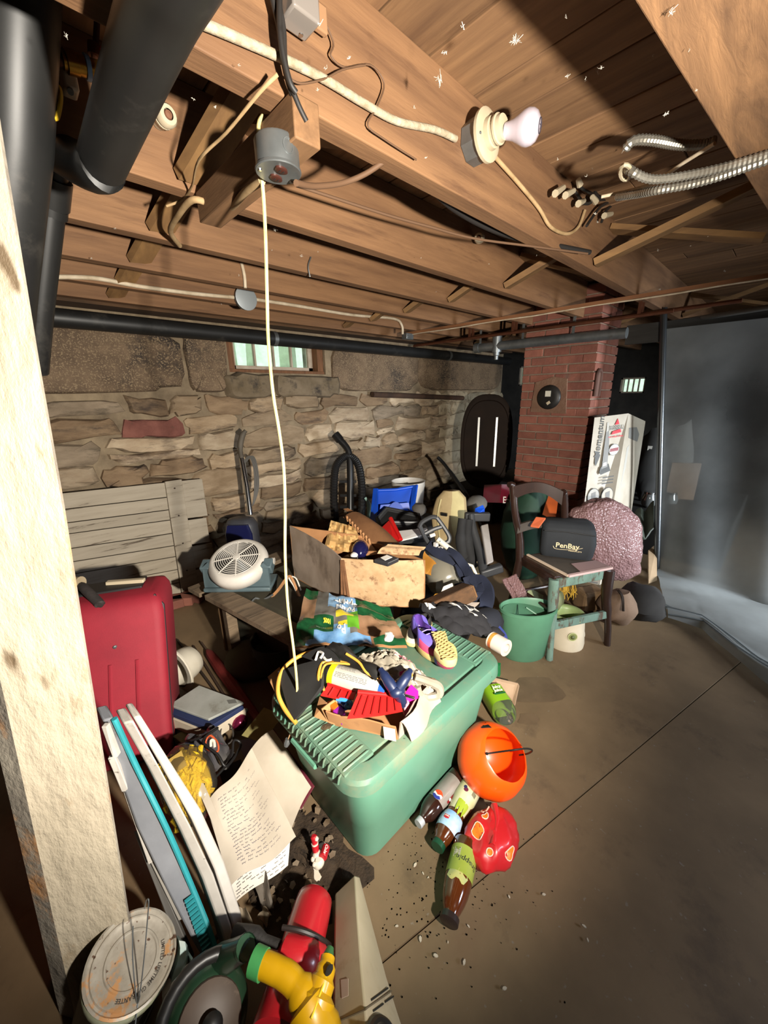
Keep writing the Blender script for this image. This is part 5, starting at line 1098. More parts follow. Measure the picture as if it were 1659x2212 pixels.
# deflated balloon / bag
rbm = mat('red_foil', '#b51d22', '#a01a1f', 4, .35, coat=.4)
rc = G(1062, 1806, .05); rt = thing('deflated_balloon', 'crumpled red balloon printed with orange slices, beside the bottles on the floor', 'balloon', (rc.x, rc.y, 0))
mb = MB().ball((0, 0, 0), 1.0, 36)
ex_, ey_ = (G(1062, 1730, .03) - G(1062, 1868, .03)), (G(1120, 1800, .03) - G(1004, 1800, .03))
ax1, ax2 = ex_.normalized(), ey_.normalized()
def rbf(p):
    fold = .12 * abs(math.sin(2.1 * p.y * PI + 1.3 * p.x)) * max(0, p.z)
    s = 1 + .18 * noise.noise(p * 1.7 + V((4, 2, 1))) + .06 * noise.noise(p * 5) - fold
    return rc + ax1 * p.x * s * ex_.length * .50 + ax2 * p.y * s * ey_.length * .48 + V((0, 0, p.z * s * .052 - .002))
mb.v = [rbf(p) for p in mb.v]; build('skin', mb, rbm, rt, ang=50)
sk_ = MB().sheet(lambda a, b: rbf(V((.75 - 1.3 * b, -.05 + .25 * a + .12 * math.sin(4 * b), .75 + .3 * math.sin(PI * a) * (1 - .4 * b)))), 6, 10, .002); build('fold', sk_, rbm, rt, ang=50)
for (a, b, s) in ((-.12, -.60, .27), (.78, -.30, .2), (.38, -.30, .13), (-.62, .70, .22), (-.72, -.1, .13)):
    pz = math.sqrt(max(.05, 1 - a * a - b * b)); c0 = V((a, b, pz))
    t1 = c0.cross(V((0, 0, 1))).normalized(); t2 = c0.cross(t1)
    ring_ = [c0 + (t1 * math.cos(t) + t2 * math.sin(t)) * s for t in [2 * PI * k / 16 for k in range(16)]]
    def lift(p, k): return rc + (rbf(p.normalized()) - rc) * k
    build('orange_slice', MB().loft([[lift(p, 1.0) for p in ring_], [lift(p, 1.015) for p in ring_], [lift(c0.lerp(p, .4), 1.03) for p in ring_]], False, True), plain('#e0701c', .4), rt, ang=60)
    build('slice_rim', MB().tube([lift(p, 1.02) for p in ring_ + ring_[:1]], .0016, 5), plain('#e0b9a8', .4), rt)
# juice bottle lying by the tote
ja, jb = G(1098, 1552, .055), G(1062, 1486, .075)
jt = thing('juice_bottle', 'clear juice bottle with a bright green label lying behind the pumpkin pail', 'bottle', (ja.x, ja.y, 0))
Mj2 = frame(ja, V((0, 0, 1)), jb - ja); JL = (jb - ja).length
def jl(z, w, r, n=4): return [Mj2 @ p for p in rrect(w, w, r, z, n)]
build('base', MB().loft([jl(.012, .04, .018), jl(.0, .06, .025), jl(.002, .075, .03), jl(.02, .09, .03), jl(JL * .35, .092, .028)], True, False), clearp, jt)
build('label', MB().loft([jl(JL * .33, .093, .028), jl(JL * .95, .093, .028)], False, False), mat('lime_label', '#86b322', '#79a41e', 6, .4, coat=.3), jt)
build('neck', MB().loft([jl(JL * .95, .092, .028), jl(JL * 1.15, .05, .024), jl(JL * 1.35, .034, .016)], False, True), clearp, jt)
up4 = RX @ V((0, -.75, -.66)); axj = (jb - ja).normalized(); upj = (V((0, 0, 1)) - axj * axj.z).normalized(); sj = axj.cross(upj)
lj = ja + axj * JL * .70 + upj * .0475
for s_, dz, w in (('Juicy', .012, 1), ('Juice', -.006, 1)):
    decal(s_, .020, None, plain('#e6ecd8'), jt, bold=.0006, warp=lambda p, dz=dz: lj + sj * -p.x * (1 if sj.dot(RX @ V((1, 0, 0))) < 0 else -1) + axj * (p.y + dz))
build('label_stripe', MB().box((0, 0, 0), (.05, .008, .001)).xf(frame(lj - axj * .022, sj, upj)), plain('#1f5a2c'), jt, ang=0)
# cardboard bits by the tote
kk = thing('carton_scrap', 'torn pale carton corner on the floor behind the juice bottle', 'cardboard', G(1090, 1500, 0))
w1 = g3([(1064, 1464, .10), (1119, 1477, .09), (1112, 1520, .0), (1060, 1500, .0)]); build('side', MB().plate(*w1[::-1], .004), mat('pale_card', '#b59a80', '#9c8068', 6, .85, dirt='#7d6550', dsc=7), kk, ang=0)
w2 = g3([(1119, 1477, .09), (1121, 1482, .085), (1112, 1524, .0), (1106, 1518, 0)]); build('side', MB().plate(*w2[::-1], .003), mat('pale_card', '#b59a80'), kk, ang=0)
tag(build('green_strip', MB().hexa(g3([(1066, 1460, .0), (1080, 1462, .0), (1082, 1456, .0), (1070, 1454, .0), (1068, 1436, .06), (1080, 1438, .06), (1082, 1432, .06), (1072, 1431, .06)])), plain('#1f6b3c', .4), ang=0), 'small green glossy strip behind the far end of the tote', 'strip')
# ------------------------------------------------------------------ bench, fan, cardboard box
BZ = .38
oldwood = mat('old_bench_wood', '#7d6a54', '#5f503f', 4, .85, stretch=(1, 7, 7), bump=.25, bsc=20, dirt='#463a2d', dsc=5, dth=.56)
p0, p1 = G(452, 1292, BZ), G(648, 1398, BZ); dl = (p1 - p0).normalized(); lat = dl.cross(V((0, 0, 1))).normalized()
if lat.x < 0: lat = -lat
bn = thing('plank_bench', 'low rough plank bench carrying the fan and the cardboard box', 'bench', V((p0.x, p0.y, 0)))
BL_ = (p1 - p0).length
for k in range(1):
    c0 = p0 + lat * (.055 + .113 * k) - V((0, 0, .014)); e = (.0, .02, -.03, .03, 0)[k]
    build('plank', MB().bar(c0 + dl * -.05, c0 + dl * (BL_ + e), .107, .028), oldwood, bn, ang=0, bevel=.002)
build('end_board', MB().bar(G(418, 1280, BZ - .03), G(418, 1280, BZ - .03) + lat * .62 + V((0, 0, 0)), .12, .026, up=(0, 0, 1)), oldwood, bn, ang=0, bevel=.003)
for q, l_ in ((.06, .06), (BL_ - .1, .06)):
    b_ = p0 + dl * q + lat * l_; build('leg', MB().box((b_.x, b_.y, (BZ - .03) / 2), (.05, .05, BZ - .03)), oldwood, bn, ang=0)
tk = [p0 + lat * l_ + dl * q for q, l_ in ((-.02, .125), (BL_ + .0, .125), (BL_ + .0, .66), (-.02, .66))]
trk = build('canvas_chest', MB().hexa([V((p.x, p.y, .01)) for p in tk] + [V((p.x, p.y, BZ - .002)) for p in tk]), mat('olive_canvas', '#3f3a2a', '#2f2b1f', 6, .9, bump=.1, bsc=90), ang=0, bevel=.015); tag(trk, 'dark olive canvas trunk beside the plank bench, under the cardboard box', 'trunk')
cs = thing('slatted_crate', 'wooden slatted crate end standing under the bench below the fan', 'crate', G(492, 1402, 0))
lw = mat('light_crate_wood', '#8a6c4a', '#6e553a', 5, .8, stretch=(6, 6, 1))
c0, c1 = G(490, 1404, .0), G(556, 1362, .0); cu = (c1 - c0).normalized()
build('rail', MB().bar(c0 + V((0, 0, .02)), c1 + V((0, 0, .02)), .02, .035), lw, cs, ang=0); build('rail', MB().bar(c0 + V((0, 0, .31)), c1 + V((0, 0, .31)), .02, .035), lw, cs, ang=0)
for k in range(4):
    b_ = c0.lerp(c1, k / 3); build('slat', MB().box((0, 0, 0), (.035, .012, .30)).xf(frame(b_ + V((0, 0, .165)) - cu.cross(V((0, 0, 1))) * -.015, cu, (0, 0, 1))), lw, cs, ang=0)
# fan
fcn = PT(515, 1213, 2.02); vh = -(RX @ V((0, 0, 1))); vh.z = 0; vh.normalize(); fn = (vh * .45 + V((.02, .02, .86))).normalized()
fside = fn.cross(V((0, 0, 1))).normalized(); Mfan = frame(fcn, fside, fn)
fan = thing('desk_fan', 'small white desk fan on a grey-blue bracket, standing on the bench', 'fan', V((fcn.x, fcn.y, BZ)))
fw_ = mat('fan_white', '#cfc9bf', '#bdb7ac', 6, .4, dirt='#8a8072', dsc=8, dth=.66); fgrey = mat('fan_bracket', '#5a6a6e', '#4d5c60', 5, .45)
R_ = .152
build('shroud', MB().lathe([(.112, .03), (.124, .032), (.138, .026), (R_, .008), (R_ + .003, -.01), (R_ - .004, -.045), (R_ - .02, -.06), (.09, -.085), (.03, -.09), (.0005, -.09)], 44, Mfan), fw_, fan, ang=50)
build('dark_inside', MB().lathe([(.116, .012), (.0005, .008)], 30, Mfan), plain('#2b2a28', .8), fan)
gr = MB()
for k in range(10):
    r = .018 + .0105 * k; gr.tube([Mfan @ V((r * math.cos(t), r * math.sin(t), .034 + .006 * (1 - r / .115))) for t in [2 * PI * q / 36 for q in range(37)]], .0021, 5, caps=False)
build('grille_rings', gr, fw_, fan, kind='stuff')
for k in range(8):
    t = 2 * PI * k / 8 + .2; build('grille_spoke', MB().tube([Mfan @ V((.014 * math.cos(t), .014 * math.sin(t), .041)), Mfan @ V((.119 * math.cos(t), .119 * math.sin(t), .031))], .0034, 6), fw_, fan)
build('grille_hub', MB().lathe([(.020, .036), (.019, .044), (.0005, .046)], 20, Mfan), fw_, fan)
sl_ = MB()
for k in range(52):
    t = 2 * PI * k / 52; sl_.box((0, 0, 0), (.004, .0075, .030)).v[-8:] = [Mfan @ (Matrix.Rotation(t, 3, 'Z') @ (Matrix.Rotation(-.12, 3, 'Y') @ p + V((R_ - .0005, 0, -.026)))) for p in sl_.v[-8:]]
build('vent_slots', sl_, plain('#25221f', .9), fan, ang=0, kind='stuff')
for k in range(3):
    t = 2 * PI * k / 3 + .5; build('blade', MB().sheet(lambda a, b: Mfan @ (Matrix.Rotation(t + .9 * (b - .5), 4, 'Z') @ V((.03 + .08 * a, 0, -.015 + .02 * (b - .5)))), 4, 6, .002), plain('#8f8c86', .5), fan)
bd = V((fside.x, fside.y, 0)).normalized(); bf_ = V((0, 0, 1)).cross(bd)
if bf_.dot(vh) < 0: bf_ = -bf_
bc = V((fcn.x, fcn.y, BZ)) - vh * .01
Mb = Matrix((bd, bf_, V((0, 0, 1)))).transposed().to_4x4(); Mb.translation = bc
hz = fcn.z - BZ - .005
def brk(y): return [Mb @ V(p) for p in ((-.172, y, 0), (.172, y, 0), (.172, y, .05), (.168, y, hz), (.145, y, hz + .02), (.13, y, hz), (.125, y, .11), (.08, y, .055), (-.08, y, .055), (-.125, y, .11), (-.13, y, hz), (-.145, y, hz + .02), (-.168, y, hz), (-.172, y, .05))]
build('bracket', MB().loft([brk(.065), brk(.045)]), fgrey, fan, ang=30); build('foot', MB().box((0, 0, .012), (.35, .17, .024)).xf(Mb), fgrey, fan, bevel=.008)
for s in (-1, 1): build('arm', MB().bar(Mb @ V((s * .160, .055, hz - .03)), Mb @ V((s * .160, -.0, hz)), .05, .06), fgrey, fan, bevel=.006)
for s in (-1, 1): build('pivot_knob', MB().tube([Mb @ V((s * .165, .0, hz)), Mb @ V((s * .187, .0, hz))], .018, 16), fw_, fan)
build('pull_tab', MB().box((0, 0, 0), (.06, .02, .02)).xf(Mfan @ T(V((.04, -R_ - .004, -.02)))), fw_, fan, bevel=.004)
# cardboard box
wet = mat('stained_cardboard', '#c2a27c', '#a5845e', 14, .85, dirt='#7d5c40', dsc=16, dth=.55, dw=.1, det=9)
wet2 = mat('weathered_cardboard', '#8f8072', '#7a6a5a', 9, .9, dirt='#5e5044', dsc=6, dth=.55, dw=.15, stretch=(1, 1, .6))
Z0 = BZ + .004; zc = Z0
fl0, fr0, bl0 = G(742, 1304, zc), G(916, 1312, zc), G(636, 1246, zc); br0 = fr0 + (bl0 - fl0) * .9
def atop(p, u, v):            # the point over p that shows at row v
    lo, hi = 0, 1.2
    for _ in range(40):
        m = (lo + hi) / 2; q = RX.transposed() @ (V((p.x, p.y, p.z + m)) - CAMP); vv = 1106 + FPX * q.y / q.z
        if vv > v: lo = m
        else: hi = m
    return V((p.x, p.y, p.z + lo))
fl1, fr1, bl1 = atop(fl0, 755, 1206), atop(fr0, 917, 1210), atop(bl0, 626, 1136); br1 = V((br0.x, br0.y, fr1.z))
cbx = thing('cardboard_box', 'big crushed stained cardboard box full of paper and junk, on the bench', 'cardboard box', V((fl0.x, fl0.y, zc)))
def wallq(a, b, c, d, m, bow, name='side', th=.006):
    n = (b - a).cross(d - a).normalized()
    return build(name, MB().sheet(lambda s, t: a.lerp(b, s).lerp(d.lerp(c, s), t) + n * (bow * math.sin(PI * s) * t + .006 * nz3((s * 4, t * 3, bow * 90), 1.5)), 12, 8, th), m, cbx, ang=40)
wallq(fl0, fr0, fr1, fl1, wet, .012); wallq(bl0, fl0, fl1, bl1, wet2, -.02); wallq(br0, fr0, fr1, br1, card, .0); wallq(bl0, br0, br1 + V((0, 0, .02)), bl1, card, .0)
cs_ = G(738, 1300, Z0) + (CAMP - fl0) * .006
for k in range(3):
    o_ = (CAMP - fl0).normalized() * (.012 + .006 * k); s_ = (fr0 - fl0).normalized() * (-.012 + .018 * k)
    build('torn_corner', MB().plate(fl0 + o_ + s_, fl0 + o_ + s_ * 1.0 + (fr0 - fl0).normalized() * .012, fl1 + o_ * .4 + s_ * .3 + (fr0 - fl0).normalized() * .008 - V((0, 0, .01)), fl1 + o_ * .4 + s_ * .3 - V((0, 0, .01)), .003), mat('torn_card_edge', '#7a5335', '#5e3e27', 20, .9), cbx, ang=0)
build('bottom', MB().plate(fl0, fr0, br0, bl0, .004), card, cbx, ang=0)
fq_ = [G(905, 1200, fr1.z + .02), G(920, 1178, fr1.z + .06), G(838, 1172, fr1.z + .06), G(815, 1196, fr1.z + .02)]
build('flap', MB().sheet(lambda a, b: bil(fq_, a, b) + V((0, 0, .008 * math.sin(5 * a))), 8, 5, .004), wet, cbx, ang=40)
fq2 = [PT(918, 1190, 1.86), PT(942, 1218, 1.82), PT(930, 1245, 1.84), PT(916, 1240, 1.86)]
build('torn_tape', MB().sheet(lambda a, b: bil(fq2, a, b) + V((0, .01 * math.sin(6 * a + 4 * b), .008 * math.sin(7 * b))), 8, 8, .002), mat('brown_tape', '#a8752f', '#8a5c22', 9, .5), cbx, ang=50)
zt_ = (fl1.z + fr1.z) / 2
fill = blob('junk_fill', '', '', (fl0 + fr0 + bl0 + br0) / 4 + V((0, 0, .11)), ((fr0 - fl0).length * .27, (bl0 - fl0).length * .27, .09), plain('#5b4632', .9), 5, .2); del_ = fill; fill.parent = cbx; fill.matrix_parent_inverse = WM[cbx.name].inverted()
kraft = mat('kraft_paper', '#c49f68', '#ad8852', 6, .8, bump=.2, bsc=20)
kq = [PT(700, 1185, 1.98), PT(775, 1196, 1.95), PT(770, 1140, 2.05), PT(715, 1124, 2.1)]
build('kraft', MB().sheet(lambda a, b: bil(kq, a, b) + (CAMP - kq[0]).normalized() * (.05 * abs(nz3((a * 3, b * 3, 5), 1.5)) + .02 * abs(nz3((a * 8, b * 7, 1), 1.2))), 16, 14, .003), kraft, None, ang=20)
tag(bpy.data.objects['kraft'], 'crumpled tan kraft paper sticking out of the cardboard box', 'paper'); bpy.data.objects['kraft'].name = 'kraft_paper'
cq = [PT(742, 1118, 2.12), PT(795, 1122, 2.12), PT(868, 1178, 1.98), PT(812, 1190, 1.95)]
cf = thing('corrugated_flap', 'torn brown corrugated cardboard strip lying over the box contents', 'cardboard', cq[0])
dk = mat('brown_corrugated', '#6e4a2b', '#59391f', 8, .85, bump=.2, bsc=30)
build('liner', MB().sheet(lambda a, b: bil(cq, a, b) + V((0, 0, .035 * math.sin(PI * a) + .012 * math.sin(4 * b))), 8, 12, .005), dk, cf, ang=40)
for k in range(9):
    q = cq[0].lerp(cq[3], .12 + .085 * k); q = q + (CAMP - q) * .012
    build('flute', MB().tube([q + V((0, 0, .03)), q + V((.004, -.004, .0))], .006, 6), card, cf)
wallf = [PT(792, 1200, 1.9), PT(816, 1196, 1.93), PT(775, 1145, 2.05), PT(752, 1128, 2.1)]
build('inner_flap', MB().sheet(lambda a, b: bil(wallf, a, b) + V((0, 0, .01 * math.sin(5 * b))), 5, 10, .004), card, cbx, ang=40)
tag(build('box_flap', MB().sheet(lambda a, b: bil([PT(742, 1100, 2.2), PT(752, 1098, 2.2), PT(812, 1132, 2.15), PT(800, 1138, 2.12)], a, b), 4, 6, .004), dk, None, ang=40), 'dark torn cardboard end standing up behind the cardboard box', 'cardboard')
nv = thing('navy_jug', 'glossy navy blue and white vessel inside the cardboard box', 'jug', PT(780, 1190, 1.95))
Mn = frame(PT(778, 1190, 1.93), RX @ V((1, 0, 0)), RX @ V((.75, .25, -.35)))
build('body', MB().lathe([(.0005, -.055), (.03, -.05), (.043, -.02), (.043, .01), (.03, .035), (.015, .045), (.013, .07)], 22, Mn), mat('navy_glaze', '#17173f', rough=.12, coat=.6), nv)
build('white_band', MB().ball(PT(768, 1198, 1.90), (.03, .02, .016), 14), plain('#cfcac8', .3), nv)
cubelet('media_case', 'black and white case lying in the front corner of the cardboard box', [(808, 1208, zt_ + .01), (838, 1196, zt_ + .02), (862, 1205, zt_ + .015), (838, 1216, zt_)], .02, plain('#2a292b', .4), 'case')
cubelet('paper_card', 'white card on the black case in the cardboard box', [(822, 1204, zt_ + .022), (836, 1198, zt_ + .028), (848, 1203, zt_ + .026), (832, 1210, zt_ + .02)], .003, plain('#cfcac2', .6), 'card')
tubething('bent_wire', 'white bent wire frame between the fan and the cardboard box', 'wire', [PT(u, v, 1.95) for u, v in ((648, 1300), (636, 1268), (625, 1250), (628, 1245), (640, 1250), (650, 1275))], .004, plain('#c9c3b8', .5), 6)
tubething('card_strip', 'bent cardboard strip lying on the bench right of the fan', 'cardboard', [PT(u, v, 1.95) for u, v in ((575, 1300), (600, 1275), (622, 1246), (632, 1252), (648, 1290), (665, 1310))], .008, card, 5)
kw = MB().tube([PT(u, v, 1.93) for u, v in ((542, 1302), (552, 1292), (566, 1296), (580, 1290), (590, 1284))], .005, 6, smooth=3).tube([PT(u, v, 1.93) for u, v in ((548, 1306), (560, 1300), (575, 1301))], .004, 6, smooth=3)
tag(build('wire_scrap', kw, steel), 'bit of bent grey wire on the bench edge in front of the fan', 'wire')
tag(build('olive_cushion', MB().lathe([(.0005, .07), (.08, .065), (.14, .03), (.15, 0), (.14, -.03), (.0005, -.04)], 26, T(G(550, 1420, .05))), mat('olive_cloth', '#4d4630', '#3b3524', 6, .9), ang=50), 'dull olive round cushion on the floor under the bench', 'cushion')
tag(build('grey_tub', MB().lathe([(.10, 0), (.13, .17), (.135, .18), (.128, .18), (.095, .01)], 26, T(G(606, 1440, 0)), cap0=True), mat('dark_olive_plastic', '#3f3a2b', '#2f2b20', 6, .6), ang=50), 'dark tub standing under the right end of the bench', 'tub')
# ------------------------------------------------------------------ along the stone wall
dw = thing('plank_door', 'weathered white plank door leaning against the stone wall', 'door panel', PY(330, 1292, 2.80))
wdm = mat('weathered_white_paint', '#a79c8a', '#958a78', 6, .8, stretch=(.5, 6, 6), dirt='#54483a', dsc=6, dth=.60, dw=.06, bump=.15, bsc=18, rv=.06, det=9)
tl, tr2, brr, bll = PY(120, 1066, 2.84), PY(436, 1033, 2.84), PY(472, 1264, 2.74), PY(150, 1330, 2.74)
nrows = 9; cuts = [0, .13, .24, .33, .45, .56, .66, .78, .9, 1.0]
def dq(a, b): return tl.lerp(tr2, a).lerp(bll.lerp(brr, a), b)
dn = (tr2 - tl).cross(bll - tl).normalized()
if dn.y > 0: dn = -dn
for r_ in range(9):
    a0, a1 = random.uniform(-.02, 0), .70
    l_ = [dq(a0, cuts[r_] + .004), dq(a1, cuts[r_] + .004), dq(a1, cuts[r_ + 1] - .002), dq(a0, cuts[r_ + 1] - .002)]
    build('board', MB().hexa([p - dn * .02 for p in l_] + [p + dn * random.uniform(0, .004) for p in l_]), wdm, dw, ang=0, bevel=.002)
for r_, (u0, u1) in enumerate(((0, .34), (.35, .58), (.59, .80), (.81, 1.0))):
    a1 = (1.0, .985, 1.0, .99)[r_]
    l_ = [dq(.83, u0 + .004), dq(a1, u0 + .004), dq(a1, u1 - .003), dq(.83, u1 - .003)]
    build('board', MB().hexa([p - dn * .02 for p in l_] + [p + dn * random.uniform(0, .004) for p in l_]), wdm, dw, ang=0, bevel=.002)
l_ = [dq(.70, -.005), dq(.83, -.01), dq(.835, 1.0), dq(.705, 1.0)]
build('batten', MB().hexa([p - dn * .02 for p in l_] + [p + dn * .014 for p in l_]), wdm, dw, ang=0, bevel=.003)
for b in (.06, .3, .55, .8): build('nail_head', MB().ball(dq(.765, b) + dn * .015, .006, 8), plain('#3a2c22', .8), dw)
for k in range(4):
    c_ = PY(340 + 26 * k, 1296 - 6 * k, 2.66); tag(build('loose_brick', MB().box((c_.x, c_.y, .03), (.15, .09, .06), rot('Z', 15 - 25 * k).to_3x3()), brick_m, ang=0, bevel=.006), ('leftmost red brick fragment', 'second red brick fragment from the left', 'third red brick fragment from the left', 'rightmost red brick fragment')[k] + ' under the white plank door', 'brick', 'brick fragments under the plank door')
# upright vacuum
uv = thing('upright_vacuum', 'old dark blue upright vacuum cleaner with a chrome handle tube, against the stone wall', 'vacuum cleaner', PT(530, 1300, 2.75))
def U(u, v, t=2.78): return PT(u, v, t)
uc = U(528, 1180); fx = RX @ V((1, 0, 0)); fx.z = 0; fx.normalize(); Mu = frame(V((uc.x, uc.y, 0)), fx, (0, 0, 1))
ztop = U(528, 1112).z
def ul_(z, w, d, r): return [Mu @ p for p in rrect(w, d, r, z, 5)]
grey_v = mat('vacuum_grey', '#45464b', '#39393d', 6, .4, dirt='#7d7566', dsc=8, dth=.66)
build('housing', MB().loft([ul_(.02, .26, .24, .04), ul_(.10, .26, .22, .05), ul_(.2, .23, .15, .05), ul_(ztop - .05, .22, .14, .06), ul_(ztop - .01, .18, .12, .055), ul_(ztop, .12, .08, .035)]), grey_v, uv, ang=50)
build('blue_panel', MB().loft([[Mu @ p for p in rrect(.19, .03, .014, z, 4, (0, -.07))] for z in (.25, ztop - .10)] + [[Mu @ p for p in rrect(.15, .03, .014, ztop - .03, 4, (0, -.070))]]), mat('navy_gloss', '#191d45', rough=.15, coat=.7), uv, ang=50)
build('handle_tube', MB().tube([U(541, 1112), U(533, 1050), U(522, 990)], .018, 12), chrome, uv)
build('handle_grip', MB().tube([U(522, 992), U(519, 965), U(524, 940), U(531, 930)], [.016, .02, .02, .014], 10, smooth=4), mat('worn_grip', '#5f574b', '#4a4339', 9, .7), uv)
cdm = MB()
for k in range(5):
    cdm.tube([U(525 + k, 1000), U(538 + 2 * k, 985), U(548 + 2 * k, 1010), U(550 + 2 * k, 1055), U(545, 1092), U(536, 1075), U(530 + k, 1030), U(525 + k, 1000)], .0042, 6, smooth=4)
build('power_cord', cdm, mat('grey_cord', '#57544f', rough=.6), uv)
# canister vacuum with hose
hv = thing('hose_vacuum', 'black vacuum with a ribbed hose arch and wand, against the stone wall', 'vacuum cleaner', PT(752, 1200, 3.3))
def Hh(u, v, t=3.3): return PT(u, v, t)
hp = spline([Hh(u, v) for u, v in ((727, 1150), (722, 1090), (722, 1040), (728, 1003), (750, 985), (772, 1000), (781, 1040), (782, 1090), (779, 1150))], 16)
build('hose', MB().tube(hp, [.036 if k % 2 else .031 for k in range(len(hp))], 12), plain('#1c1b1b', .4), hv, ang=25)
blk5 = plain('#191818', .35)
build('wand', MB().tube([Hh(757, 1160), Hh(757, 1040), Hh(755, 985), Hh(748, 965), Hh(734, 950)], [.032, .03, .028, .028, .03], 12, smooth=4), blk5, hv)
build('wand_end', MB().tube([Hh(735, 951), Hh(724, 938)], .038, 12), blk5, hv)
for z_ in (1040, 1070, 1095): build('hose_clip', MB().bar(Hh(735, z_), Hh(770, z_), .02, .02), blk5, hv)
zb_ = Hh(752, 1120).z; hb_ = Hh(755, 1150)
build('canister', MB().loft([[V((hb_.x, hb_.y, 0)) + p for p in rrect(.34, .30, .08, z, 5)] for z in (.02, .12, zb_ - .05)] + [[V((hb_.x, hb_.y, 0)) + p for p in rrect(.28, .24, .07, zb_, 5)]]), blk5, hv, ang=50)
build('teal_panel', MB().tube([Hh(789, 1075, 3.2), Hh(797, 1090, 3.2), Hh(799, 1130, 3.2)], [.012, .02, .024], 10, smooth=3), plain('#8fb0a6', .5), hv)
# white bucket
bu_c = PT(882, 1075, 3.35); wbk = thing('white_bucket', 'white plastic bucket standing behind the blue bin, by the stone wall', 'bucket', V((bu_c.x, bu_c.y, 0)))
zt2 = PT(882, 1036, 3.35).z
build('shell', MB().lathe([(.12, .26), (.142, zt2 - .05), (.145, zt2 - .045), (.145, zt2 - .002), (.148, zt2), (.14, zt2), (.135, zt2 - .05), (.11, .28), (.0005, .28)], 32, T(V((bu_c.x, bu_c.y, 0))), cap0=True), mat('bucket_white', '#c9c4bb', '#b8b2a8', 5, .45, dirt='#9a9288', dsc=7, dth=.62), wbk, ang=50)
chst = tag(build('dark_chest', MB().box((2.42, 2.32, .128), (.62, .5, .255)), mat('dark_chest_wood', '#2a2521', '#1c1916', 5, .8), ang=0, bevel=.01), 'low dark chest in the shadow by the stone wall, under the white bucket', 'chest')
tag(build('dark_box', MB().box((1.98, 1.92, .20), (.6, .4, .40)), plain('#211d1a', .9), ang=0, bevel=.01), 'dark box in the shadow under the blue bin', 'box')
# blue bin
bb = thing('blue_bin', 'bright blue plastic stacking bin in front of the white bucket', 'bin', PT(850, 1120, 2.9))
blue = mat('blue_plastic', '#1450c8', '#0f45b4', 5, .4)
def BB(u, v, t=2.9): return PT(u, v, t)
q4 = [BB(815, 1072), BB(893, 1065), BB(884, 1100), BB(872, 1086), BB(860, 1086), BB(850, 1102), BB(836, 1102), BB(828, 1085), BB(818, 1100)]
back = [BB(812, 1060, 3.0), BB(898, 1052, 3.0), BB(894, 1120, 2.95), BB(808, 1125, 2.95)]
nb_ = (CAMP - back[0]).normalized()
build('back_panel', MB().plate(*back[::-1], .012), blue, bb, ang=0, bevel=.003)
build('front_panel', MB().plate(BB(822, 1090), BB(884, 1085), BB(890, 1128), BB(815, 1130), .012), blue, bb, ang=0, bevel=.003)
for pl_ in ([BB(808, 1056, 3.0), BB(818, 1056, 2.98), BB(817, 1128, 2.86), BB(800, 1132, 2.9)], [BB(893, 1053, 3.0), BB(904, 1048, 2.98), BB(893, 1122, 2.85), BB(885, 1122, 2.86)]):
    build('side_panel', MB().plate(*pl_, .014), blue, bb, ang=0, bevel=.003)
build('rim', MB().tube([BB(808, 1060, 3.0), BB(856, 1058, 3.0), BB(902, 1050, 3.0)], .014, 10), blue, bb)
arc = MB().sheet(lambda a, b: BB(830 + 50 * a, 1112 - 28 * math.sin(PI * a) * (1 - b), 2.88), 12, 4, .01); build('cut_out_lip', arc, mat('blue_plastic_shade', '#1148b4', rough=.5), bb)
# black trays
for k, (l, lb_) in enumerate((([(815, 1120, 2.75), (835, 1098, 2.8), (905, 1112, 2.75), (912, 1135, 2.65), (860, 1150, 2.6), (822, 1140, 2.65)], 'upper black moulded seat tray behind the cardboard box'), ([(828, 1148, 2.5), (850, 1128, 2.6), (915, 1130, 2.6), (930, 1160, 2.45), (880, 1165, 2.4), (840, 1165, 2.4)], 'lower black moulded tray with slots behind the cardboard box'))):
    t_ = thing('seat_tray', lb_, 'tray', PT(870, 1130, 2.7)); pts = [PT(*p) for p in l]; cn = sum(pts, V()) / len(pts)
    build('tray_body', MB().loft([[p - V((0, 0, .03)) for p in pts], pts, [cn + (p - cn) * .93 + V((0, 0, .006)) for p in pts], [cn + (p - cn) * .85 - V((0, 0, .008)) for p in pts]]), plain('#242424', .45), t_, ang=30)
    build('rim', MB().tube(pts + pts[:1], .014, 8), plain('#303030', .4), t_)
    for s in (-.3, .1, .4): build('slot', MB().tube([cn + V((s * .12, -s * .12, .0)), cn + V((s * .12 + .04, -s * .12 + .03, .0))], .006, 6), dark_m, t_)
rt_ = thing('red_chute', 'red plastic toy chute sticking up behind the cardboard box', 'toy', PT(840, 1150, 2.2))
rq = [PT(815, 1148, 2.25), PT(842, 1122, 2.3), PT(866, 1166, 2.15), PT(850, 1172, 2.1)]
build('plate', MB().plate(*rq[::-1], .012), redt, rt_, ang=0, bevel=.003); build('edge_roll', MB().tube([PT(844, 1120, 2.3), PT(866, 1166, 2.15)], .013, 8), redt, rt_)
tag(build('white_panel_board', MB().plate(PT(862, 1168, 2.2), PT(926, 1152, 2.25), PT(922, 1140, 2.3), PT(852, 1148, 2.3), .008), plain('#cfccc8', .4), ang=0), 'white board lying behind the red chute', 'board')
tag(build('grey_bundle', MB().ball(PT(905, 1100, 2.9), (.06, .06, .05), 12), plain('#55504a', .9)), 'grey cloth bundle right of the blue bin', 'cloth')
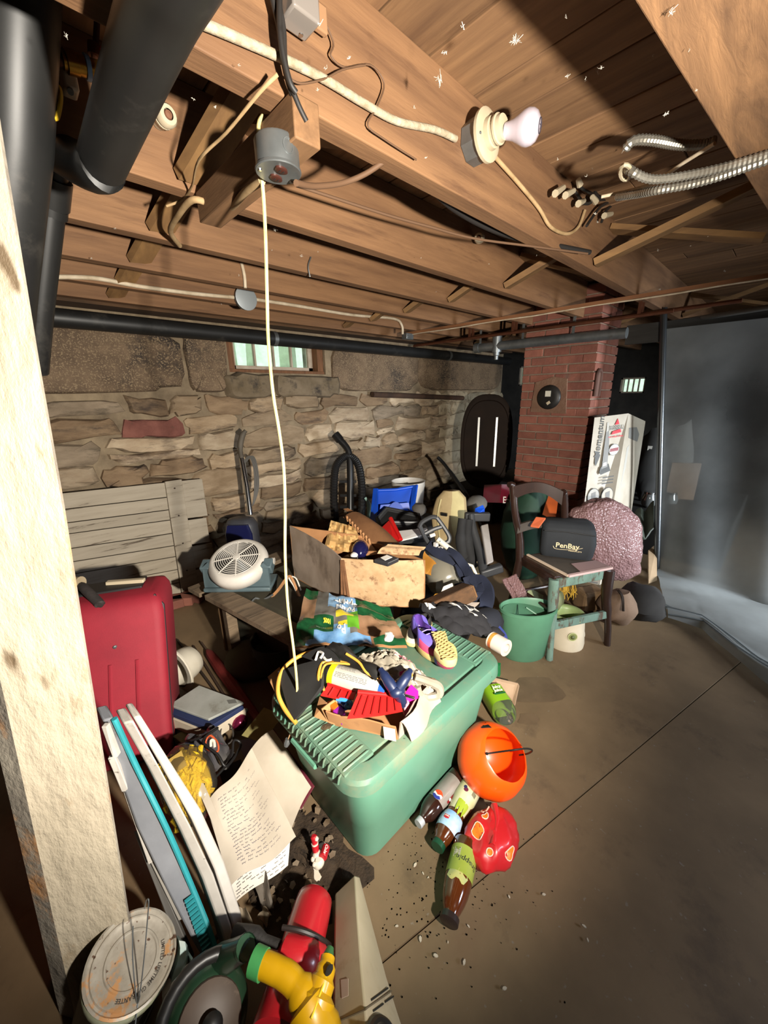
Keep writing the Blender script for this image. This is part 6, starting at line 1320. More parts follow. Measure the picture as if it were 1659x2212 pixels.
# oval tabletop leaning
oc2 = PT(1050, 955, 4.15); oh = V((CAMP.x - oc2.x, CAMP.y - oc2.y, 0)).normalized(); Mov = frame(oc2, V((0, 0, 1)).cross(oh), oh + V((0, 0, .12)))
Mov = Matrix((V((0, 0, 1)).cross(oh), (V((0, 0, 1)) - oh * .1).normalized(), (oh + V((0, 0, .1))).normalized())).transposed().to_4x4(); Mov.translation = oc2
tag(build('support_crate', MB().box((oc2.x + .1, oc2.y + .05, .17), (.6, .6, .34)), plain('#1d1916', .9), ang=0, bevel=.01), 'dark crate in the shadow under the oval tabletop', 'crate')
ot = thing('oval_tabletop', 'dark oval tabletop leaning upright with two metal rails on its underside', 'tabletop', V((oc2.x, oc2.y, 0)))
def ov(s, z, w=.27, h=.50): return [Mov @ V((w * s * math.copysign(abs(math.cos(t)) ** .75, math.cos(t)), h * s * math.copysign(abs(math.sin(t)) ** .75, math.sin(t)), z)) for t in [2 * PI * k / 44 for k in range(44)]]
build('top', MB().loft([ov(.99, -.03), ov(1.0, -.02), ov(1.0, .02), ov(.97, .026), ov(.88, .024), ov(.86, .008)]), mat('dark_varnish', '#1f1712', '#281d16', 5, .75, spec=.2), ot, ang=40)
for x_ in (-.085, .10): build('rail', MB().bar(Mov @ V((x_, -.26, .02)), Mov @ V((x_, .26, .02)), .02, .02), mat('dull_steel', '#8d8d8a', rough=.35, metal=.8), ot, ang=0)
tubething('black_stick', 'black rod leaning left of the oval tabletop', 'rod', [PT(946, 988, 3.7), PT(962, 1005, 3.65), PT(1000, 1058, 3.4), PT(1008, 1070, 3.35), PT(1040, 1130, 3.2), PT(1060, 1165, 3.1)], [.016, .02, .02, .022], plain('#141414', .4), 10)
rp_ = thing('iron_pipe_stub', 'rusty iron pipe lying in the wall under the right granite blocks', 'pipe', PY(800, 852, 2.93))
build('pipe_run', MB().tube([PY(805, 852, 2.93), PY(1000, 860, 2.93)], .028, 10), mat('rust', '#4a3426', '#33241b', 6, .9), rp_)
# ------------------------------------------------------------------ heap right of the cardboard box
tan = mat('tan_upholstery', '#a08d68', '#8c7955', 6, .9, bump=.1, bsc=120, dirt='#6e5e44', dsc=5, dth=.6); ltan = mat('pale_upholstery', '#b3a678', '#a0936a', 6, .9, bump=.1, bsc=120)
cs2 = thing('car_seat', 'tan upholstered child seat standing on end behind the folded frame', 'child seat', PT(1010, 1340, 2.3))
cen_ = [(975, 1075, 2.62), (972, 1120, 2.6), (985, 1180, 2.55), (1005, 1240, 2.48), (1040, 1300, 2.4), (1062, 1350, 2.32), (1058, 1385, 2.25)]
wid_ = [.10, .125, .13, .12, .11, .10, .06]
rgt = RX @ V((1, 0, 0)); rgt.z = 0; rgt.normalize(); fwd_ = V((rgt.y, -rgt.x, 0))
if fwd_.dot(RX @ V((0, 0, -1))) < 0: fwd_ = -fwd_
cpts = spline([PT(*p) for p in cen_], 5); lo = []
for i, p in enumerate(cpts):
    w = wid_[min(6, i // 5)] * (1 - (i % 5) / 5) + wid_[min(6, i // 5 + 1)] * ((i % 5) / 5); lo.append([p + rgt * (w * math.cos(t)) + fwd_ * (.045 * math.sin(t)) for t in [2 * PI * k / 20 for k in range(20)]])
top = cpts[0] + V((0, 0, .05)); lo = [[top + (q - cpts[0]) * .55 for q in lo[0]]] + lo
mb = MB().loft(lo); mb.m = [1 if (i % 20) in (2, 3, 4) and i // 20 < 14 else 0 for i in range(len(mb.f))]
build('padding', mb, [tan, ltan], cs2, ang=60)
build('piping', MB().tube([p + rgt * (-w * .75) + fwd_ * .034 for p, w in zip(cpts[::4], [.10, .115, .125, .13, .128, .12, .11, .1])], .006, 8, smooth=3), ltan, cs2)
build('base', MB().ball(G(1060, 1345, .09), (.10, .12, .09), 14), tan, cs2)
build('harness_clip', MB().bar(PT(954, 1110, 2.55), PT(966, 1112, 2.53), .015, .02), blk5, cs2)
cubelet('blue_block', 'small bright blue plastic piece right of the tan child seat', [(1026, 1098, .66), (1044, 1090, .68), (1048, 1098, .66), (1036, 1108, .64)], .03, blue, 'plastic piece')
tag(build('grey_cushion', MB().ball(PT(1030, 1088, 2.66), (.08, .07, .06), 14), mat('grey_cloth', '#5d5a56', '#48453f', 7, .9)), 'grey cushion behind the small blue piece', 'cushion')
# folded frame with black fabric
ff_ = thing('folded_stroller', 'folded grey and black stroller frame standing in the heap', 'stroller', PT(1045, 1250, 2.3))
dg = mat('dark_grey_plastic', '#37383a', '#2c2d2f', 6, .45); lg = mat('light_grey_plastic', '#8f8a86', '#7d7874', 6, .45)
build('side_bar', MB().tube([PT(1018, 1112, 2.36), PT(1022, 1140, 2.34), PT(1036, 1190, 2.28), PT(1046, 1238, 2.2)], [.022, .024, .026, .028], 10, smooth=4), dg, ff_)
build('top_bar', MB().bar(PT(1004, 1116, 2.38), PT(1058, 1116, 2.38), .04, .055), dg, ff_, bevel=.008)
build('grey_rail', MB().plate(PT(1037, 1138, 2.3), PT(1052, 1134, 2.32), PT(1064, 1216, 2.18), PT(1050, 1222, 2.16), .02), lg, ff_, ang=0, bevel=.006)
build('foot_block', MB().bar(PT(1038, 1240, 2.2), PT(1085, 1225, 2.2), .05, .05), dg, ff_, bevel=.01)
for k, l in enumerate(([(1000, 1120), (996, 1160), (1002, 1200), (1014, 1210)], [(1012, 1122), (1010, 1165), (1018, 1205), (1026, 1225)])):
    build('fabric_fold', MB().tube([PT(u, v, 2.32) for u, v in l], [.028, .036, .034, .022], 10, smooth=4), mat('black_fabric', '#1a1a1b', '#222223', 9, .85), ff_)
hd = thing('handlebar', 'dark grey rectangular plastic handlebar with an opening, on the heap', 'handle frame', PT(940, 1150, 2.15))
def Hn(u, v): return PT(u, v, 2.12)
for l in ([(906, 1140), (912, 1128), (932, 1117), (944, 1118)], [(944, 1118), (960, 1140), (971, 1160), (968, 1172)], [(908, 1138), (918, 1160), (930, 1178), (940, 1180)], [(968, 1170), (955, 1178), (938, 1180)], [(918, 1153), (938, 1143), (954, 1138)]):
    build('frame_bar', MB().tube([Hn(u, v) for u, v in l], .0125, 8, smooth=4), dg, hd)
build('white_clip', MB().tube([Hn(929, 1158), Hn(940, 1154)], .011, 10), plain('#cfcac2', .4), hd)
for nm, lb_, l, r in (('hinge_bar', 'long white plastic hinge bar lying across navy straps', [(945, 1164), (962, 1178), (985, 1196)], .016), ('hinge_bar', 'short white plastic hinge bar at the right of the navy straps', [(1009, 1219), (1020, 1222), (1030, 1244)], .009)):
    t_ = thing(nm, lb_, 'plastic bar', PT(*l[0], 2.05)); pts = [PT(u, v, 2.05) for u, v in l]
    build('bar', MB().tube(pts, r, 10), mat('cream_white_plastic', '#cfc9ba', '#bfb8a8', 8, .4), t_)
    for p in (pts[0].lerp(pts[-1], .15), pts[0].lerp(pts[-1], .85)): build('screw', MB().ball(p + (CAMP - p).normalized() * r, .004, 8), steel, t_)
for k in range(2): tag(build('white_cube', MB().box(PT(942 + 10 * k, 1176 + 9 * k, 2.06), (.022, .02, .022)), plain('#c9c5bf', .4), ang=0, bevel=.002), ('upper', 'lower')[k] + ' small white cube beside the long white hinge bar', 'cube')
navy = mat('navy_webbing', '#1c2236', '#151a2a', 9, .85, bump=.15, bsc=90)
def ribbon(name, label, cat, pts, w, th, m, upv=None):
    P_ = spline([V(p) for p in pts], 6); lo = []
    for i, p in enumerate(P_):
        t = (P_[min(i + 1, len(P_) - 1)] - P_[max(i - 1, 0)]).normalized(); vv = (CAMP - p).normalized(); s = t.cross(vv).normalized(); n_ = s.cross(t); a = .5 * math.sin(i * .35)
        s2 = s * math.cos(a) + n_ * math.sin(a); n2 = s2.cross(t); lo.append([p + s2 * w - n2 * th, p + s2 * w + n2 * th, p - s2 * w + n2 * th, p - s2 * w - n2 * th])
    return tag(build(name, MB().loft(lo), m, ang=50), label, cat)
ribbon('navy_strap', 'navy padded strap running down from the grey handle frame', 'strap', [PT(u, v, t) for u, v, t in ((925, 1178, 2.1), (940, 1190, 2.06), (965, 1202, 2.02), (990, 1215, 2.0), (1000, 1238, 1.96), (1020, 1258, 1.92))], .03, .008, navy)
ribbon('navy_strap', 'second navy strap twisting over the first below the white hinge bar', 'strap', [PT(u, v, t) for u, v, t in ((968, 1190, 2.03), (985, 1200, 1.99), (1005, 1225, 1.95), (1018, 1250, 1.9), (1035, 1265, 1.86))], .022, .007, navy)
ribbon('navy_strap', 'broad navy strap looping down to the black jacket', 'strap', [PT(u, v, t) for u, v, t in ((1005, 1262, 1.9), (1035, 1255, 1.88), (1052, 1275, 1.82), (1050, 1305, 1.76), (1035, 1330, 1.7), (1015, 1345, 1.66))], .032, .010, navy)
ribbon('navy_strap', 'inner navy strap loop above the wood block', 'strap', [PT(u, v, t) for u, v, t in ((992, 1262, 1.86), (1000, 1285, 1.8), (1020, 1300, 1.78), (1038, 1285, 1.82), (1035, 1265, 1.86))], .024, .010, navy)
fog = film('milky_bag_film', '#dcd8cc', .45, '#bdb8a8', .15, .2)
bagb = blob('clear_bag', 'milky clear plastic bag between the cardboard box and the navy straps', 'bag', PT(958, 1235, 2.12), (.13, .15, .12), fog, 8, .3, 18)
tag(build('bag_filling', MB().ball(PT(962, 1240, 2.16), (.10, .11, .10), 14), mat('tan_filling', '#8d8470', '#74705f', 5, .8)), 'pale tan bundle inside the milky clear bag', 'bundle')
tag(build('white_tray_edge', MB().plate(PT(985, 1215, 2.08), PT(992, 1222, 2.06), PT(1008, 1262, 1.98), PT(1000, 1260, 1.98), .01), plain('#cfccc6', .5), ang=0), 'white tray edge beside the milky clear bag', 'tray')
wbk_ = thing('wood_block', 'rough brown block of firewood lying by the far edge of the tote', 'wood', G(985, 1310, .36))
wa, wbp = PT(925, 1318, 1.72), PT(1016, 1276, 1.78)
build('block', MB().bar(wa, wbp, .10, .075, up=(.2, .3, 1)), mat('firewood', '#5b3f27', '#44301e', 4, .9, stretch=(3, 9, 9), bump=.4, bsc=18, dirt='#7a5a38', dsc=6, dth=.6), wbk_, ang=0, bevel=.008)
build('split_face', MB().bar(wa.lerp(wbp, .98), wa.lerp(wbp, 1.04), .085, .06, up=(.2, .3, 1)), mat('split_end', '#7d5a36', '#5f4328', 12, .9, bump=.4, bsc=40), wbk_, ang=0, bevel=.006)
cubelet('yellow_wrapper', 'yellow wrapper between the cardboard box and the wood block', [(922, 1302, .44), (940, 1282, .46), (962, 1278, .46), (945, 1300, .44)], .012, mat('yellow_wrap', '#c08f2c', '#8a5a20', 30, .5), 'wrapper')
cubelet('white_card_bit', 'white card piece behind the wood block', [(950, 1285, .45), (958, 1266, .48), (978, 1258, .49), (982, 1275, .46)], .01, plain('#c2bab0', .7), 'card')
cubelet('card_piece', 'pale card lying under the navy strap loop, right of the wood block', [(985, 1318, .42), (1015, 1300, .44), (1040, 1300, .44), (1005, 1330, .40)], .01, plain('#8f8378', .8), 'card')
# black printed jacket
jq = [PT(905, 1312, 1.66), PT(1020, 1320, 1.70), PT(1085, 1378, 1.58), PT(985, 1372, 1.52)]
jk = thing('printed_jacket', 'black jacket with white printed letters heaped behind the tote lid', 'jacket', G(1010, 1370, .3))
def jf(a, b): return bil(jq, a, b) + V((0, 0, .05 * math.sin(PI * a) * math.sin(PI * b) + .022 * nz3((a * 5, b * 4, 3), 1.4)))
bfab = mat('black_knit', '#1b1a1c', '#232225', 9, .9, bump=.15, bsc=140)
build('cloth', MB().sheet(jf, 22, 16, .02), bfab, jk, ang=60)
wfelt = plain('#cfcbc3', .8)
def jw(a0, b0, s, c=.9): return lambda p: jf(min(1, max(0, a0 + (p.x * c + p.y * .3) * s)), min(1, max(0, b0 - (p.y * c - p.x * .2) * s * 1.6))) + V((0, 0, .026))
decal('R', .34, None, wfelt, jk, bold=.022, warp=jw(.42, .40, .62)); decal('R', .26, None, wfelt, jk, bold=.02, warp=jw(.06, .22, .6))
for q in (([(.58, .42), (.70, .36), (.72, .50), (.60, .56)]), ([(.56, .60), (.62, .58), (.66, .72), (.58, .74)]), ([(.72, .40), (.76, .38), (.93, .62), (.90, .66)])):
    build('white_patch', MB().sheet(lambda a, b: jf(*(lambda p: (p.x, p.y))(bil([V((x, y, 0)) for x, y in q], a, b))) + V((0, 0, .026)), 5, 5, .001), wfelt, jk, ang=60)
decal('rs', .12, None, wfelt, jk, bold=.004, warp=jw(.86, .35, .6))
pch = blob('navy_pouch', 'rounded black and navy pouch below the navy strap loop', 'pouch', PT(1050, 1345, 1.66), (.085, .07, .06), mat('navy_black_cloth', '#191c26', '#14161d', 8, .85), 3, .2)
ribbon('blue_sleeve', 'dark blue sleeve end hanging behind the white roll', 'cloth', [PT(1060, 1355, 1.62), PT(1078, 1375, 1.6), PT(1082, 1392, 1.58)], .03, .012, plain('#1d2a66', .85))
rl = thing('paper_roll', 'white roll with an open end lying at the far corner of the tote', 'roll', PT(1080, 1390, 1.55))
ra, rb_ = PT(1062, 1382, 1.56), PT(1094, 1400, 1.5); build('roll', MB().tube([ra, rb_], .034, 20, caps=False).tube([rb_, ra], .018, 20, caps=False).loft([[rb_ + (p - rb_) * 1 for p in l] for l in ()] or [[ra + V((0, 0, 0))] * 3, [ra] * 3], False, False), plain('#cfc4b6', .8), rl)
dirn = (rb_ - ra).normalized(); build('roll_end', MB().lathe([(.034, 0), (.018, 0.001)], 20, frame(rb_, dirn.cross(V((0, 0, 1))), dirn)), plain('#b5a896', .8), rl)
build('colour_print', MB().tube([ra.lerp(rb_, .1), ra.lerp(rb_, .3)], .0345, 20, caps=False), mat('printed_paper', '#c49a3a', '#a83a3a', 30, .6), rl)
heap = blob('junk_heap', 'dark heap of folded cloth under the straps, behind the tote', 'cloth heap', V((1.60, 1.22, .10)), (.26, .22, .18), mat('dark_cloth', '#25211d', '#1a1816', 5, .95), 9, .2)
# ------------------------------------------------------------------ chair and the things about it
chw = mat('dark_red_varnish', '#2c1a13', '#20130e', 4, .35, coat=.35, dirt='#4f3526', dsc=7, dth=.64, stretch=(6, 6, 1)); teal_w = mat('worn_teal_paint', '#637c70', '#53695e', 9, .8, dirt='#4a3f33', dsc=7, dth=.52, dw=.08, stretch=(3, 3, 1))
ch2 = thing('cane_chair', 'dark varnished cane-seat chair with peeling teal paint at its front, holding a black bag', 'chair', G(1250, 1400))
FL, FR = G(1187, 1425), G(1312, 1393); SZ = .45
sFL, sFR = V((1.83, .675, SZ)), G(1318, 1228, SZ); sBL = G(1124, 1203, SZ); sBR = sBL + (sFR - sFL) * .85
tBL, tBR = G(1108, 1052, .86), G(1216, 1064, .83)
build('seat_frame', MB().loft([[p - V((0, 0, .045)) for p in (sFL, sFR, sBR, sBL)], [sFL, sFR, sBR, sBL]], True, False), chw, ch2, ang=0, bevel=.004)
cn2 = (sFL + sFR + sBL + sBR) / 4
seat_r = [cn2 + (p - cn2) * 1.04 for p in (sFL, sFR, sBR, sBL)]; seat_i = [cn2 + (p - cn2) * .72 + V((0, 0, .002)) for p in (sFL, sFR, sBR, sBL)]
build('seat_rim', MB().loft([[p - V((0, 0, .012)) for p in seat_r], [p + V((0, 0, .006)) for p in seat_r], [p + V((0, 0, .004)) for p in seat_i]], False, False), chw, ch2, ang=0, bevel=.004)
cane = mat('cane', '#9a7440', '#7a5a2f', 9, .7); cm = MB()
for k in range(22):
    for A1, A2, B1, B2 in ((seat_i[0], seat_i[1], seat_i[3], seat_i[2]), (seat_i[0], seat_i[3], seat_i[1], seat_i[2])):
        q = (k + .5) / 22; cm.tube([A1.lerp(A2, q), B1.lerp(B2, q)], .0022, 4, caps=False)
build('cane_weave', cm, cane, ch2, kind='stuff')
def leg(a, b, m, r0=.018, r1=.016, bow=0.0): return build('leg', MB().tube([a, a.lerp(b, .35) + V((-bow, bow, 0)), a.lerp(b, .7), b], [r0 * 1.25, r0 * 1.1, r1, r1 * .95], 10, smooth=4), m, ch2)
leg(sFL - V((0, 0, .01)), FL, teal_w, .022, .018); leg(sFR - V((0, 0, .01)), FR, chw, .022, .018, .01)
fBL, fBR = G(1092, 1352), G(1092, 1352) + (FR - FL) * .8; leg(sBL, fBL, chw); leg(sBR, fBR, chw)
build('front_rail', MB().bar(sFL - V((.0, .012, .03)), sFL.lerp(sFR, .82) - V((.0, .012, .022)), .02, .05), teal_w, ch2, ang=0, bevel=.004)
build('stretcher', MB().bar(FL.lerp(sFL, .42), FR.lerp(sFR, .42), .02, .045), teal_w, ch2, ang=0, bevel=.004)
build('stretcher', MB().tube([FL.lerp(sFL, .6), fBL.lerp(sBL, .6)], .010, 8), chw, ch2); build('stretcher', MB().tube([FR.lerp(sFR, .3), fBR.lerp(sBR, .3)], .010, 8), chw, ch2); build('stretcher', MB().tube([fBL.lerp(sBL, .5), fBR.lerp(sBR, .5)], .010, 8), chw, ch2)
build('back_post', MB().tube([sBL - V((0, 0, .02)), sBL.lerp(tBL, .3) + V((.015, 0, 0)), sBL.lerp(tBL, .65) + V((-.005, 0, 0)), tBL, tBL + V((-.025, .01, .015))], [.024, .022, .020, .020, .016], 12, smooth=5), chw, ch2)
build('back_post', MB().tube([sBR - V((0, 0, .02)), sBR.lerp(tBR, .3), sBR.lerp(tBR, .7) + V((.02, 0, 0)), tBR + V((.015, 0, -.01)), tBR], [.022, .022, .020, .020, .018], 12, smooth=5), chw, ch2)
def crest(s, t): p = tBL.lerp(tBR, s); return p + V((0, 0, .035 * math.sin(PI * s) + .01 - (.075 - .02 * math.sin(PI * s)) * t)) + (CAMP - p).normalized() * -.02 * math.sin(PI * s)
build('crest_rail', MB().sheet(crest, 14, 4, .022), chw, ch2, ang=50)
def slat_(s, t): p = sBL.lerp(tBL, .48).lerp(sBR.lerp(tBR, .50), s); return p + V((0, 0, .03 * math.sin(PI * s) - .05 * t))
build('back_slat', MB().sheet(slat_, 12, 3, .016), mat('dusty_dark_slat', '#3a322b', '#2e2722', 6, .6), ch2, ang=50)
# bag with printed name
pb0, pb1 = G(1166, 1200, .475), G(1281, 1214, .475); pw_ = (pb1 - pb0); pl2 = pw_.length; pw_.normalize(); pd = V((-pw_.y, pw_.x, 0))
if pd.dot(CAMP - pb0) > 0: pd = -pd
Mpb = Matrix((pw_, pd, V((0, 0, 1)))).transposed().to_4x4(); Mpb.translation = (pb0 + pb1) / 2
bgk = thing('lunch_bag', 'soft black zip bag with pale printed lettering, on the cane chair', 'bag', Mpb.copy())
hb2 = .185; bm_ = mat('black_canvas', '#1f2226', '#191c20', 9, .8, bump=.12, bsc=160)
def pbl(z, w, d, r, dx=0): return [V((p.x + dx, p.y + .075, z + .008 * nz3((p.x * 9, p.y * 9, z * 9)))) for p in rrect(w, d, r, 0, 5)]
build('body', MB().loft([pbl(.0, pl2 * .96, .13, .03), pbl(.02, pl2 * 1.02, .15, .035), pbl(.09, pl2 * 1.05, .155, .035, .004), pbl(.15, pl2 * 1.02, .14, .035), pbl(.175, pl2 * .96, .12, .03, -.004), pbl(.19, pl2 * .84, .085, .025, -.012)]), bm_, bgk, world=False, ang=60)
build('zip_flap', MB().loft([pbl(.172, pl2 * .99, .13, .03, -.004), pbl(.186, pl2 * .92, .11, .03, -.008), pbl(.200, pl2 * .80, .08, .025, -.012)]), bm_, bgk, world=False, ang=60)
build('zip', MB().tube([Mpb @ V((-pl2 * .46, .0, .15)), Mpb @ V((0, -.004, .155)), Mpb @ V((pl2 * .48, .004, .145))], .003, 6), plain('#0f1012', .5), bgk)
gold = plain('#cdbb95', .6)
Mt = Mpb @ Matrix(((1, 0, 0, 0.0), (0, 0, -1, -.0045), (0, 1, 0, .075), (0, 0, 0, 1)))
decal('PenBay', .040, Mt, gold, bgk, bold=.0006); decal('HealthCare', .014, Mt @ T(V((.04, -.024, 0))), gold, bgk)
build('logo_swoosh', MB().tube([Mt @ V(p) for p in ((-.07, -.006, .001), (-.06, -.02, .001), (-.02, -.022, .001), (.03, -.016, .001), (.075, -.002, .001))], .0013, 5, smooth=4), gold, bgk)
fo = [G(1140, 1198, .462), G(1228, 1244, .462), G(1322, 1226, .462), G(1240, 1192, .462)]
fd = thing('folder', 'flat dark folder with pale pink edges under the black bag', 'folder', fo[0])
build('board', MB().plate(*fo, .006), mat('dark_folder', '#4b443d', '#3b352f', 6, .7), fd, ang=0)
build('pale_edge', MB().bar(fo[0], fo[1], .014, .008), plain('#c2ad97', .7), fd, ang=0); build('pale_edge', MB().bar(fo[1], fo[2], .016, .012), plain('#b59a96', .7), fd, ang=0)
build('pink_sheet', MB().plate(*[p + V((0, 0, .004)) for p in (fo[1].lerp(fo[2], .3), fo[2], fo[2].lerp(fo[3], .4), fo[1].lerp(fo[3], .45))], .002), plain('#8f7674', .7), fd, ang=0)
# bubble wrap bag
bwm = film('pink_bubble_wrap', '#d8b3b0', .85, '#9a7775', .10, .25, bub=75)
bwc = PT(1306, 1165, 2.58); mb = MB().ball((0, 0, 0), 1.0, 110)
bx_, by_ = rgt, V((0, 0, 1)); bz_ = bx_.cross(by_)
def bwf(p):
    s = 1 + .12 * noise.noise(p * 1.6 + V((3, 8, 1))) + .10 * abs(noise.noise(p * 2.6 + V((1, 5, 2)))) + .05 * abs(noise.noise(p * 6)) + .008 * math.sin(p.x * 60) * math.sin(p.z * 60)
    skew = .35 * p.x * (p.z)
    return bwc + bx_ * (p.x * s * .27) + by_ * (p.z * s * .27 - .10 * p.x * .9 - .05 * p.x * p.x) + bz_ * (p.y * s * .13)
mb.v = [bwf(p) for p in mb.v]
bw = thing('bubble_wrap_bag', 'big bundle in pink bubble wrap on the floor behind the cane chair', 'bubble wrap', V((bwc.x, bwc.y, 0)))
build('wrap', mb, bwm, bw, ang=70); inner = MB().ball((0, 0, 0), .93, 24); inner.v = [bwf(p) for p in inner.v]; build('filling', inner, mat('pink_filling', '#a58380', '#927270', 5, .8), bw, ang=60)
tag(build('wrap_skirt', MB().sheet(lambda a, b: G(1092 + 30 * a + 16 * b, 1255 + 80 * b - 12 * a, .42 - .30 * b) + V((.02 * math.sin(9 * a), .02 * math.cos(7 * b), 0)), 8, 10, .006), bwm, ang=60), 'strip of bubble wrap hanging beside the back leg of the cane chair', 'bubble wrap')
# red box, green bag, orange cloth behind the chair
rbx = thing('red_carton', 'dark red carton with white lettering behind the chair back', 'carton', PT(1135, 1070, 3.0))
rq_ = [PT(1080, 1086, 2.9), PT(1178, 1090, 3.1), PT(1178, 1048, 3.1), PT(1084, 1046, 2.9)]; nn_ = (rq_[1] - rq_[0]).cross(rq_[3] - rq_[0]).normalized()
if nn_.dot(CAMP - rq_[0]) < 0: nn_ = -nn_
build('carton_body', MB().hexa([p - nn_ * .2 for p in rq_] + rq_), mat('crimson_card', '#6b1428', '#55101f', 6, .4, coat=.3), rbx, ang=0)
Mr = frame(rq_[0].lerp(rq_[2], .13) + nn_ * .002, rq_[1] - rq_[0], nn_); decal('Ep', .07, Mr, plain('#d8cfc8'), rbx, bold=.001)
build('round_print', MB().lathe([(.03, .002), (.0005, .002)], 18, frame(rq_[0].lerp(rq_[2], .55), rq_[1] - rq_[0], nn_)), plain('#1c1018'), rbx); build('pale_print', MB().box((0, 0, .001), (.10, .08, .003)).xf(frame(rq_[0].lerp(rq_[2], .78), rq_[1] - rq_[0], nn_)), plain('#a8a49a'), rbx, ang=0)
gq = blob('green_canvas_bag', 'dark green canvas bag standing behind the chair back', 'bag', PT(1140, 1150, 2.85), (.20, .18, .38), mat('dark_green_canvas', '#173a28', '#10291c', 4, .7, bump=.1, bsc=90), 2, .18)
oq = [PT(1172, 1112, 2.6), PT(1186, 1068, 2.7), PT(1207, 1074, 2.65), PT(1200, 1128, 2.55)]
tag(build('orange_cloth', MB().sheet(lambda a, b: bil(oq, a, b) + V((0, 0, .01 * math.sin(5 * a))), 6, 8, .006), mat('orange_cloth', '#b8541c', '#99431a', 6, .8), ang=50), 'orange cloth hanging inside the right side of the chair back', 'cloth')
cubelet('orange_scrap_cloth', 'orange cloth scrap behind the black bag on the chair', [(1146, 1135, .66), (1158, 1116, .70), (1180, 1118, .70), (1165, 1138, .66)], .01, plain('#a8502c', .8), 'cloth')
# under the chair
pot = thing('potty', 'cream child potty with a green seat and round green sticker, under the chair', 'potty', V((2.0, .645, 0)))
PC = V((2.0, .645, 0)); potm = mat('cream_potty', '#c9bda6', '#b8ab94', 6, .4, dirt='#8f826c', dsc=7, dth=.63); potg = mat('sage_plastic', '#8fa06a', '#7d8e5a', 5, .4)
build('body', MB().lathe([(.100, 0), (.102, .02), (.094, .10), (.088, .165), (.09, .175), (.082, .178), (.07, .16)], 30, T(PC), cap0=True), potm, pot, ang=50)
build('seat_ring', MB().lathe([(.092, .172), (.094, .182), (.085, .19), (.066, .186), (.06, .172), (.05, .11), (.0005, .10)], 30, T(PC)), potg, pot, ang=60)
build('back_support', MB().ball(PC + V((.05, .085, .19)), (.075, .035, .075), 16), mat('olive_lid', '#6f7350', '#5f6344', 6, .5), pot)
build('front_foot', MB().ball(PC + V((.085, -.055, .03)), (.03, .025, .035), 12), potm, pot)
dcp = (V((CAMP.x, CAMP.y, 0)) - PC).normalized(); dcp = (Matrix.Rotation(.42, 3, 'Z') @ dcp)
Ms_ = frame(PC + dcp * .0945 + V((0, 0, .095)), V((0, 0, 1)).cross(dcp), dcp)
build('sticker', MB().lathe([(.026, .0), (.026, .0025), (.0005, .003)], 22, Ms_), plain('#7d8250', .5), pot); build('sticker_ring', MB().lathe([(.022, .0028), (.0245, .0036), (.026, .0028)], 22, Ms_), plain('#b9b98a', .5), pot); build('sticker_mark', MB().ball(Ms_ @ V((0, 0, .003)), (.012, .012, .012), 10), plain('#565c34', .5), pot)
sg = thing('sage_seat', 'pale sage plastic potty seat leaning behind the green wastebasket', 'seat', G(1140, 1330, 0))
sq4 = [PT(1125, 1312, 2.2), PT(1143, 1276, 2.3), PT(1172, 1292, 2.25), PT(1168, 1345, 2.1)]
build('back', MB().sheet(lambda a, b: bil(sq4, a, b) + V((0, 0, .012 * math.sin(PI * a))), 8, 8, .02), mat('pale_sage', '#a8b086', '#979f76', 5, .45), sg, ang=50)
build('opening', MB().ball(PT(1152, 1312, 2.16), (.025, .02, .015), 12), plain('#6f7656', .6), sg)
ws2 = thing('straw_tuft', 'tuft of yellow dried straw hanging under the chair seat', 'straw', PT(1225, 1265, 2.3)); sm_ = MB()
for k in range(40):
    u = random.uniform(1205, 1245); sm_.tube([PT(u, 1256, 2.28), PT(u + random.uniform(-6, 6), 1275, 2.27), PT(u + random.uniform(-14, 14), random.uniform(1280, 1298), 2.26)], .0018, 4)
build('straw', sm_, mat('straw', '#b08a24', '#8a6a1a', 20, .8), ws2, kind='stuff')
tag(build('wood_offcut', MB().box(PT(1273, 1292, 2.45), (.16, .12, .13), rot('Z', -30).to_3x3()), mat('offcut', '#7d6345', '#5f4a33', 9, .85, bump=.3, bsc=40), ang=0, bevel=.02), 'rough wood offcut under the chair behind the potty', 'wood')
blob('paper_sack', 'crumpled brown paper sack on the floor right of the chair', 'sack', G(1335, 1310, .09), (.11, .10, .10), mat('sack_paper', '#7d6450', '#64503f', 6, .85, bump=.3, bsc=14), 6, .3)
ribbon('sack_tie', 'dark cord round the crumpled brown paper sack', 'cord', [PT(1336, 1275, 2.3), PT(1345, 1290, 2.25), PT(1347, 1320, 2.2)], .006, .004, plain('#2b211a', .8))
blob('dark_bundle', 'dark cloth bundle behind the brown paper sack', 'bundle', G(1385, 1300, .08), (.16, .14, .10), plain('#211e1b', .95), 4, .25)
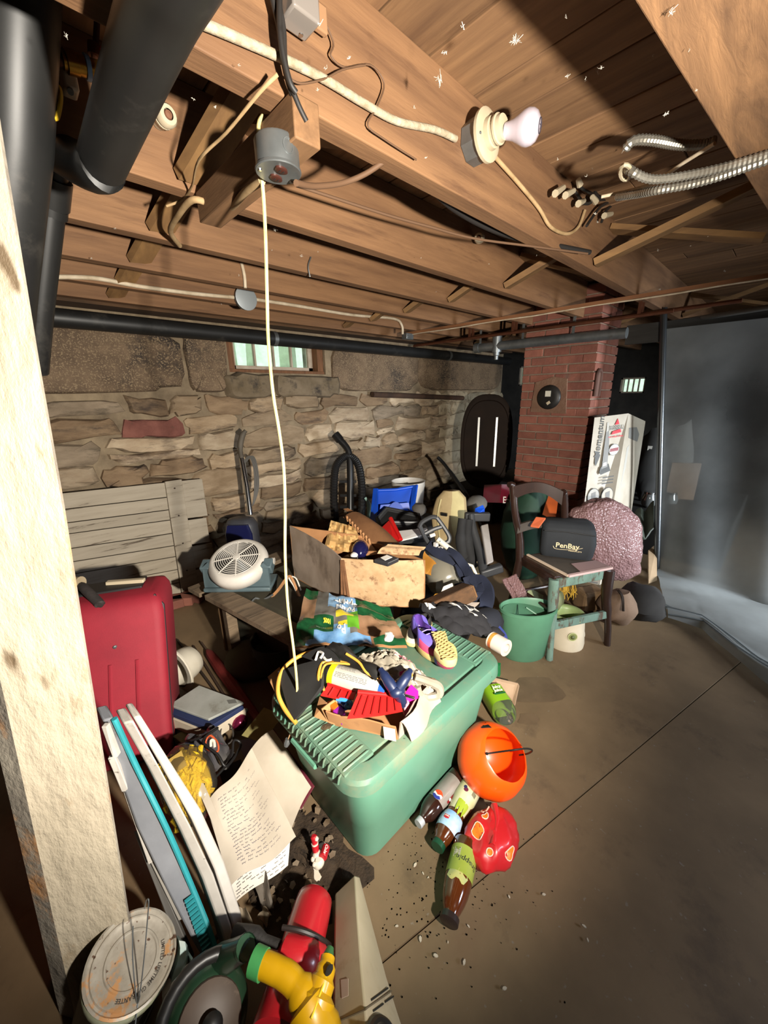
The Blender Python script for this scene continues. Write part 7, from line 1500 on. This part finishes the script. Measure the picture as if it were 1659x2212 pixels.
# wastebasket
wbc = V((1.735, .752, 0)); la = V((.76, -.65, 0)).normalized(); lb2 = V((.65, .76, 0)).normalized()
wbk2 = thing('wastebasket', 'oval sage green plastic wastebasket beside the chair front leg', 'wastebasket', wbc)
def wo(z, a, b, n=36): return [wbc + la * (a * math.cos(t)) + lb2 * (b * math.sin(t)) + V((0, 0, z)) for t in [2 * PI * k / n for k in range(n)]]
wgm = mat('sage_green_plastic', '#4f7d62', '#476f57', 5, .45, dirt='#5f6f58', dsc=8, dth=.64)
build('shell', MB().loft([wo(0, .105, .066), wo(.01, .112, .072), wo(.27, .142, .088), wo(.275, .150, .096), wo(.29, .150, .096), wo(.292, .144, .09), wo(.28, .138, .084), wo(.02, .105, .066)], True, True), wgm, wbk2, ang=50)
def wf_(s, z0): return [wbc + la * (.134 * s * math.cos(t)) + lb2 * (.080 * s * math.sin(t)) + V((0, 0, z0 - .022 * math.cos(t + .4))) for t in [2 * PI * k / 36 for k in range(36)]]
build('swing_flap', MB().loft([wf_(1, .250), wf_(.98, .254)]), wgm, wbk2, ang=30)
build('flap_groove', MB().tube([wbc + lb2 * .06 - la * .03 + V((0, 0, .268)), wbc - la * .075 - lb2 * .055 + V((0, 0, .277))], .0022, 6), plain('#2a4636', .6), wbk2)
build('divider', MB().tube([wbc + V((0, 0, .266)) + la * .005 + lb2 * .03, wbc + V((0, 0, .247)) + la * .06 - lb2 * .055], .0032, 6), mat('pale_green_edge', '#8fb39c', rough=.5), wbk2)
# ------------------------------------------------------------------ vacuum carton
c3 = [(PT(1285, 902, 2.80), G(1243, 1252)), (PT(1358, 893, 2.85), G(1296, 1264)), (PT(1395, 910, 3.05), G(1346, 1226))]
TLc, TRc, RRc = [a for a, b in c3]; BLc, BRc, RBc = [b for a, b in c3]
vc = thing('vacuum_carton', 'tall white vacuum cleaner carton with printed pictures, standing before the chimney', 'carton', BRc)
cw_ = mat('white_carton', '#a29a8c', '#918878', 5, .6, dirt='#857a6b', dsc=4, dth=.64); bk4, bk5 = TLc + (RRc - TRc), BLc + (RBc - BRc)
build('carton_body', MB().hexa([BLc, BRc, RBc, bk5, TLc, TRc, RRc, bk4]), cw_, vc, ang=0)
fnv = (TRc - TLc).cross(BLc - TLc).normalized()
if fnv.dot(CAMP - TLc) < 0: fnv = -fnv
snv = (RRc - TRc).cross(BRc - TRc).normalized()
if snv.dot(CAMP - TRc) < 0: snv = -snv
hT = (TLc - BLc).length; wT = (TRc - TLc).length
def F2(s, t, l=.0015): return TLc.lerp(TRc, s).lerp(BLc.lerp(BRc, s), t) + fnv * l
def S2(s, t, l=.0015): return TRc.lerp(RRc, s).lerp(BRc.lerp(RBc, s), t) + snv * l
def fpoly(name, pts, m, l=.002, f=F2): return build(name, MB().loft([[f(x, y, l - .0012) for x, y in pts], [f(x, y, l) for x, y in pts]]), m, vc, ang=0)
grn, dgr, lgr = plain('#6b6a66', .5), plain('#33332f', .5), plain('#9a978f', .5); redl = plain('#b01f2c', .5)
fpoly('logo_triangle', [(.70, .022), (.77, .058), (.64, .060)], redl); fpoly('logo_bar', [(.60, .098), (.83, .088), (.87, .108), (.57, .118)], redl)
def fwp(s0, t0, k, l=.002): return lambda p: F2(s0 + p.x * k / wT, t0 - p.y * k / hT, l)
decal('BISSELL', .042, None, grn, vc, bold=.0006, warp=fwp(.715, .078, 1)); decal('we mean clean', .022, None, redl, vc, bold=.0004, warp=fwp(.72, .130, 1))
decal('Momentum', .066, None, dgr, vc, bold=.0012, shear=.2, warp=lambda p: F2(.22 - p.y / wT, .125 - p.x / hT, .002)); decal('vacuum', .03, None, grn, vc, warp=lambda p: F2(.31 - p.y / wT, .12 - p.x / hT, .002))
def ell(cx, cy, a, b, n=22, h0=0, h1=360): return [(cx + a * math.cos(math.radians(h0 + (h1 - h0) * k / n)), cy + b * math.sin(math.radians(h0 + (h1 - h0) * k / n))) for k in range(n + (0 if h1 - h0 == 360 else 1))]
fpoly('badge', ell(.73, .21, .16, .035), grn); fpoly('badge', ell(.73, .21, .145, .031), plain('#b8b5ad', .5), .0026); fpoly('badge_band', [(.60, .203), (.86, .198), (.86, .218), (.60, .222)], plain('#7a3a3e', .5), .0032)
fpoly('vacuum_picture', [(.40, .09), (.47, .08), (.52, .13), (.56, .20), (.58, .27), (.60, .31), (.42, .32), (.41, .22)], grn); fpoly('vacuum_picture', [(.38, .31), (.62, .29), (.72, .335), (.42, .355), (.36, .34)], dgr); fpoly('vacuum_picture', [(.39, .04), (.46, .04), (.47, .09), (.41, .10)], lgr)
fpoly('vacuum_picture', [(.16, .22), (.22, .21), (.32, .235), (.27, .27), (.22, .30), (.17, .28)], dgr); fpoly('vacuum_picture', [(.45, .285), (.55, .28), (.56, .30), (.45, .305)], plain('#c2beb5', .5), .0026)
for k in range(3): fpoly('print_line', [(.50, .372 + .018 * k), (.86, .366 + .018 * k), (.86, .372 + .018 * k), (.50, .378 + .018 * k)], dgr)
for r_ in range(4):
    for s0 in (.27, .74):
        ty = .485 + .148 * r_
        fpoly('picture_oval', ell(s0, ty, .20, .052), dgr); fpoly('picture_oval', ell(s0, ty, .185, .048), (lgr, plain('#a39b8d', .5))[(r_ + (s0 > .5)) % 2], .0026)
        fpoly('picture_shape', [(s0 - .08, ty - .02 + .01 * r_), (s0 + .06, ty - .03), (s0 + .09, ty + .02), (s0 - .05, ty + .03)], grn, .0032)
        fpoly('print_line', [(s0 - .14, ty + .062), (s0 + .16, ty + .058), (s0 + .16, ty + .066), (s0 - .14, ty + .070)], grn)
fpoly('side_picture', [(.15, .08), (.55, .06), (.75, .10), (.7, .15), (.2, .14)], grn, .002, S2); fpoly('side_picture', [(.2, .2), (.3, .18), (.32, .5), (.2, .55)], lgr, .002, S2); fpoly('side_picture', [(.55, .2), (.64, .2), (.62, .6), (.54, .6)], grn, .002, S2); fpoly('side_picture', [(.15, .62), (.45, .6), (.48, .68), (.16, .7)], lgr, .002, S2)
# ------------------------------------------------------------------ hanging sheet, pole and what is behind it
pol = thing('metal_pole', 'slim dark metal pole standing from floor to joists at the edge of the plastic sheet', 'pole', G(1419, 1238))
pbot = G(1419, 1238); ptop = PX(1433, 735, 3.42); ptop = pbot + (ptop - pbot) * (1.885 / ptop.z); build('shaft', MB().tube([pbot, ptop], .021, 16), mat('dark_chrome', '#4c4f51', rough=.3, metal=.8), pol); build('foot', MB().tube([pbot, pbot + V((0, 0, .012))], .045, 16), steel, pol)
hb_m = mat('grey_beam', '#3d3b38', '#302f2c', 4, .8, stretch=(6, 1, 6))
tag(build('hanging_board', MB().bar((3.47, .98, 1.74), (3.50, -1.6, 1.74), .03, .13), hb_m, ang=0), 'long grey board under the joists holding up the plastic sheet', 'board')
pls = film('polythene_sheet', '#c6cccc', .50, '#c4caca', .05, .3, nsc=1.1, nlo=.3, nhi=.75)
def ps(a, b):
    y = .74 - .26 * min(1, b / .72) - 2.2 * a
    if b < .72:
        t = b / .72; z = 1.72 * (1 - t) + .03
        x = 3.42 - .03 * t + .035 * math.sin(14 * a + 1.5 * t) * t + .02 * math.sin(31 * a + 2) * t - .10 * t ** 4
        return V((x, y, z))
    t = (b - .72) / .28; xe = 2.62 - .55 * min(1, max(0, (a - .1) * 4)) + .2 * max(0, a - .5)
    x = 3.27 + (xe - 3.27) * t; yy = y - .20 * t * max(0, 1 - a * 4) - .25 * t * a
    return V((x + .02 * math.sin(9 * a + 6 * t), yy, .018 + .018 * abs(math.sin(11 * a + 8 * t)) + .03 * (1 - t) * t * 2 + (.035 * math.sin(PI * min(1, max(0, (t - .8) / .2))))))
ptg = thing('plastic_sheet', 'big translucent plastic sheet hanging from the ceiling and trailing on the floor', 'plastic sheet', V((3.4, .5, 0)))
build('film', MB().sheet(ps, 90, 70), pls, ptg, ang=80)
hems = MB()
for k in range(4):
    hems.tube([ps(a, .995 - .022 * k - .02 * math.sin(5 * a + k)) + V((.0, 0, .006)) for a in [i / 60 for i in range(61)]], .005 - .0008 * k, 5)
build('rolled_hem', hems, film('polythene_hem', '#b8bcbe', .5, '#8f9494', .03, .3), ptg, kind='stuff')
lamps = plain('#d8d4ca', .3)
for k, (u, v, t, lb_) in enumerate(((1405, 968, 3.5, 'white square tag hanging left of the metal pole'), (1446, 975, 3.70, 'mirror image of the white square tag, built as a second tag right of the metal pole'))):  # the right-hand tag is solid geometry in place of a reflection
    q_ = PT(u, v, t); tag(build('square_tag', MB().box(q_, (.02, .035, .04)), lamps, ang=0), lb_, 'tag')
for k, (u, v, t, lb_) in enumerate(((1402, 1082, 3.45, 'glass jar left of the metal pole'), (1448, 1082, 3.6, 'mirror image of the glass jar, built as a second jar right of the metal pole'))):  # second jar modelled where the first one is only mirrored
    q_ = PT(u, v, t); j_ = thing('glass_jar', lb_, 'jar', q_ - V((0, 0, .06)))
    build('glass', MB().lathe([(.03, -.06), (.055, -.03), (.06, .02), (.05, .05), (.045, .07)], 20, T(q_), cap0=True), mat('jar_glass', '#8d8f8d', rough=.08, metal=.6), j_, ang=60); build('lid', MB().lathe([(.047, .068), (.047, .085), (.0005, .087)], 20, T(q_)), chrome, j_)
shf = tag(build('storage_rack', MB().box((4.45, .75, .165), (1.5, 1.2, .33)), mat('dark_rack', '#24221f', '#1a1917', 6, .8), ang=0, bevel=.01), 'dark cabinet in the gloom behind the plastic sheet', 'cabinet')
bdl = blob('grey_bundle_bag', 'grey plastic bag bundle on the dark cabinet left of the pole', 'bag', PT(1402, 1005, 3.6), (.10, .12, .34), mat('grey_bag', '#2c2b29', '#22211f', 5, .7), 4, .3)
bd2 = blob('pale_cloth_bundle', 'pale cloth bundle on the dark cabinet behind the sheet', 'bundle', PT(1456, 1000, 3.75), (.12, .14, .36), mat('pale_bundle', '#5c5954', '#45423e', 5, .8), 6, .35)
tag(build('kraft_carton', MB().box(PT(1466, 1036, 3.75), (.2, .24, .36), rot('Z', 30).to_3x3()), mat('dull_kraft', '#6e5540', '#5a4533', 6, .8), ang=0, bevel=.004), 'small brown carton on the dark cabinet behind the sheet', 'carton')
tag(build('tan_board', MB().plate(PT(1400, 1190, 2.95), PT(1418, 1175, 3.0), PT(1418, 1255, 2.8), PT(1400, 1262, 2.75), .01), mat('tan_hardboard', '#8a7458', '#76624a', 6, .8), ang=0), 'tan hardboard offcut standing between bubble wrap and pole', 'board')
tag(build('green_tarp', MB().sheet(lambda a, b: PT(1372 + 40 * a, 1110 + 60 * b - 20 * a, 3.05 - .15 * b) + V((0, 0, .03 * math.sin(8 * a))), 8, 8, .01), mat('dark_tarp', '#3c4238', '#2d322a', 5, .6), ang=50), 'dark green tarp folded behind the bubble wrap', 'tarp')
tag(build('leaning_board', MB().plate(V((5.6, -.35, 0)), V((5.75, -.62, 0)), V((5.95, -.62, 1.5)), V((5.8, -.35, 1.5)), .02), mat('grey_board', '#5d5f5e', '#4d4f4e', 4, .8), ang=0), 'tall grey board leaning in the dark far beyond the sheet', 'board')
# ------------------------------------------------------------------ dirt and crumbs on the floor
dm = mat('black_soil', '#453626', '#2c2219', 12, 1.0, bump=.8, bsc=60)
def soilf(a, b):
    t = 2 * PI * a; r = b * (1 + .22 * math.sin(3 * t + 1) + .15 * math.sin(7 * t) + .08 * math.sin(13 * t)); u, v = 640 + 120 * r * math.cos(t) + 20 * math.sin(t), 1850 + 165 * r * math.sin(t)
    return G(u, v, 0) + V((0, 0, .0005 + .014 * max(0, 1 - b * b) * (1 + 1.2 * nz3((r * math.cos(t) * 5, r * math.sin(t) * 5, 1), 1.6))))
dpatch = MB().sheet(soilf, 60, 24)
tag(build('soil_patch', dpatch, dm, ang=60), 'patch of black dirt and leaf crumbs around the white ornament', 'dirt', kind='stuff')
lf = MB()
for k in range(150):
    a, b = random.random(), random.random(); p = G(490 + 260 * a - 60 * b, 1690 + 380 * b, .02); s = random.uniform(.004, .014); r_ = Matrix.Rotation(random.uniform(0, 6.3), 3, V((random.gauss(0, .4), random.gauss(0, .4), 1)).normalized())
    lf.add([p + r_ @ V(q) * s for q in ((-1, -.5, .1), (.2, -.8, .3), (1, .1, .0), (.3, .7, .25), (-.8, .5, .1))], [(0, 1, 2, 3, 4)])
tag(build('leaf_litter', lf, mat('leaf_crumbs', '#5c4a36', '#8a7a66', 9, .9, rv=.3), ang=0), 'brown leaf and paper crumbs scattered over the black dirt', 'leaf litter', kind='stuff')
for k, (l, lb_) in enumerate((([(548, 1905, .02), (575, 1880, .05), (590, 1960, .03), (572, 1985, .02)], 'torn grey plastic scrap on the dirt above the red blower'), ([(555, 1985, .03), (570, 1955, .05), (585, 1975, .04), (575, 2000, .02)], 'pale crumpled scrap above the black grip of the blower'), ([(512, 1962, .03), (530, 1958, .05), (552, 2005, .04), (522, 2000, .02)], 'striped packaging scrap right of the white panels'))):
    p = g3(l); tag(build('litter_scrap', MB().sheet(lambda a, b: bil(p, a, b) + V((0, 0, .008 * math.sin(6 * a + 4 * b))), 5, 5, .002), mat('scrap_%d' % k, ('#6b6258', '#a1927b', '#8a7c66')[k], ('#575047', '#7d6f5a', '#4b4136')[k], 14, .7), ang=50), lb_, 'scrap')
crumb = mat('plaster_crumb', '#c2b8a8', '#a89d8c', 30, .9)
first = None
for k, (u, v, s) in enumerate(((897, 1868, 10), (914, 1886, 6), (857, 2000, 7), (908, 2028, 11), (941, 2064, 10), (1003, 2078, 9), (1012, 2000, 6), (885, 1710, 5), (1100, 1937, 7), (1175, 1932, 8), (968, 2035, 4), (1262, 2000, 8), (925, 1895, 5), (1030, 1850, 5), (1090, 2135, 9), (1270, 2030, 6))):
    p = G(u, v, .004)
    if first is None:
        m_ = MB().ball((0, 0, 0), (1, .75, .5), 7); m_.v = [q * (1 + .35 * noise.noise(q * 2.3)) for q in m_.v]
        first = o = build('plaster_crumb', m_, crumb, ang=20)
    else: o = first.copy(); COL.objects.link(o)
    tag(o, 'small white plaster crumb on the bare brown floor', 'crumb', 'plaster crumbs on the floor'); o.scale = (s * .0007, s * .0005, s * .0006); o.location = p; o.rotation_euler = (0, 0, k * 1.3)
db = MB()
for k in range(300):
    u, v = random.gauss(900, 110), random.gauss(1880, 110); p = G(u, v, 0)
    if not (.3 < p.x < 3 and p.y < .6): continue
    s = random.uniform(.0006, .0028); db.ball(p + V((0, 0, s * .4)), (s, s * .8, s * .6), 5)
tag(build('floor_grit', db, mat('grit', '#8f8270', '#574a3b', 90, .9, rv=.2), ang=0), 'fine grit and dirt specks scattered over the floor by the bottles', 'grit', kind='stuff')
for k, (u, v, a, b) in enumerate(((1155, 1490, 60, 34), (1140, 1552, 22, 14))):
    p = [G(u + a * math.cos(t) * (1 + .25 * math.sin(3 * t + k)), v + b * math.sin(t) * (1 + .2 * math.cos(2 * t)), .0012) for t in [2 * PI * q_ / 20 for q_ in range(20)]]
    o = build('floor_stain', MB().add(p, [tuple(range(20))]), mat('damp_stain', '#5d4c39', '#6a5742', 12, .5), ang=0); tag(o, ('larger dark damp stain on the floor behind the wastebasket side of the tote', 'small round damp stain beside the juice bottle')[k], 'stain', kind='stuff')
